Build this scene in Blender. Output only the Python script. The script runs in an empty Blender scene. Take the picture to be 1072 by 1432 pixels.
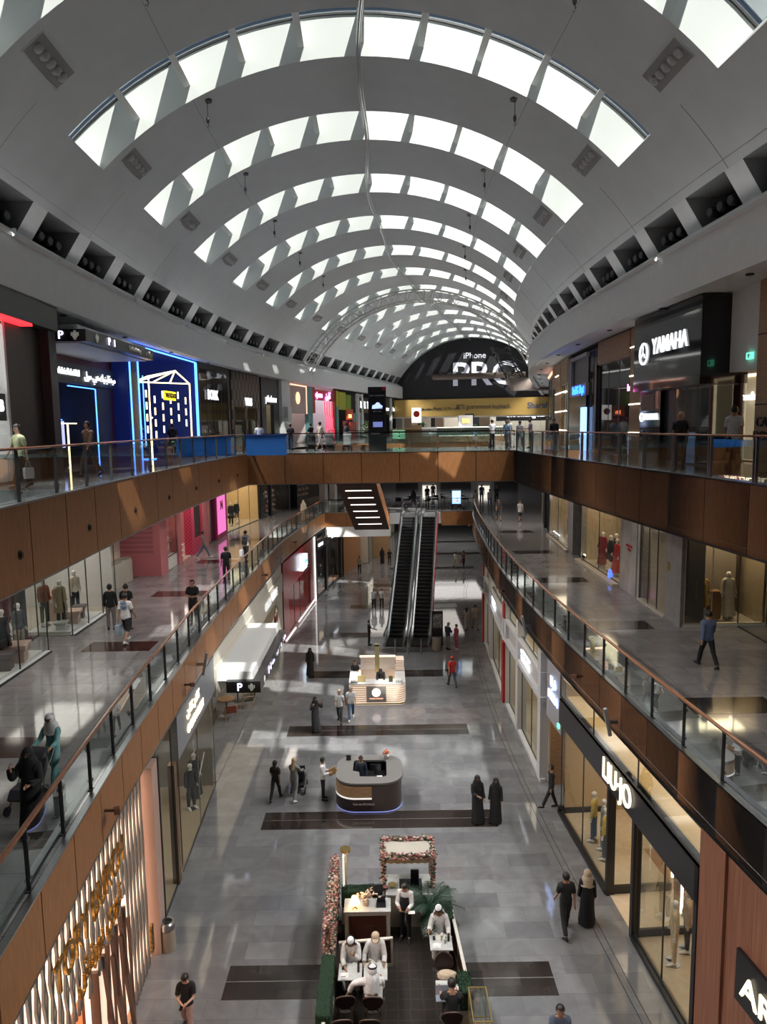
import bpy, bmesh, math, random
from mathutils import Vector, Matrix, Euler
PI = math.pi
rnd = random.Random(7)
sc = bpy.context.scene
COL = sc.collection
Z1, Z2, CZ = 6.7, 12.65, 14.1          # upper floors and eye height in metres

# ------------------------------------------------------------------ materials
MATS = {}
def mat(name, col=(.5, .5, .5), rough=.5, metal=0., emit=0., ecol=None, noise=0., nscale=6., spec=.5, bump=0., stretch=None, trans=0., coat=0.):
    if name in MATS: return MATS[name]
    m = bpy.data.materials.new(name); m.use_nodes = True
    nt = m.node_tree; b = nt.nodes['Principled BSDF']
    b.inputs['Base Color'].default_value = (*col, 1); b.inputs['Roughness'].default_value = rough
    b.inputs['Metallic'].default_value = metal; b.inputs['Specular IOR Level'].default_value = spec
    b.inputs['Coat Weight'].default_value = coat
    if emit:
        b.inputs['Emission Color'].default_value = (*(ecol or col), 1); b.inputs['Emission Strength'].default_value = emit
    if trans: b.inputs['Transmission Weight'].default_value = trans
    if noise or bump:
        tc = nt.nodes.new('ShaderNodeTexCoord'); mp = nt.nodes.new('ShaderNodeMapping'); nz = nt.nodes.new('ShaderNodeTexNoise')
        mp.inputs['Scale'].default_value = stretch or (1, 1, 1)
        nz.inputs['Scale'].default_value = nscale; nz.inputs['Detail'].default_value = 3
        nt.links.new(tc.outputs['Object'], mp.inputs['Vector']); nt.links.new(mp.outputs[0], nz.inputs['Vector'])
        if noise:
            cr = nt.nodes.new('ShaderNodeValToRGB')
            cr.color_ramp.elements[0].position = .3; cr.color_ramp.elements[1].position = .7
            cr.color_ramp.elements[0].color = (*[max(0, c * (1 - noise)) for c in col], 1)
            cr.color_ramp.elements[1].color = (*[min(1, c * (1 + noise)) for c in col], 1)
            nt.links.new(nz.outputs['Fac'], cr.inputs[0]); nt.links.new(cr.outputs[0], b.inputs['Base Color'])
        if bump:
            bp = nt.nodes.new('ShaderNodeBump'); bp.inputs['Strength'].default_value = bump; bp.inputs['Distance'].default_value = .02
            nt.links.new(nz.outputs['Fac'], bp.inputs['Height']); nt.links.new(bp.outputs[0], b.inputs['Normal'])
    MATS[name] = m
    return m
def glow(name, col, s): return mat(name, col, .5, emit=s, ecol=col)
def glassmat(name, tint=(.85, .9, .9), refl=.12, rough=.0):
    if name in MATS: return MATS[name]
    m = bpy.data.materials.new(name); m.use_nodes = True; nt = m.node_tree; nt.nodes.clear()
    o = nt.nodes.new('ShaderNodeOutputMaterial'); t = nt.nodes.new('ShaderNodeBsdfTransparent'); g = nt.nodes.new('ShaderNodeBsdfGlossy')
    fr = nt.nodes.new('ShaderNodeLayerWeight'); fr.inputs[0].default_value = .35
    ma = nt.nodes.new('ShaderNodeMath'); ma.operation = 'MULTIPLY_ADD'; ma.inputs[1].default_value = .45; ma.inputs[2].default_value = refl
    nt.links.new(fr.outputs['Fresnel'], ma.inputs[0])
    t.inputs[0].default_value = (*tint, 1); g.inputs['Roughness'].default_value = rough; g.inputs[0].default_value = (.9, .95, .95, 1)
    mx = nt.nodes.new('ShaderNodeMixShader'); nt.links.new(ma.outputs[0], mx.inputs[0]); nt.links.new(t.outputs[0], mx.inputs[1]); nt.links.new(g.outputs[0], mx.inputs[2])
    nt.links.new(mx.outputs[0], o.inputs[0]); MATS[name] = m
    return m
def tilemat(name, c1, c2, mortar, sx, sy, rough=.1, msize=.006, vein=.25, rot=0):
    if name in MATS: return MATS[name]
    m = bpy.data.materials.new(name); m.use_nodes = True; nt = m.node_tree; b = nt.nodes['Principled BSDF']
    tc = nt.nodes.new('ShaderNodeTexCoord'); mp = nt.nodes.new('ShaderNodeMapping'); mp.inputs['Rotation'].default_value = (0, 0, rot)
    br = nt.nodes.new('ShaderNodeTexBrick'); br.offset = .5; br.inputs['Scale'].default_value = 1
    br.inputs['Brick Width'].default_value = sx; br.inputs['Row Height'].default_value = sy; br.inputs['Mortar Size'].default_value = msize
    br.inputs['Color1'].default_value = (*c1, 1); br.inputs['Color2'].default_value = (*c2, 1); br.inputs['Mortar'].default_value = (*mortar, 1)
    nz = nt.nodes.new('ShaderNodeTexNoise'); nz.inputs['Scale'].default_value = 1.3; nz.inputs['Detail'].default_value = 6; nz.inputs['Distortion'].default_value = 1.2
    mx = nt.nodes.new('ShaderNodeMix'); mx.data_type = 'RGBA'; mx.blend_type = 'MULTIPLY'; mx.inputs[0].default_value = 1
    cr = nt.nodes.new('ShaderNodeValToRGB'); cr.color_ramp.elements[0].position = .3; cr.color_ramp.elements[1].position = .7
    cr.color_ramp.elements[0].color = (1 - vein, 1 - vein, 1 - vein, 1); cr.color_ramp.elements[1].color = (1, 1, 1, 1)
    nt.links.new(tc.outputs['Object'], mp.inputs[0]); nt.links.new(mp.outputs[0], br.inputs[0]); nt.links.new(tc.outputs['Object'], nz.inputs[0])
    nt.links.new(nz.outputs['Fac'], cr.inputs[0]); nt.links.new(br.outputs['Color'], mx.inputs[6]); nt.links.new(cr.outputs[0], mx.inputs[7])
    nt.links.new(mx.outputs[2], b.inputs['Base Color']); b.inputs['Roughness'].default_value = rough; b.inputs['Specular IOR Level'].default_value = .75
    n2 = nt.nodes.new('ShaderNodeTexNoise'); n2.inputs['Scale'].default_value = .9; bp = nt.nodes.new('ShaderNodeBump'); bp.inputs['Strength'].default_value = .035; bp.inputs['Distance'].default_value = .05
    nt.links.new(tc.outputs['Object'], n2.inputs[0]); nt.links.new(n2.outputs['Fac'], bp.inputs['Height']); nt.links.new(bp.outputs[0], b.inputs['Normal'])
    MATS[name] = m
    return m
def checkmat(name, c1, c2, scale):
    if name in MATS: return MATS[name]
    m = bpy.data.materials.new(name); m.use_nodes = True; nt = m.node_tree; b = nt.nodes['Principled BSDF']
    tc = nt.nodes.new('ShaderNodeTexCoord'); mp = nt.nodes.new('ShaderNodeMapping'); mp.inputs['Scale'].default_value = scale; mp.inputs['Location'].default_value = (.01, .01, .01)
    ck = nt.nodes.new('ShaderNodeTexChecker'); ck.inputs['Scale'].default_value = 1
    ck.inputs[1].default_value = (*c1, 1); ck.inputs[2].default_value = (*c2, 1)
    nt.links.new(tc.outputs['Object'], mp.inputs[0]); nt.links.new(mp.outputs[0], ck.inputs[0]); nt.links.new(ck.outputs[0], b.inputs['Base Color'])
    b.inputs['Roughness'].default_value = .6; MATS[name] = m
    return m

WHITE = mat('white_plaster', (.68, .70, .71), .75, noise=.03, nscale=3)
VAULT = mat('vault_plaster', (.585, .62, .63), .8, noise=.03, nscale=1.2)
WOOD = mat('walnut_veneer', (.27, .118, .044), .42, noise=.28, nscale=5, stretch=(9, 9, .5))
WOODR = mat('rail_wood', (.19, .075, .035), .25, noise=.2, nscale=8, stretch=(3, 3, 3))
OAK = mat('oak_panel', (.33, .20, .105), .5, noise=.2, nscale=3, stretch=(1, 1, 9))
STEEL = mat('brushed_steel', (.42, .42, .43), .28, 1, noise=.1, nscale=20)
DSTEEL = mat('dark_steel', (.09, .09, .095), .35, .7)
BLACK = mat('black_satin', (.012, .012, .014), .35)
BLACKG = mat('black_gloss', (.006, .006, .008), .06, coat=.3)
DGREY = mat('dark_grey_panel', (.045, .047, .05), .45)
GREY = mat('grey_panel', (.18, .185, .19), .5)
GAP = mat('shadow_gap', (.008, .007, .007), .9)
GLASS = glassmat('railing_glass', (.70, .78, .77), .10)
SGLASS = glassmat('shop_glass', (.90, .93, .92), .045)
RGLASS = glassmat('roof_glass', (.93, .96, .98), .03)
BRASS = mat('brass', (.75, .52, .2), .22, 1)
GOLD = mat('gold_letter', (.55, .33, .08), .25, 1)
WGLOW = glow('white_letter_glow', (.92, .95, 1), 1.0)
WARMGLOW = glow('warm_letter_glow', (1, .86, .62), .95)
STRIP = glow('light_strip', (1, .93, .8), 3.5)
LAMPG = glow('lamp_lens', (1, .85, .6), 12)

# ------------------------------------------------------------------ mesh builder
class MB:
    def __init__(s): s.v = []; s.f = []; s.m = []; s.mi = 0; s.X = None
    def add(s, vs, fs):
        n = len(s.v)
        s.v += [tuple(s.X @ Vector(p)) for p in vs] if s.X else [tuple(p) for p in vs]
        s.f += [tuple(n + i for i in f) for f in fs]; s.m += [s.mi] * len(fs)
        return s
    def box(s, a, b):
        x0, x1 = sorted((a[0], b[0])); y0, y1 = sorted((a[1], b[1])); z0, z1 = sorted((a[2], b[2]))
        return s.add([(x0, y0, z0), (x1, y0, z0), (x1, y1, z0), (x0, y1, z0), (x0, y0, z1), (x1, y0, z1), (x1, y1, z1), (x0, y1, z1)],
                     [(0, 3, 2, 1), (4, 5, 6, 7), (0, 1, 5, 4), (1, 2, 6, 5), (2, 3, 7, 6), (3, 0, 4, 7)])
    def cbox(s, c, d): return s.box((c[0] - d[0] / 2, c[1] - d[1] / 2, c[2] - d[2] / 2), (c[0] + d[0] / 2, c[1] + d[1] / 2, c[2] + d[2] / 2))
    def rings(s, rs, cap=True, close=True):
        n = len(rs[0]); vs = [p for r in rs for p in r]; fs = []
        for i in range(len(rs) - 1):
            for j in range(n if close else n - 1):
                k = (j + 1) % n; fs.append((i * n + j, i * n + k, (i + 1) * n + k, (i + 1) * n + j))
        if cap and close: fs.append(tuple(range(n))[::-1]); fs.append(tuple((len(rs) - 1) * n + j for j in range(n)))
        return s.add(vs, fs)
    def lathe(s, prof, seg=16, c=(0, 0, 0), cap=True, sx=1, sy=1):
        return s.rings([[(c[0] + sx * r * math.cos(2 * PI * j / seg), c[1] + sy * r * math.sin(2 * PI * j / seg), c[2] + z) for j in range(seg)] for r, z in prof], cap)
    def tube(s, pts, r, seg=6, cap=True):
        pts = [Vector(p) for p in pts]; rs = []
        up = None
        for i, p in enumerate(pts):
            t = (pts[min(i + 1, len(pts) - 1)] - pts[max(i - 1, 0)]).normalized()
            a = t.cross(Vector((0, 0, 1)) if abs(t.z) < .95 else Vector((1, 0, 0))).normalized(); b = a.cross(t)
            rr = r[i] if isinstance(r, (list, tuple)) else r
            off = PI / 4 if seg == 4 else 0
            rs.append([p + (a * math.cos(off + 2 * PI * j / seg) + b * math.sin(off + 2 * PI * j / seg)) * rr for j in range(seg)])
        return s.rings(rs, cap)
    def bar(s, a, b, w): return s.tube([a, b], w * .7071, 4)
    def ell(s, c, r, seg=12, rg=8):
        return s.lathe([(max(1e-3, math.sin(PI * i / rg)), -math.cos(PI * i / rg)) for i in range(rg + 1)], seg) if False else s.rings(
            [[(c[0] + r[0] * max(1e-3, math.sin(PI * i / rg)) * math.cos(2 * PI * j / seg), c[1] + r[1] * max(1e-3, math.sin(PI * i / rg)) * math.sin(2 * PI * j / seg), c[2] - r[2] * math.cos(PI * i / rg)) for j in range(seg)] for i in range(rg + 1)])
    def prism(s, poly, z0, z1):
        n = len(poly)
        return s.add([(x, y, z0) for x, y in poly] + [(x, y, z1) for x, y in poly], [tuple(range(n))[::-1], tuple(range(n, 2 * n))] + [(i, (i + 1) % n, n + (i + 1) % n, n + i) for i in range(n)])
    def strip(s, A, B):       # quads between two equally long point lists
        n = len(A); return s.add(list(A) + list(B), [(i, i + 1, n + i + 1, n + i) for i in range(n - 1)])
    def build(s, name, mats, parent=None, loc=None, rz=0, smooth=False, bevel=0):
        me = bpy.data.meshes.new(name); me.from_pydata(s.v, [], s.f)
        mats = mats if isinstance(mats, (list, tuple)) else [mats]
        for m in mats: me.materials.append(m)
        if len(mats) > 1: me.polygons.foreach_set('material_index', s.m)
        bm = bmesh.new(); bm.from_mesh(me); bmesh.ops.recalc_face_normals(bm, faces=bm.faces); bm.to_mesh(me); bm.free()
        if smooth: me.polygons.foreach_set('use_smooth', [True] * len(me.polygons)); me.set_sharp_from_angle(angle=math.radians(40))
        o = bpy.data.objects.new(name, me); COL.objects.link(o)
        if parent: o.parent = parent
        if loc: o.location = loc
        if rz: o.rotation_euler.z = rz
        if bevel: md = o.modifiers.new('bevel', 'BEVEL'); md.width = bevel; md.segments = 2; md.limit_method = 'ANGLE'
        return o
def tag(o, label, cat, group=None, kind=None):
    o['label'] = label; o['category'] = cat
    if group: o['group'] = group
    if kind: o['kind'] = kind
    return o
def thing(name, label, cat, loc=(0, 0, 0), rz=0, group=None):
    o = bpy.data.objects.new(name, None); COL.objects.link(o); o.location = loc; o.rotation_euler = (0, 0, rz)
    return tag(o, label, cat, group)
def struct(o): o['kind'] = 'structure'; return o
def kids(o): return [c for c in bpy.data.objects if c.parent == o]
def dup(o, loc=None, rz=None, label=None, parent=None):
    c = o.copy(); COL.objects.link(c)
    if parent: c.parent = parent
    if loc is not None: c.location = loc
    if rz is not None: c.rotation_euler = (0, 0, rz)
    if label: c['label'] = label
    for k in kids(o): dup(k, parent=c)
    return c
def one(name, mb, m, label, cat, loc=None, rz=0, group=None, **k):
    return tag(mb.build(name, m, None, loc, rz, **k), label, cat, group)

# ------------------------------------------------------------------ writing
FORMS = {'ا': ('\uFE8D', 2), 'ب': ('\uFE8F', 4), 'ت': ('\uFE95', 4), 'د': ('\uFEA9', 2), 'ر': ('\uFEAD', 2), 'ش': ('\uFEB5', 4), 'ف': ('\uFED1', 4), 'ق': ('\uFED5', 4),
         'ك': ('\uFED9', 4), 'ل': ('\uFEDD', 4), 'م': ('\uFEE1', 4), 'ن': ('\uFEE5', 4), 'و': ('\uFEED', 2), 'ي': ('\uFEF1', 4), 'ع': ('\uFEC9', 4), 'ه': ('\uFEE9', 4), 'ي_': ('\uFEF1', 4)}
def arabic(word):
    out = []
    for i, ch in enumerate(word):
        if ch not in FORMS: out.append(ch); continue
        base, n = FORMS[ch]
        prev = i > 0 and word[i - 1] in FORMS and FORMS[word[i - 1]][1] == 4
        nxt = n == 4 and i + 1 < len(word) and word[i + 1] in FORMS
        out.append(chr(ord(base) + (3 if prev and nxt else 2 if nxt else 1 if prev else 0)))
    return ''.join(reversed(out))
def text(body, size, m, parent=None, loc=(0, 0, 0), rot=(PI / 2, 0, 0), depth=.03, align='CENTER', name='lettering', sx=1., bold=0.):
    cu = bpy.data.curves.new(name, 'FONT'); cu.body = body; cu.size = size; cu.extrude = depth / 2; cu.align_x = align; cu.align_y = 'CENTER'; cu.offset = bold; cu.resolution_u = 3
    t = bpy.data.objects.new('t', cu); COL.objects.link(t); bpy.context.view_layer.update()
    me = bpy.data.meshes.new_from_object(t.evaluated_get(bpy.context.evaluated_depsgraph_get()))
    bpy.data.objects.remove(t); me.materials.clear(); me.materials.append(m)
    o = bpy.data.objects.new(name, me); COL.objects.link(o)
    o.parent = parent; o.location = loc; o.rotation_euler = rot; o.scale = (sx, 1, 1)
    return o

# ------------------------------------------------------------------ plan curves
def cx(y):
    if y < 32: return -.6 + (32 - y) ** 2 / 600
    if y < 67: return -.6 + (y - 32) ** 2 / 280
    return -.6 + 35 ** 2 / 280 + .25 * (y - 67)
def dcx(y): return -(32 - y) / 300 if y < 32 else (y - 32) / 140 if y < 67 else .25
def P(y, u, z=0):
    d = dcx(y); n = math.hypot(1, d)
    return Vector((cx(y) + u / n, y - u * d / n, z))
def interp(tab):
    def g(y):
        if y <= tab[0][0]: return tab[0][1]
        for i in range(len(tab) - 1):
            if y <= tab[i + 1][0]:
                y0, a = tab[i]; y1, b = tab[i + 1]; am = tab[max(i - 1, 0)]; bp = tab[min(i + 2, len(tab) - 1)]
                h = y1 - y0; t = (y - y0) / h
                ma = (b - am[1]) / (y1 - am[0]) * h; mb = (bp[1] - a) / (bp[0] - y0) * h
                return (2 * t**3 - 3 * t**2 + 1) * a + (t**3 - 2 * t**2 + t) * ma + (-2 * t**3 + 3 * t**2) * b + (t**3 - t**2) * mb
        return tab[-1][1]
    return g
XL2 = interp([(-14, -6.4), (0, -6.7), (13, -7.2), (20, -7.55), (27, -7.75), (33, -7.7), (39.5, -7.5), (47.5, -7.0), (61.5, -4.6), (70, -3.)])
XR2 = interp([(-14, 10.2), (0, 9.5), (10, 8.85), (16, 8.45), (20, 8.12), (25, 7.8), (30, 7.55), (39.5, 7.25), (47.5, 7.6), (61.5, 9.2), (70, 11)])
XL1 = interp([(-14, -5.0), (0, -5.1), (9, -5.55), (12.4, -5.87), (16.5, -6.23), (20.4, -6.43), (25, -6.66), (29.3, -6.75), (35, -6.8), (41, -6.75), (47.5, -6.56), (55, -5.9), (61.5, -5.1), (80, -.8), (103, 5)])
XR1 = interp([(-14, 10), (0, 8.6), (5, 7.9), (9, 7.35), (12.3, 6.95), (15.4, 6.69), (19.75, 6.4), (24, 6.14), (30, 5.95), (36, 6.0), (41.5, 6.2), (47, 6.5), (53.1, 6.9), (61.5, 7.8), (80, 11.9), (103, 17.7)])
def ys(a, b, st): n = max(1, round((b - a) / st)); return [a + (b - a) * i / n for i in range(n + 1)]
def arcpts(X, y0, y1, step):                         # points evenly spaced along an edge curve
    fine = [Vector((X(y), y, 0)) for y in ys(y0, y1, .05)]
    L = [0]
    for i in range(1, len(fine)): L.append(L[-1] + (fine[i] - fine[i - 1]).length)
    n = max(1, round(L[-1] / step)); out = []; j = 0
    for k in range(n + 1):
        t = L[-1] * k / n
        while j < len(L) - 2 and L[j + 1] < t: j += 1
        w = (t - L[j]) / max(1e-9, L[j + 1] - L[j]); out.append(fine[j].lerp(fine[j + 1], min(1, w)))
    return out

# ------------------------------------------------------------------ camera
cam = bpy.data.cameras.new('camera'); camo = bpy.data.objects.new('camera', cam); COL.objects.link(camo)
cam.sensor_fit = 'VERTICAL'; cam.sensor_height = 36; cam.lens = 36 * 1000 / 1432; cam.clip_start = .05; cam.clip_end = 400
pt = math.radians(6.85); rl = math.radians(.83)
fw = Vector((0, math.cos(pt), -math.sin(pt))); rt = Vector((1, 0, 0)); up = rt.cross(fw)
r2 = rt * math.cos(rl) - up * math.sin(rl); u2 = up * math.cos(rl) + rt * math.sin(rl)
camo.matrix_world = Matrix(((r2.x, u2.x, -fw.x, 0), (r2.y, u2.y, -fw.y, 0), (r2.z, u2.z, -fw.z, CZ), (0, 0, 0, 1)))
sc.camera = camo
SKY_S, SUN_E, EXPO, FILL_UP, FILL_DOWN = .55, 6.3, .70, 12, 190
# ------------------------------------------------------------------ world, sun
w = bpy.data.worlds.new('sky'); sc.world = w; w.use_nodes = True; nt = w.node_tree; bg = nt.nodes['Background']
sk = nt.nodes.new('ShaderNodeTexSky'); sk.sky_type = 'HOSEK_WILKIE'; sk.turbidity = 2.6; sk.sun_direction = (.2, -.62, .75); sk.ground_albedo = .4
hs = nt.nodes.new('ShaderNodeHueSaturation'); hs.inputs['Saturation'].default_value = .85; nt.links.new(sk.outputs[0], hs.inputs['Color']); nt.links.new(hs.outputs[0], bg.inputs[0]); bg.inputs[1].default_value = SKY_S
sun = bpy.data.lights.new('sun', 'SUN'); sun.energy = SUN_E; sun.angle = .009; sun.color = (1, .95, .86)
suno = bpy.data.objects.new('sun', sun); COL.objects.link(suno); suno.location = (0, -20, 60)
suno.rotation_euler = Vector((-.35, .80, -1)).to_track_quat('-Z', 'Y').to_euler()
sc.view_settings.view_transform = 'Standard'; sc.view_settings.look = 'None'; sc.view_settings.gamma = 1; sc.view_settings.use_curve_mapping = False
sc.view_settings.exposure = EXPO
sc.cycles.max_bounces = 8; sc.cycles.diffuse_bounces = 5; sc.cycles.glossy_bounces = 4; sc.cycles.transparent_max_bounces = 16; sc.cycles.use_denoising = True
sc.cycles.sample_clamp_indirect = 6; sc.cycles.caustics_reflective = False; sc.cycles.caustics_refractive = False

# ------------------------------------------------------------------ vault
R0, CZV = 12.2, 13.9
def V(y, th, r=R0): return P(y, r * math.sin(th), CZV + r * math.cos(th))
TS = math.radians(44.5); TN = math.radians(54.6); TE = math.radians(59.5)
YA, YB = -14., 103.; PITCH, SW = 6.85, 2.75
slots = [22.2 + PITCH * k for k in range(-2, 12)]
vb = MB()
def patch(y0, y1, t0, t1, ny=2, nt=8, r=R0):
    for i in range(ny):
        a, b = y0 + (y1 - y0) * i / ny, y0 + (y1 - y0) * (i + 1) / ny
        ts = [t0 + (t1 - t0) * j / nt for j in range(nt + 1)]
        vb.strip([V(a, t, r) for t in ts], [V(b, t, r) for t in ts])
prev = YA
for s0 in slots + [None]:
    e = s0 if s0 is not None else YB
    patch(prev, e, -TS, TS, 3, 40)
    if s0 is not None: prev = s0 + SW
REC_Y = [s0 - 3.0 for s0 in slots]               # recessed downlights between the skylights
for sg in (-1, 1):
    # flanks below the skylights down to the niches
    a = YA
    for yy in ys(YA, YB, 3.)[1:]:
        patch(a, yy, sg * TS, sg * TN, 1, 6); a = yy
struct(vb.build('ceiling', VAULT)); vb = MB()
for s0 in slots:                                  # light shafts
    D = 1.35; RO = R0 + D; TT = [-TS + 2 * TS * j / 40 for j in range(41)]
    for yy in (s0, s0 + SW): vb.strip([V(yy, t) for t in TT], [V(yy, t, RO) for t in TT])
    for t in (-TS, TS): vb.strip([V(s0, t), V(s0 + SW, t)], [V(s0, t, RO), V(s0 + SW, t, RO)])
    for k in range(1, 10):                        # ribs
        t = -TS + 2 * TS * k / 10; dt = .10 / R0
        c = [(t - dt, R0 + .42), (t + dt, R0 + .42), (t + dt, RO), (t - dt, RO)]
        vs = [V(yy, a_, r_) for yy in (s0, s0 + SW) for a_, r_ in c]
        vb.add(vs, [(0, 1, 5, 4), (1, 2, 6, 5), (2, 3, 7, 6), (3, 0, 4, 7)])
struct(vb.build('trim_13', mat('shaft_daylit', (.78, .82, .81), .8)))  # shafts split from the vault plaster, made paler with daylight tint in the colour
for i, s0 in enumerate(slots):                    # glazing on top of each shaft
    g = MB(); TT = [-TS + 2 * TS * j / 30 for j in range(31)]
    g.strip([V(s0 - .1, t, R0 + 1.36) for t in TT], [V(s0 + SW + .1, t, R0 + 1.36) for t in TT])
    wo = struct(g.build('window_%d' % (i + 1), RGLASS))
    fr = MB()
    for yy in (s0 + .03, s0 + SW - .03): fr.tube([V(yy, t, R0 + 1.3) for t in TT], .045, 4)
    fr.build('window_frame', DSTEEL, wo)
# seams in the vault skin
sm = MB()
for t in (-.93, -.47, .47, .93):
    for i in range(len(slots) - 1):
        a, b = slots[i] + SW, slots[i + 1]
        if abs(t) > .8: a = slots[i]
        sm.tube([V(yy, t, R0 + .002) for yy in ys(a, b, 1.)], .009, 4)
for s0 in slots:
    for sg in (-1, 1): sm.tube([V(s0 + 4.8, sg * (TS + (TN - TS) * j / 6), R0 + .002) for j in range(7)], .009, 4)
struct(sm.build('trim_1', GREY))
# niche band: posts between openings, boxes behind, ledge and cornice
NP = PITCH / 2; nb = MB(); nbox = MB()
niches = []
y = YA
while y < YB - 1: niches.append(y); y += NP
off = (23.8 - YA) % NP
niches = [YA + off + NP * i - NP for i in range(int((YB - YA) / NP) + 1)]
niches = [n for n in niches if n > YA + .2 and n + 2.6 < YB]
for sg in (-1, 1):
    last = YA
    for n in niches + [YB]:
        vb2 = nb; b = min(n, YB)
        if b > last:
            vb2.strip([V(last, sg * TN), V(b, sg * TN)], [V(last, sg * TE), V(b, sg * TE)])
        last = n + 2.45
    for n in niches:
        a, b = n, n + 2.45
        A = [V(a, sg * TN), V(b, sg * TN), V(b, sg * TE), V(a, sg * TE)]
        def push(v, d=1.5): c = P((a + b) / 2, 0, 0); o = (v - Vector((cx(v.y), v.y, v.z))); return v + Vector((sg * d, 0, 0)) + Vector((0, 0, .0))
        B = [push(v) for v in A]; B[0].z = B[1].z = A[0].z + .05
        nbox.add(A + B, [(0, 1, 5, 4), (1, 2, 6, 5), (2, 3, 7, 6), (3, 0, 4, 7), (4, 5, 6, 7)])
    C = ys(YA, YB, 1.5)
    zt, zb = V(0, TE).z, 18.0; ue = R0 * math.sin(TE)
    nb.strip([P(q, sg * ue, zt) for q in C], [P(q, sg * 9.72, 19.6) for q in C])
    nb.strip([P(q, sg * 9.72, 19.6) for q in C], [P(q, sg * 9.72, zb) for q in C])
    nb.strip([P(q, sg * 9.72, zb) for q in C], [P(q, sg * 10.1, zb - .0) for q in C])
    nb.strip([P(q, sg * 10.1, zb) for q in C], [P(q, sg * 10.1, zb + .15) for q in C])
    nb.strip([P(q, sg * 10.1, zb + .15) for q in C], [P(q, sg * 18, zb + .15) for q in C])
struct(nb.build('trim_2', WHITE)); struct(nbox.build('trim_3', GREY))
# cove downlights in the soffit behind the cornice
for sg in (-1, 1):
    for i, q in enumerate(ys(8, 80, 6)):
        t_ = MB(); p = P(q, sg * 10.6, 18.13); t_.lathe([(.11, 0), (.11, -.03), (.08, -.04)], 14, p)
        one('soffit_downlight', t_, DGREY, 'small round downlight in the white soffit above the top floor shops', 'light', group='soffit downlights over the top floor')
# projectors in the niches
def projector():
    r = bpy.data.objects.new('projector', None); COL.objects.link(r)
    b = MB(); b.lathe([(.20, 0), (.23, .05), (.23, .12), (.18, .14), (.17, .55), (.12, .62)], 14); b.lathe([(.19, .0), (.15, .06)], 14, cap=False)
    o = b.build('lamp_head', BLACK, r, smooth=True); o.location = (0, 0, .28); o.rotation_euler = (0, -PI / 2 * 1.05, 0)
    b = MB(); b.box((-.03, -.26, 0), (.03, .26, .03)); b.box((-.03, -.26, .03), (.03, -.24, .30)); b.box((-.03, .24, .03), (.03, .26, .30)); b.build('yoke', BLACK, r)
    b = MB(); b.lathe([(.12, 0), (.12, .01)], 12); l = b.build('lens', mat('lens_dark', (.03, .03, .035), .08), r); l.location = (.02, 0, .27); l.rotation_euler = (0, -PI / 2 * 1.05, 0)
    return r
pj = None
for n in niches:
    for sg in (-1, 1):
        p0 = P(n, 0)
        if n < 10 or n > 98 or (sg > 0 and n > 62): continue
        for k in range(3):
            yy = n + .55 + .62 * k; q = P(yy, sg * 10.95, 20.1)
            if pj is None: pj = projector(); o = pj
            else: o = dup(pj)
            o.location = q; o.rotation_euler = (0, 0, PI if sg < 0 else 0); o.rotation_euler.z = (0 if sg > 0 else PI) + .25 * sg
            tag(o, 'black stage projector standing in a niche under the %s side of the vault' % ('left' if sg < 0 else 'right'), 'spotlight', 'black projectors in the %s niches' % ('left' if sg < 0 else 'right'))
# recessed downlight troughs with lamps
def trough(y, th, tg):
    r = thing('recessed_light_trough', tg, 'light', group='recessed light troughs in the vault')
    c = V(y, th); n = (V(y, th, R0 - 1) - c).normalized(); t = (V(y, th + .01) - c).normalized() ; f = n.cross(t)
    X = Matrix((t, f, n)).transposed().to_4x4(); X.translation = c
    b = MB(); L, W = 1.0, .36
    b.box((-W, -L, .0), (-W + .03, L, .02)); b.box((W - .03, -L, 0), (W, L, .02)); b.box((-W, -L, 0), (W, -L + .03, .02)); b.box((-W, L - .03, 0), (W, L, .02))
    o = b.build('frame', VAULT, r); o.matrix_local = X
    b = MB(); b.box((-W + .03, -L + .03, .002), (W - .03, L - .03, .008)); o = b.build('back_panel', mat('trough_grey', (.30, .30, .30), .8), r); o.matrix_local = X
    for k in range(5):
        b = MB(); b.ell((0, 0, 0), (.14, .13, .1), 10, 6); o = b.build('lamp', mat('trough_lamp', (.42, .42, .42), .3), r, smooth=True); o.matrix_local = X @ Matrix.Translation((0, -.72 + .36 * k, .05))
    return r
for i, ry in enumerate(REC_Y):
    if 8 < ry < 96:
        for sg in (-1, 1):
            trough(ry + .2, sg * math.radians(40), 'sunken lamp trough on the %s flank of the vault, %s of its row' % ('left' if sg < 0 else 'right', ['', 'nearest', 'first', 'second', 'third', 'fourth', 'fifth', 'sixth', 'seventh', 'eighth', 'ninth', 'tenth', 'eleventh', 'last'][i]))
# hanging hooks
for i, ry in enumerate(REC_Y):
    if 12 < ry < 60:
        for sg in (-1, 1):
            th = sg * math.radians(25); c = V(ry - .6, th)
            r = thing('hoist_hook', 'small hoist hook hanging from the %s half of the vault%s' % ('left' if sg < 0 else 'right', ' nearest the camera' if ry < 22 else ' further back'), 'hook', (c.x, c.y, c.z), group='hoist hooks under the vault')
            MB().lathe([(.16, .03), (.16, -.03)], 14).build('ceiling_disc', BLACK, r)
            MB().tube([(0, 0, 0), (0, 0, -.55)], .012, 5).build('wire', BLACK, r)
            b = MB(); b.ell((0, 0, -.6), (.06, .06, .12), 8, 6); b.tube([(0, 0, -.7), (.03, 0, -.78), (0, 0, -.85), (-.04, 0, -.8)], .014, 5); b.build('hook', BLACK, r)
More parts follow.
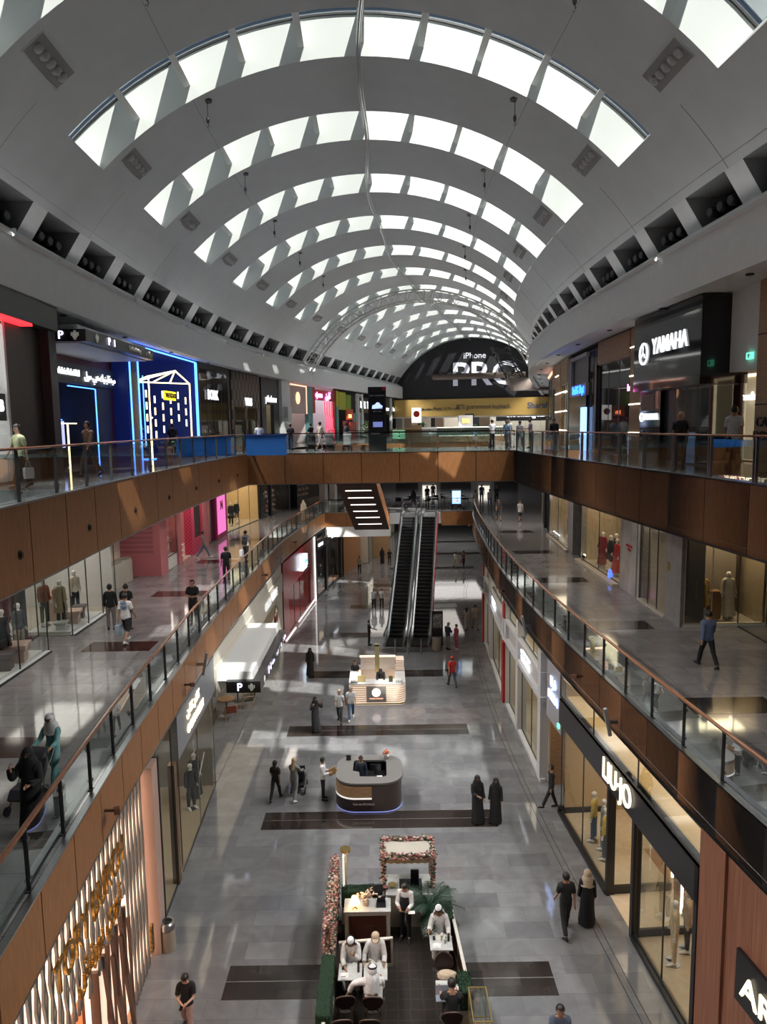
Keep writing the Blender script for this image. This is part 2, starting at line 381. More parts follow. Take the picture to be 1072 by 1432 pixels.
# crest cable
b = MB(); b.tube([P(q, .12 * math.sin(q * .45), CZV + R0 - .28 - .12 * abs(math.sin((q - 22.2) * PI / PITCH))) for q in ys(-5, 101, .8)], .05, 6)
b.tube([P(q, .08 + .12 * math.sin(q * .45), CZV + R0 - .2) for q in ys(-5, 101, .8)], .025, 5)
one('crest_cable', b, STEEL, 'long steel cable running along the crest of the vault', 'cable', smooth=True)

# ------------------------------------------------------------------ floors
T0 = tilemat('marble_ground', (.155, .158, .168), (.215, .217, .226), (.12, .12, .125), 1.3, .65, .06, .004)
T1 = tilemat('marble_level_one', (.22, .21, .215), (.27, .262, .265), (.09, .09, .09), 1.5, .75, .07)
T2 = tilemat('marble_level_two', (.19, .19, .195), (.235, .235, .24), (.09, .09, .09), 1.2, .6, .08)
RUG = tilemat('dark_inlay', (.022, .017, .015), (.045, .036, .032), (.02, .015, .013), .95, .55, .1, vein=.3)
RUG1 = tilemat('brown_inlay', (.035, .016, .014), (.05, .024, .02), (.03, .015, .015), .95, .55, .1, vein=.2)
struct(MB().box((-26, -14, -.3), (45, 125, 0)).build('floor', T0))
for yy, tx in ((16.75, 0), (24.3, 0), (31.95, 0), (39.6, 0), (47.3, 0), (55, .4), (62.5, 1.5), (70, 3), (78, 5), (86, 7)):
    c = cx(yy); x0 = -4.35 + (c + .35) * 1.0 + tx * 0; x1 = 4.05 + (c + .35)
    tl = MB(); tl.box((x0, yy - .56, 0), (x1, yy + .02, .004)); tl.box((x0, yy + .05, 0), (x1, yy + .58, .004))
    struct(tl.build('floor_inlay', RUG))
# groove lines along the right shops
gl = MB()
for d in (.55, .75): gl.strip([(XR1(q) - d, q, .003) for q in ys(12, 100, 1)], [(XR1(q) - d - .02, q, .003) for q in ys(12, 100, 1)])
struct(gl.build('floor_groove', GAP))
def slab(name, pts_in, pts_out, z, th, m, und):
    b = MB(); n = len(pts_in)
    b.strip([(p[0], p[1], z) for p in pts_in], [(p[0], p[1], z) for p in pts_out]); b.mi = 1
    b.strip([(p[0], p[1], z - th) for p in pts_in], [(p[0], p[1], z - th) for p in pts_out])
    for e in (0, -1): b.add([(*pts_in[e][:2], z), (*pts_out[e][:2], z), (*pts_out[e][:2], z - th), (*pts_in[e][:2], z - th)], [(0, 1, 2, 3)])
    return struct(b.build(name, [m, und]))
SOFF = mat('soffit_white', (.5, .5, .5), .7)
def side(X, y0, y1, sg, z, th, m, w=22):
    Y = ys(y0, y1, 1.0)
    return slab('floor', [(X(q), q) for q in Y], [(X(q) + sg * w, q) for q in Y], z, th, m, SOFF)
side(XL1, -14, 61.5, -1, Z1, 1.05, T1); side(XR1, -14, 61.5, 1, Z1, 1.05, T1)
side(XL2, -14, 39.5, -1, Z2, 1.5, T2); side(XR2, -14, 39.5, 1, Z2, 1.5, T2)
side(XL2, 47.5, 61.5, -1, Z2, 1.5, T2); side(XR2, 47.5, 61.5, 1, Z2, 1.5, T2)
def deck(x0, x1, y0, y1, z, th, m):
    b = MB(); b.box((x0, y0, z - .05), (x1, y1, z)); b.mi = 1; b.box((x0, y0, z - th), (x1, y1, z - .06)); return struct(b.build('floor', [m, SOFF]))
deck(-30, 30, 39.5, 47.5, Z2, 1.5, T2)
deck(-30, 45, 61.5, 125, Z2, 1.5, T2); deck(-30, 45, 61.5, 125, Z1, 1.05, T1)
for X, sg, ya, z in ((XL1, -1, 16.1, Z1), (XL1, -1, 23.9, Z1), (XL1, -1, 31.7, Z1), (XL1, -1, 39.5, Z1), (XL1, -1, 47.3, Z1), (XR1, 1, 18.0, Z1), (XR1, 1, 25.6, Z1), (XR1, 1, 33.4, Z1), (XR1, 1, 41, Z1), (XR1, 1, 49, Z1)):
    xs = X(ya) + sg * 1.35
    w_ = 2.3 if ya > 17 or sg > 0 else 4.5
    struct(MB().box((xs, ya - .55, z), (xs + sg * w_, ya + .55, z + .004)).build('floor_inlay', RUG1 if sg < 0 else RUG))

# ------------------------------------------------------------------ balcony edges
HOLE = mat('speaker_hole', (.02, .015, .012), .4)
def fascia(pts, z0, z1, sg, holes=(), nm='trim_4'):
    """veneered panels between shadow gaps along an edge; sg = side the atrium lies on"""
    b = MB(); N = len(pts)
    b.mi = 1; T = []
    for i, p in enumerate(pts):
        t = (pts[min(i + 1, N - 1)] - pts[max(i - 1, 0)]).normalized(); T.append(Vector((t.y, -t.x, 0)) * sg)
    b.strip([p + n * .01 + Vector((0, 0, z0)) for p, n in zip(pts, T)], [p + n * .01 + Vector((0, 0, z1)) for p, n in zip(pts, T)])
    b.mi = 0
    for i in range(N - 1):
        a, c = pts[i], pts[i + 1]; t = (c - a).normalized(); n = Vector((t.y, -t.x, 0)) * sg
        a2, c2 = a + t * .018, c - t * .018
        vs = [(q + n * o) + Vector((0, 0, z)) for z in (z0, z1) for q, o in ((a2, .01), (c2, .01), (c2, .06), (a2, .06))]
        b.add(vs, [(0, 3, 2, 1), (4, 5, 6, 7), (0, 1, 5, 4), (1, 2, 6, 5), (2, 3, 7, 6), (3, 0, 4, 7)])
    b.mi = 2
    for zz, w_ in ((z1, .075), (z0 - .04, .07)):
        A = [p + n * -.05 for p, n in zip(pts, T)]; B = [p + n * w_ for p, n in zip(pts, T)]
        b.strip([q + Vector((0, 0, zz)) for q in A], [q + Vector((0, 0, zz)) for q in B]); b.strip([q + Vector((0, 0, zz)) for q in B], [q + Vector((0, 0, zz + .04)) for q in B])
        b.strip([q + Vector((0, 0, zz + .04)) for q in B], [q + Vector((0, 0, zz + .04)) for q in A])
    b.mi = 3
    for i in holes:
        if i < N - 1:
            m_ = pts[i].lerp(pts[i + 1], .72); t = (pts[i + 1] - pts[i]).normalized(); n = Vector((t.y, -t.x, 0)) * sg
            c = m_ + n * .06 + Vector((0, 0, (z0 + z1) / 2 - .15))
            for rr, dd in ((.10, .012), (.055, .05)):
                b.rings([[c + t * (r_ * math.cos(a)) + Vector((0, 0, r_ * 1.0 * math.sin(a))) + n * d_ for a in [2 * PI * k / 14 for k in range(14)]] for r_, d_ in ((rr, 0), (rr, dd), (rr * .5, dd))])
    return struct(b.build(nm, [WOOD, GAP, STEEL, HOLE]))
def railing(pts, z, sg, label, h=1.1, inset=.12, doubles=False):
    r = thing('glass_railing', label, 'railing', (pts[0].x, pts[0].y, z))
    O = Vector((pts[0].x, pts[0].y, 0)); N = len(pts); Q = []
    for i, p in enumerate(pts):
        t = (pts[min(i + 1, N - 1)] - pts[max(i - 1, 0)]).normalized(); Q.append(p - Vector((t.y, -t.x, 0)) * sg * inset - O)
    hr = MB(); hr.rings([[q + Vector((0, 0, h)) + d for d in ds] for q, ds in zip(Q, [
        [Vector((a * math.cos(k) * 1, a * math.sin(k) * 0, b_ * math.sin(k))) for k in [2 * PI * j / 8 + PI / 8 for j in range(8)] for a, b_ in ((.055, .03),)] for _ in Q])])
    hr.build('handrail', WOODR, r, smooth=True)
    for i in range(N):
        t = (Q[min(i + 1, N - 1)] - Q[max(i - 1, 0)]).normalized(); a = math.atan2(t.y, t.x)
        b = MB(); b.X = Matrix.Rotation(a, 4, 'Z')
        for dx in ((-.05, .05) if doubles else (0,)):
            b.box((dx - .012, -.035, -.12), (dx + .012, .035, h - .03))
        b.box((-.05, -.02, h - .06), (.05, .02, h - .03)); b.box((-.07, -.05, .0), (.07, .05, .02))
        b.box((-.06, -.045, .18), (.06, -.03, .24)); b.box((-.06, -.045, h - .25), (.06, -.03, h - .19))
        o = b.build('post', STEEL if doubles else DSTEEL, r); o.location = Q[i]
    for i in range(N - 1):
        a, c = Q[i], Q[i + 1]; t = (c - a).normalized(); n = Vector((t.y, -t.x, 0))
        a = a + t * .06; c = c - t * .06
        b = MB(); b.add([a + Vector((0, 0, .02)), c + Vector((0, 0, .02)), c + Vector((0, 0, h - .09)), a + Vector((0, 0, h - .09))], [(0, 1, 2, 3)])
        b.build('glass_panel', GLASS, r)
    return r
e = arcpts(XL2, 1, 39.5, 1.95); fascia(e, 11.0, 12.65, 1, [i for i in range(len(e)) if i % 2 == 0]); railing(e, Z2, 1, 'glass railing with wooden handrail along the left edge of the top floor')
e = arcpts(XR2, 1, 39.5, 1.95); fascia(e, 11.0, 12.65, 1, [i for i in range(len(e)) if i % 3 < 2], 'trim_5')
railing([p + Vector((.0, 0, 0)) for p in e], Z2, 1, 'glass railing with steel posts along the right edge of the top floor', doubles=True, inset=-.12)
e = arcpts(XL1, 1, 61.4, 1.62); fascia(e, 5.5, 6.7, 1, (), 'trim_6'); railing(e, Z1, 1, 'glass railing with wooden handrail along the left edge of the middle floor')
e = arcpts(XR1, 1, 61.4, 1.62); fascia(e, 5.5, 6.7, 1, (), 'trim_7'); railing(e, Z1, 1, 'glass railing with wooden handrail along the right edge of the middle floor', inset=-.12)
lin = lambda a, b, n: [Vector(a).lerp(Vector(b), i / n) for i in range(n + 1)]
e = lin((-7.5, 39.5, 0), (7.25, 39.5, 0), 7); fascia(e, 11.0, 12.65, 1, (), 'trim_8'); railing(e, Z2, 1, 'glass railing across the near side of the top floor bridge')
railing(lin((-.05, 47.4, 0), (7.3, 47.4, 0), 4), Z2, -1, 'glass railing across the far side of the top floor bridge')
e = lin((-5.1, 61.5, 0), (.5, 61.5, 0), 3); fascia(e, 5.5, 6.7, 1, (), 'trim_9'); railing(e, Z1, 1, 'glass railing on the middle floor left of the escalator head')
e = lin((5.0, 61.5, 0), (7.8, 61.5, 0), 2); fascia(e, 5.5, 6.7, 1, (), 'trim_10'); railing(e, Z1, 1, 'glass railing on the middle floor right of the escalator head')
e = lin((-4.6, 61.5, 0), (9.2, 61.5, 0), 8); fascia(e, 11.0, 12.65, 1, (), 'trim_11'); railing(e, Z2, 1, 'far glass railing of the top floor beyond the second opening')
for x_, y_, z_, w_, e_, c_ in ((3, 70, 5.5, 9, 260, (1, .93, .85)), (7, 84, 5.5, 9, 300, (1, .95, .9)), (-9, 22, 10.9, 3, 70, (1, .93, .86)), (-9.2, 32, 10.9, 3, 70, (1, .93, .86)), (-9.2, 42, 10.9, 3, 90, (1, .9, .8)), (-8.5, 52, 10.9, 3, 90, (1, .9, .8)), (8.5, 18, 10.9, 2.5, 28, (1, .9, .82)), (8.5, 29, 10.9, 2.5, 28, (1, .9, .82)), (8.6, 40, 10.9, 2.5, 40, (1, .9, .82)), (9.6, 52, 10.9, 3, 80, (1, .92, .85)), (22, 109, 18.0, 8, 900, (1, 1, 1)), (12, 109, 18.0, 8, 700, (1, 1, 1))):
    l = bpy.data.lights.new('slab_fill', 'AREA'); l.size = w_; l.energy = e_; l.color = c_; o = bpy.data.objects.new('slab_fill', l); COL.objects.link(o); o.location = (x_, y_, z_)  # added fill lights under the slabs, no fittings, to brighten floors and galleries
struct(MB().box((-5.0, 61.42, 4.6), (.6, 61.6, 5.46)).build('trim_12', mat('bulkhead_white', (.7, .7, .68), .5)))
# beyond: closing walls at the outer sides
ow = MB()
for sg in (-1, 1): ow.strip([P(q, sg * 18, -.2) for q in ys(YA, YB, 4)], [P(q, sg * 18, 18.2) for q in ys(YA, YB, 4)])
struct(ow.build('wall_outer', GREY))
struct(MB().box((-30, 116, 0), (55, 116.3, 18)).build('wall_far', GREY)); struct(MB().box((-30, 104.5, 18.1), (55, 116.3, 18.4)).build('ceiling', SOFF))
struct(MB().box((-30, -14.3, 0), (40, -14, 27)).build('wall_back', WHITE))  # unseen end wall, added to stop sun entering behind the camera
for sg in (-1, 1):                                # added fill light shining down off the cornices to brighten floors and fascias
    for q in range(6, 98, 7):
        l = bpy.data.lights.new('cornice_fill', 'AREA'); l.shape = 'RECTANGLE'; l.size = 6.8; l.size_y = .1; l.energy = FILL_DOWN * (1 if q < 60 else 2.2); l.color = (1, .97, .93); l.spread = 1.3
        o = bpy.data.objects.new('cornice_fill', l); COL.objects.link(o); a_ = P(q, sg * 9.60, 19.42); b2_ = P(q, -sg * 3.5, 0); o.location = a_; o.rotation_euler = (b2_ - a_).to_track_quat('-Z', 'Y').to_euler(); hb = MB(); hb.cbox((0, 0, .04), (6.9, .12, .05)); ho = hb.build('fill_housing', WHITE); ho.location = a_; ho.rotation_euler = o.rotation_euler; tag(ho, 'slim white housing added for the fill light on the %s cornice' % ('left' if sg < 0 else 'right'), 'lamp', 'added fill housings on the %s cornice' % ('left' if sg < 0 else 'right'))  # slim housing put in to carry the added fill light
for sg in (-1, 1):                                # added fill without fittings on the ledge behind the cornice, lifts the vault
    for q in range(0, 100, 10):
        l = bpy.data.lights.new('vault_fill', 'AREA'); l.shape = 'RECTANGLE'; l.size = 9; l.size_y = .3; l.energy = FILL_UP; l.color = (1, .98, .96)
        o = bpy.data.objects.new('vault_fill', l); COL.objects.link(o); o.location = P(q, sg * 9.95, 19.80)
        n = Vector((-sg * .9, 0, 1)); n = n.normalized(); yv = Vector((dcx(q), 1, 0)).normalized(); xv = yv; zv = -n; zv = (zv - xv * zv.dot(xv)).normalized(); yy = zv.cross(xv)
        M_ = Matrix((xv, yy, zv)).transposed().to_4x4(); M_ = M_ @ Matrix.Rotation(PI, 4, 'X') if False else M_
        M_.translation = o.location; o.matrix_world = M_
# ------------------------------------------------------------------ people
SKIN = [mat('skin_light', (.50, .31, .22), .5), mat('skin_tan', (.36, .20, .125), .5), mat('skin_brown', (.20, .105, .065), .5)]
EYE = mat('eye_dark', (.01, .01, .01), .2)
MANQ = mat('mannequin_white', (.72, .70, .66), .35)
def cloth(name, c, rough=.85): return mat('cloth_' + name, c, rough, noise=.12, nscale=14)
CB = cloth('black', (.010, .010, .012)); CW = cloth('white', (.62, .62, .63)); CN = cloth('navy', (.02, .028, .05)); CG = cloth('grey', (.20, .20, .21)); CBE = cloth('beige', (.42, .33, .24))
HAIRB = mat('hair_black', (.012, .009, .008), .45, noise=.3, nscale=40, stretch=(1, 1, .2)); HAIRL = mat('hair_blonde', (.42, .30, .16), .5, noise=.3, nscale=40, stretch=(1, 1, .2)); HAIRG = mat('hair_grey', (.3, .28, .27), .5)
R = math.radians
def skeleton(pose):
    """joint positions of a standing/walking/sitting figure facing +Y"""
    g = pose.get
    J = {}; lean = R(g('lean', 0)); ly = lambda z: (z - .95) * math.sin(lean); lz = lambda z: .95 + (z - .95) * math.cos(lean)
    def T(x, y, z): return Vector((x, y * math.cos(lean) + ly(z), lz(z) - y * math.sin(lean)))
    w = g('w', 1.)
    J['pel'] = Vector((0, 0, .95)); J['waist'] = T(0, 0, 1.08); J['chest'] = T(0, 0, 1.27); J['top'] = T(0, -.005, 1.40)
    J['neck'] = T(0, .0, 1.50); hp = lean + R(g('nod', 6)); hy = R(g('turn', 0))
    hv = Vector((math.sin(hy) * math.sin(hp), math.cos(hy) * math.sin(hp), math.cos(hp)))
    J['h0'] = J['neck'] + hv * .06; J['h1'] = J['neck'] + hv * .135; J['h2'] = J['neck'] + hv * .215
    J['hv'] = hv; J['yaw'] = hy
    for s, n in ((-1, 'L'), (1, 'R')):
        a, o, e, i = [R(q) for q in g('arm' + n, (5, 8, 12, 0))]
        sh = T(s * .165 * w, -.005, 1.395); ud = Vector((s * math.sin(o), math.sin(a) * math.cos(o), -math.cos(a) * math.cos(o)))
        fd = Vector((-s * math.sin(i) + s * math.sin(o) * .5 * math.cos(i), math.sin(a + e) * math.cos(i), -math.cos(a + e) * math.cos(i))).normalized()
        J['sh' + n] = sh; J['el' + n] = sh + ud * .285; J['wr' + n] = J['el' + n] + fd * .245; J['ha' + n] = J['wr' + n] + fd * .085; J['fd' + n] = fd
        t, k = [R(q) for q in g('leg' + n, (0, 2))]; sp = R(g('spread', 2))
        hip = Vector((s * .09 * w, 0, .905)); td = Vector((s * math.sin(sp), math.sin(t), -math.cos(t))).normalized(); sd = Vector((s * math.sin(sp) * .3, math.sin(t - k), -math.cos(t - k))).normalized()
        J['hip' + n] = hip; J['kn' + n] = hip + td * .43; J['an' + n] = J['kn' + n] + sd * .40
        fa = (t - k) if not g('sit') else 0; fa = max(-.9, min(.2, fa * .8)); J['to' + n] = J['an' + n] + Vector((s * .02, .115 * math.cos(fa), -.050 + .115 * math.sin(fa)))
    lo = min(J['anL'].z, J['anR'].z, J['toL'].z + .05, J['toR'].z + .05) - .085
    dz = Vector((0, 0, -lo))
    for k in list(J):
        if isinstance(J[k], Vector) and k != 'hv' and not k.startswith('fd'): J[k] = J[k] + dz
    return J
BONES = [('pel', 'waist'), ('waist', 'chest'), ('chest', 'top'), ('top', 'neck'), ('neck', 'h2')] + [(a + n, b + n) for n in 'LR' for a, b in (('sh', 'el'), ('el', 'wr'), ('wr', 'ha'), ('hip', 'kn'), ('kn', 'an'), ('an', 'to'))]
def body_mesh(J, fat=1., fem=False):
    rad = {'pel': .125 * fat, 'waist': (.105 if fem else .12) * fat, 'chest': .135 * fat, 'top': .115, 'neck': .052, 'h0': .078, 'h1': .094, 'h2': .07,
           'sh': .062, 'el': .041, 'wr': .029, 'ha': .036, 'hip': .085 * fat, 'kn': .055, 'an': .034, 'to': .022}
    if fem: rad.update(sh=.052, el=.036, wr=.025, chest=.122 * fat, top=.1, neck=.045)
    names = ['pel', 'waist', 'chest', 'top', 'neck', 'h0', 'h1', 'h2'] + [a + n for n in 'LR' for a in ('sh', 'el', 'wr', 'ha', 'hip', 'kn', 'an', 'to')]
    idx = {n: i for i, n in enumerate(names)}
    ed = [('pel', 'waist'), ('waist', 'chest'), ('chest', 'top'), ('top', 'neck'), ('neck', 'h0'), ('h0', 'h1'), ('h1', 'h2')]
    for n in 'LR': ed += [('top', 'sh' + n), ('sh' + n, 'el' + n), ('el' + n, 'wr' + n), ('wr' + n, 'ha' + n), ('pel', 'hip' + n), ('hip' + n, 'kn' + n), ('kn' + n, 'an' + n), ('an' + n, 'to' + n)]
    me = bpy.data.meshes.new('t'); me.from_pydata([J[n] for n in names], [(idx[a], idx[b]) for a, b in ed], [])
    o = bpy.data.objects.new('t', me); COL.objects.link(o)
    o.modifiers.new('s', 'SKIN'); o.modifiers.new('u', 'SUBSURF').levels = 2
    sv = me.skin_vertices[0].data
    for n, i in idx.items():
        r = rad[n] if n in rad else rad[n[:-1]]; sv[i].radius = (r, r); sv[i].use_root = (n == 'pel')
    dg = bpy.context.evaluated_depsgraph_get(); dg.update(); ev = o.evaluated_get(dg); em = ev.to_mesh()
    V_ = [v.co.copy() for v in em.vertices]; F_ = [tuple(p.vertices) for p in em.polygons]; ev.to_mesh_clear(); bpy.data.objects.remove(o); bpy.data.meshes.remove(me)
    return V_, F_
def label_verts(V_, J):
    segs = [(J[a], J[b]) for a, b in BONES]; out = []
    rr = [.13, .13, .12, .07, .09] + [.055, .035, .04, .08, .05, .04] * 2
    for v in V_:
        best = None
        for i, (a, b) in enumerate(segs):
            ab = b - a; t = max(0, min(1, (v - a).dot(ab) / ab.length_squared)); d = (v - a - ab * t).length - rr[i]
            if best is None or d < best[0]: best = (d, i, t)
        out.append((BONES[best[1]][0], best[2]))
    return out
def garment(V_, F_, N_, lab, sel, off, name, m, parent):
    keep = [f for f in F_ if sum(sel(*lab[i]) for i in f) * 2 > len(f)]
    if not keep: return
    used = sorted({i for f in keep for i in f}); mp = {u: k for k, u in enumerate(used)}
    b = MB(); b.add([V_[i] + N_[i] * (off(*lab[i]) if callable(off) else off) for i in used], [tuple(mp[i] for i in f) for f in keep])
    return b.build(name, m, parent, smooth=True)
def normals(V_, F_):
    N_ = [Vector() for _ in V_]
    for f in F_:
        n = (V_[f[1]] - V_[f[0]]).cross(V_[f[2]] - V_[f[0]])
        if len(f) == 4: n = n + (V_[f[2]] - V_[f[0]]).cross(V_[f[3]] - V_[f[0]])
        for i in f: N_[i] += n
    return [n.normalized() for n in N_]
def headframe(J):
    up_ = J['hv'].normalized(); f = Vector((math.sin(J['yaw']), math.cos(J['yaw']), 0)); f = (f - up_ * f.dot(up_)).normalized(); x = f.cross(up_)
    M_ = Matrix((x, f, up_)).transposed().to_4x4(); M_.translation = J['h1']; return M_
def shell(M_, r, keep, c=(0, -.008, .012)):
    b = MB(); b.X = M_; seg, rg = 20, 14; pts = [[(c[0] + r[0] * math.sin(PI * i / rg) * math.cos(2 * PI * j / seg), c[1] + r[1] * math.sin(PI * i / rg) * math.sin(2 * PI * j / seg), c[2] + r[2] * math.cos(PI * i / rg)) for j in range(seg)] for i in range(rg + 1)]
    vs = [p for q in pts for p in q]; fs = []
    for i in range(rg):
        for j in range(seg):
            q = (i * seg + j, i * seg + (j + 1) % seg, (i + 1) * seg + (j + 1) % seg, (i + 1) * seg + j)
            cc = [sum(vs[k][a] for k in q) / 4 for a in range(3)]
            if keep(*[cc[a] - c[a] for a in range(3)]): fs.append(q)
    b.add(vs, fs); return b
PC = [0]
def person(x, y, z, rz, label, pose=None, top=None, bottom=None, sleeve='short', legs='long', hair='short', haircol=None, skin=1, shoes=None, fem=False, robe=None, h=1.75, head=None, headm=None, extra=None, fat=1., group=None, cat='person', nm='person', detail=True, longtop=False, skinmat=None, facecover=False):
    pose = pose or {}; J = skeleton(pose)
    r = thing(nm, label, cat, (x, y, z), rz, group); s = h / 1.75; r.scale = (s, s, s)
    sk = skinmat or SKIN[skin]; V_, F_ = body_mesh(J, fat, fem); lab = label_verts(V_, J)
    tor = {'pel', 'waist', 'chest', 'top'}
    for i, (v, l) in enumerate(zip(V_, lab)):       # flatten the trunk front to back
        if l[0] in tor:
            yc = J['pel'].y + (J['top'].y - J['pel'].y) * max(0, min(1, (v.z - J['pel'].z) / max(.01, J['top'].z - J['pel'].z))); v.y = yc + (v.y - yc) * .80; v.x *= 1.08
        if l[0] == 'neck' and l[1] > .3:
            pass
    N_ = normals(V_, F_)
    b = MB(); b.add(V_, F_)
    HM = headframe(J); b.X = HM
    b.ell((0, .085, -.005), (.014, .02, .022), 8, 6)                    # nose
    for sg in (-1, 1): b.ell((sg * .083, -.005, .0), (.012, .022, .032), 8, 6)
    b.ell((0, .07, -.045), (.028, .018, .010), 8, 4)
    b.X = None
    for n, sg in (('L', -1), ('R', 1)):                                 # fingers and thumb
        p = J['ha' + n]; f = J['fd' + n]; side_ = f.cross(Vector((sg, 0, 0))); side_ = side_.normalized() if side_.length > .2 else Vector((0, 1, 0)); pal = side_.cross(f).normalized() * sg
        for k, L in enumerate((.062, .072, .068, .052)):
            q = p + side_ * ((k - 1.5) * -.018) - f * .005; c = -pal * .018
            b.tube([q, q + f * L * .5 + c * .35, q + f * L * .82 + c * 1.4], [.0095, .0085, .006], 5)
        q = p - f * .05 + side_ * .026; b.tube([q, q + side_ * .03 + f * .025, q + side_ * .035 + f * .055 - pal * .01], [.0115, .0095, .007], 5)
    b.build('body', sk, r, smooth=True)
    if detail and cat == 'person' and head != 'niqab':
        e = MB(); e.X = HM
        for sg in (-1, 1): e.ell((sg * .032, .078, .018), (.013, .008, .008), 6, 4)
        e.build('eyes', EYE, r)
    top_ = top or CB; bot = bottom or CB; arm = {'sh', 'el'}
    if not robe:
        lo = (lambda b_, t: b_ == 'pel' or (b_.startswith('hip') and t < 1 and longtop and t < .35)) 
        sl = 1.0 if sleeve == 'long' else .75 if sleeve == 'short' else .12
        def st(b_, t):
            if b_ in ('waist', 'chest'): return True
            if b_ == 'top': return t < .75
            if b_ == 'pel': return True
            if b_[:2] == 'sh': return t < sl if sleeve != 'long' else True
            if b_[:2] == 'el': return sleeve == 'long' and t < .93
            if b_[:3] == 'hip': return t < (.42 if longtop else .10)
            return False
        garment(V_, F_, N_, lab, st, lambda b_, t: .022 if b_ in ('pel',) else .018 + (.006 if b_[:2] == 'sh' else 0), 'shirt', top_, r)
        ll = {'long': 1.0, 'shorts': 0, 'bare': -1}[legs]
        if ll >= 0: garment(V_, F_, N_, lab, lambda b_, t: b_ == 'pel' or b_[:3] == 'hip' or (b_[:2] == 'kn' and t < (.94 if ll else .05)), lambda b_, t: .012 + (.012 if b_[:2] == 'kn' else 0.004), 'trousers' if ll else 'shorts', bot, r)
    else:
        if pose.get('sit'):
            garment(V_, F_, N_, lab, lambda b_, t: b_ in ('pel', 'waist', 'chest') or (b_ == 'top' and t < .75) or b_[:3] == 'hip' or (b_[:2] == 'kn' and t < .9) or b_[:2] == 'sh' or (b_[:2] == 'el' and t < .93), lambda b_, t: .045 if b_[:2] in ('kn', 'hi', 'pe') else .028, 'robe', robe, r)
        else:
            garment(V_, F_, N_, lab, lambda b_, t: b_[:2] == 'sh' or (b_[:2] == 'el' and t < .9) or (b_ == 'top' and t < .8) or b_ == 'chest', lambda b_, t: .028 + (.018 * t if b_[:2] == 'el' else 0), 'sleeves', robe, r)
            g = MB(); hem = J['anL'].z * .5 + J['anR'].z * .5; hz = .05 if not (skinmat) else .12
            cyl = (J['toL'].y + J['toR'].y) / 2 - .05; sp = abs(J['anL'].y - J['anR'].y) / 2
            prof = [(J['top'].z + .04, .085, .075, J['top'].y), (J['top'].z - .01, .165, .105, J['top'].y), (J['chest'].z, .18, .14, J['chest'].y), (J['waist'].z, .165, .135, J['waist'].y), (J['pel'].z, .20, .16, J['pel'].y), (.55, .21, .17 + sp * .5, J['pel'].y * .6 + cyl * .4), (.25, .235, .185 + sp * .8, cyl), (hz, .25, .20 + sp, cyl)]
            rs = []
            for z_, rx, ry, yc in prof:
                rs.append([(rx * (1 + .07 * math.cos(7 * a) * (z_ < .8)) * math.cos(a), yc + ry * (1 + .07 * math.cos(7 * a + 1) * (z_ < .8)) * math.sin(a), z_) for a in [2 * PI * j / 28 for j in range(28)]])
            g.rings(rs, cap=False); g.build('robe', robe, r, smooth=True)
    for n, sg in (('L', -1), ('R', 1)):
        a, t_ = J['an' + n], J['to' + n]; d = (t_ - a); d.z = min(d.z, 0); b = MB()
        f = Vector((d.x, d.y, 0)).normalized() if d.length > .01 else Vector((0, 1, 0)); sdv = Vector((f.y, -f.x, 0)); dn = (t_.z - a.z + .045)
        rs = []
        for q, wd, hh in ((-.065, .034, .06), (-.02, .046, .10), (.05, .050, .085), (.12, .052, .06), (.17, .04, .045), (.20, .014, .02)):
            c = a + f * q + Vector((0, 0, -.085 + dn * max(0, q / .13)))
            rs.append([c + sdv * wd * math.cos(k) + Vector((0, 0, hh * .55 + hh * .55 * math.sin(k))) for k in [2 * PI * j / 8 for j in range(8)]])
        b.rings(rs); b.build('shoe', shoes or CB, r, smooth=True)
    hc = haircol or HAIRB
    if head in (None, 'cap') and hair:
        front = lambda X, Y, Z: not (Y > .028 and Z < .055) and not (Z < -.05 and abs(X) > .04 and Y > -.02) and Z > (-.075 if hair == 'short' else -.12)
        shell(HM, (.101, .108, .120), front).build('hair', hc, r, smooth=True)
        if hair in ('long', 'vlong'):
            L = .30 if hair == 'long' else .42; b = MB(); b.X = HM; rs = []
            for t in range(7):
                q = t / 6; rs.append([((.092 - .03 * q) * math.cos(a), -.055 - .035 * q + (.055 - .02 * q) * math.sin(a), .06 - L * q) for a in [2 * PI * j / 12 for j in range(12)]])
            b.rings(rs); b.build('hair', hc, r, smooth=True)
        if hair == 'bun': b = MB(); b.X = HM; b.ell((0, -.09, .07), (.045, .045, .045), 10, 6); b.build('hair', hc, r, smooth=True)
    if head == 'cap':
        b = shell(HM, (.106, .114, .120), lambda X, Y, Z: Z > .03); b.lathe([(.001, 0), (.08, 0), (.085, .008), (.001, .014)], 14, (0, .09, .045), sx=.9, sy=1.1); b.build('cap', headm or CBE, r, smooth=True)
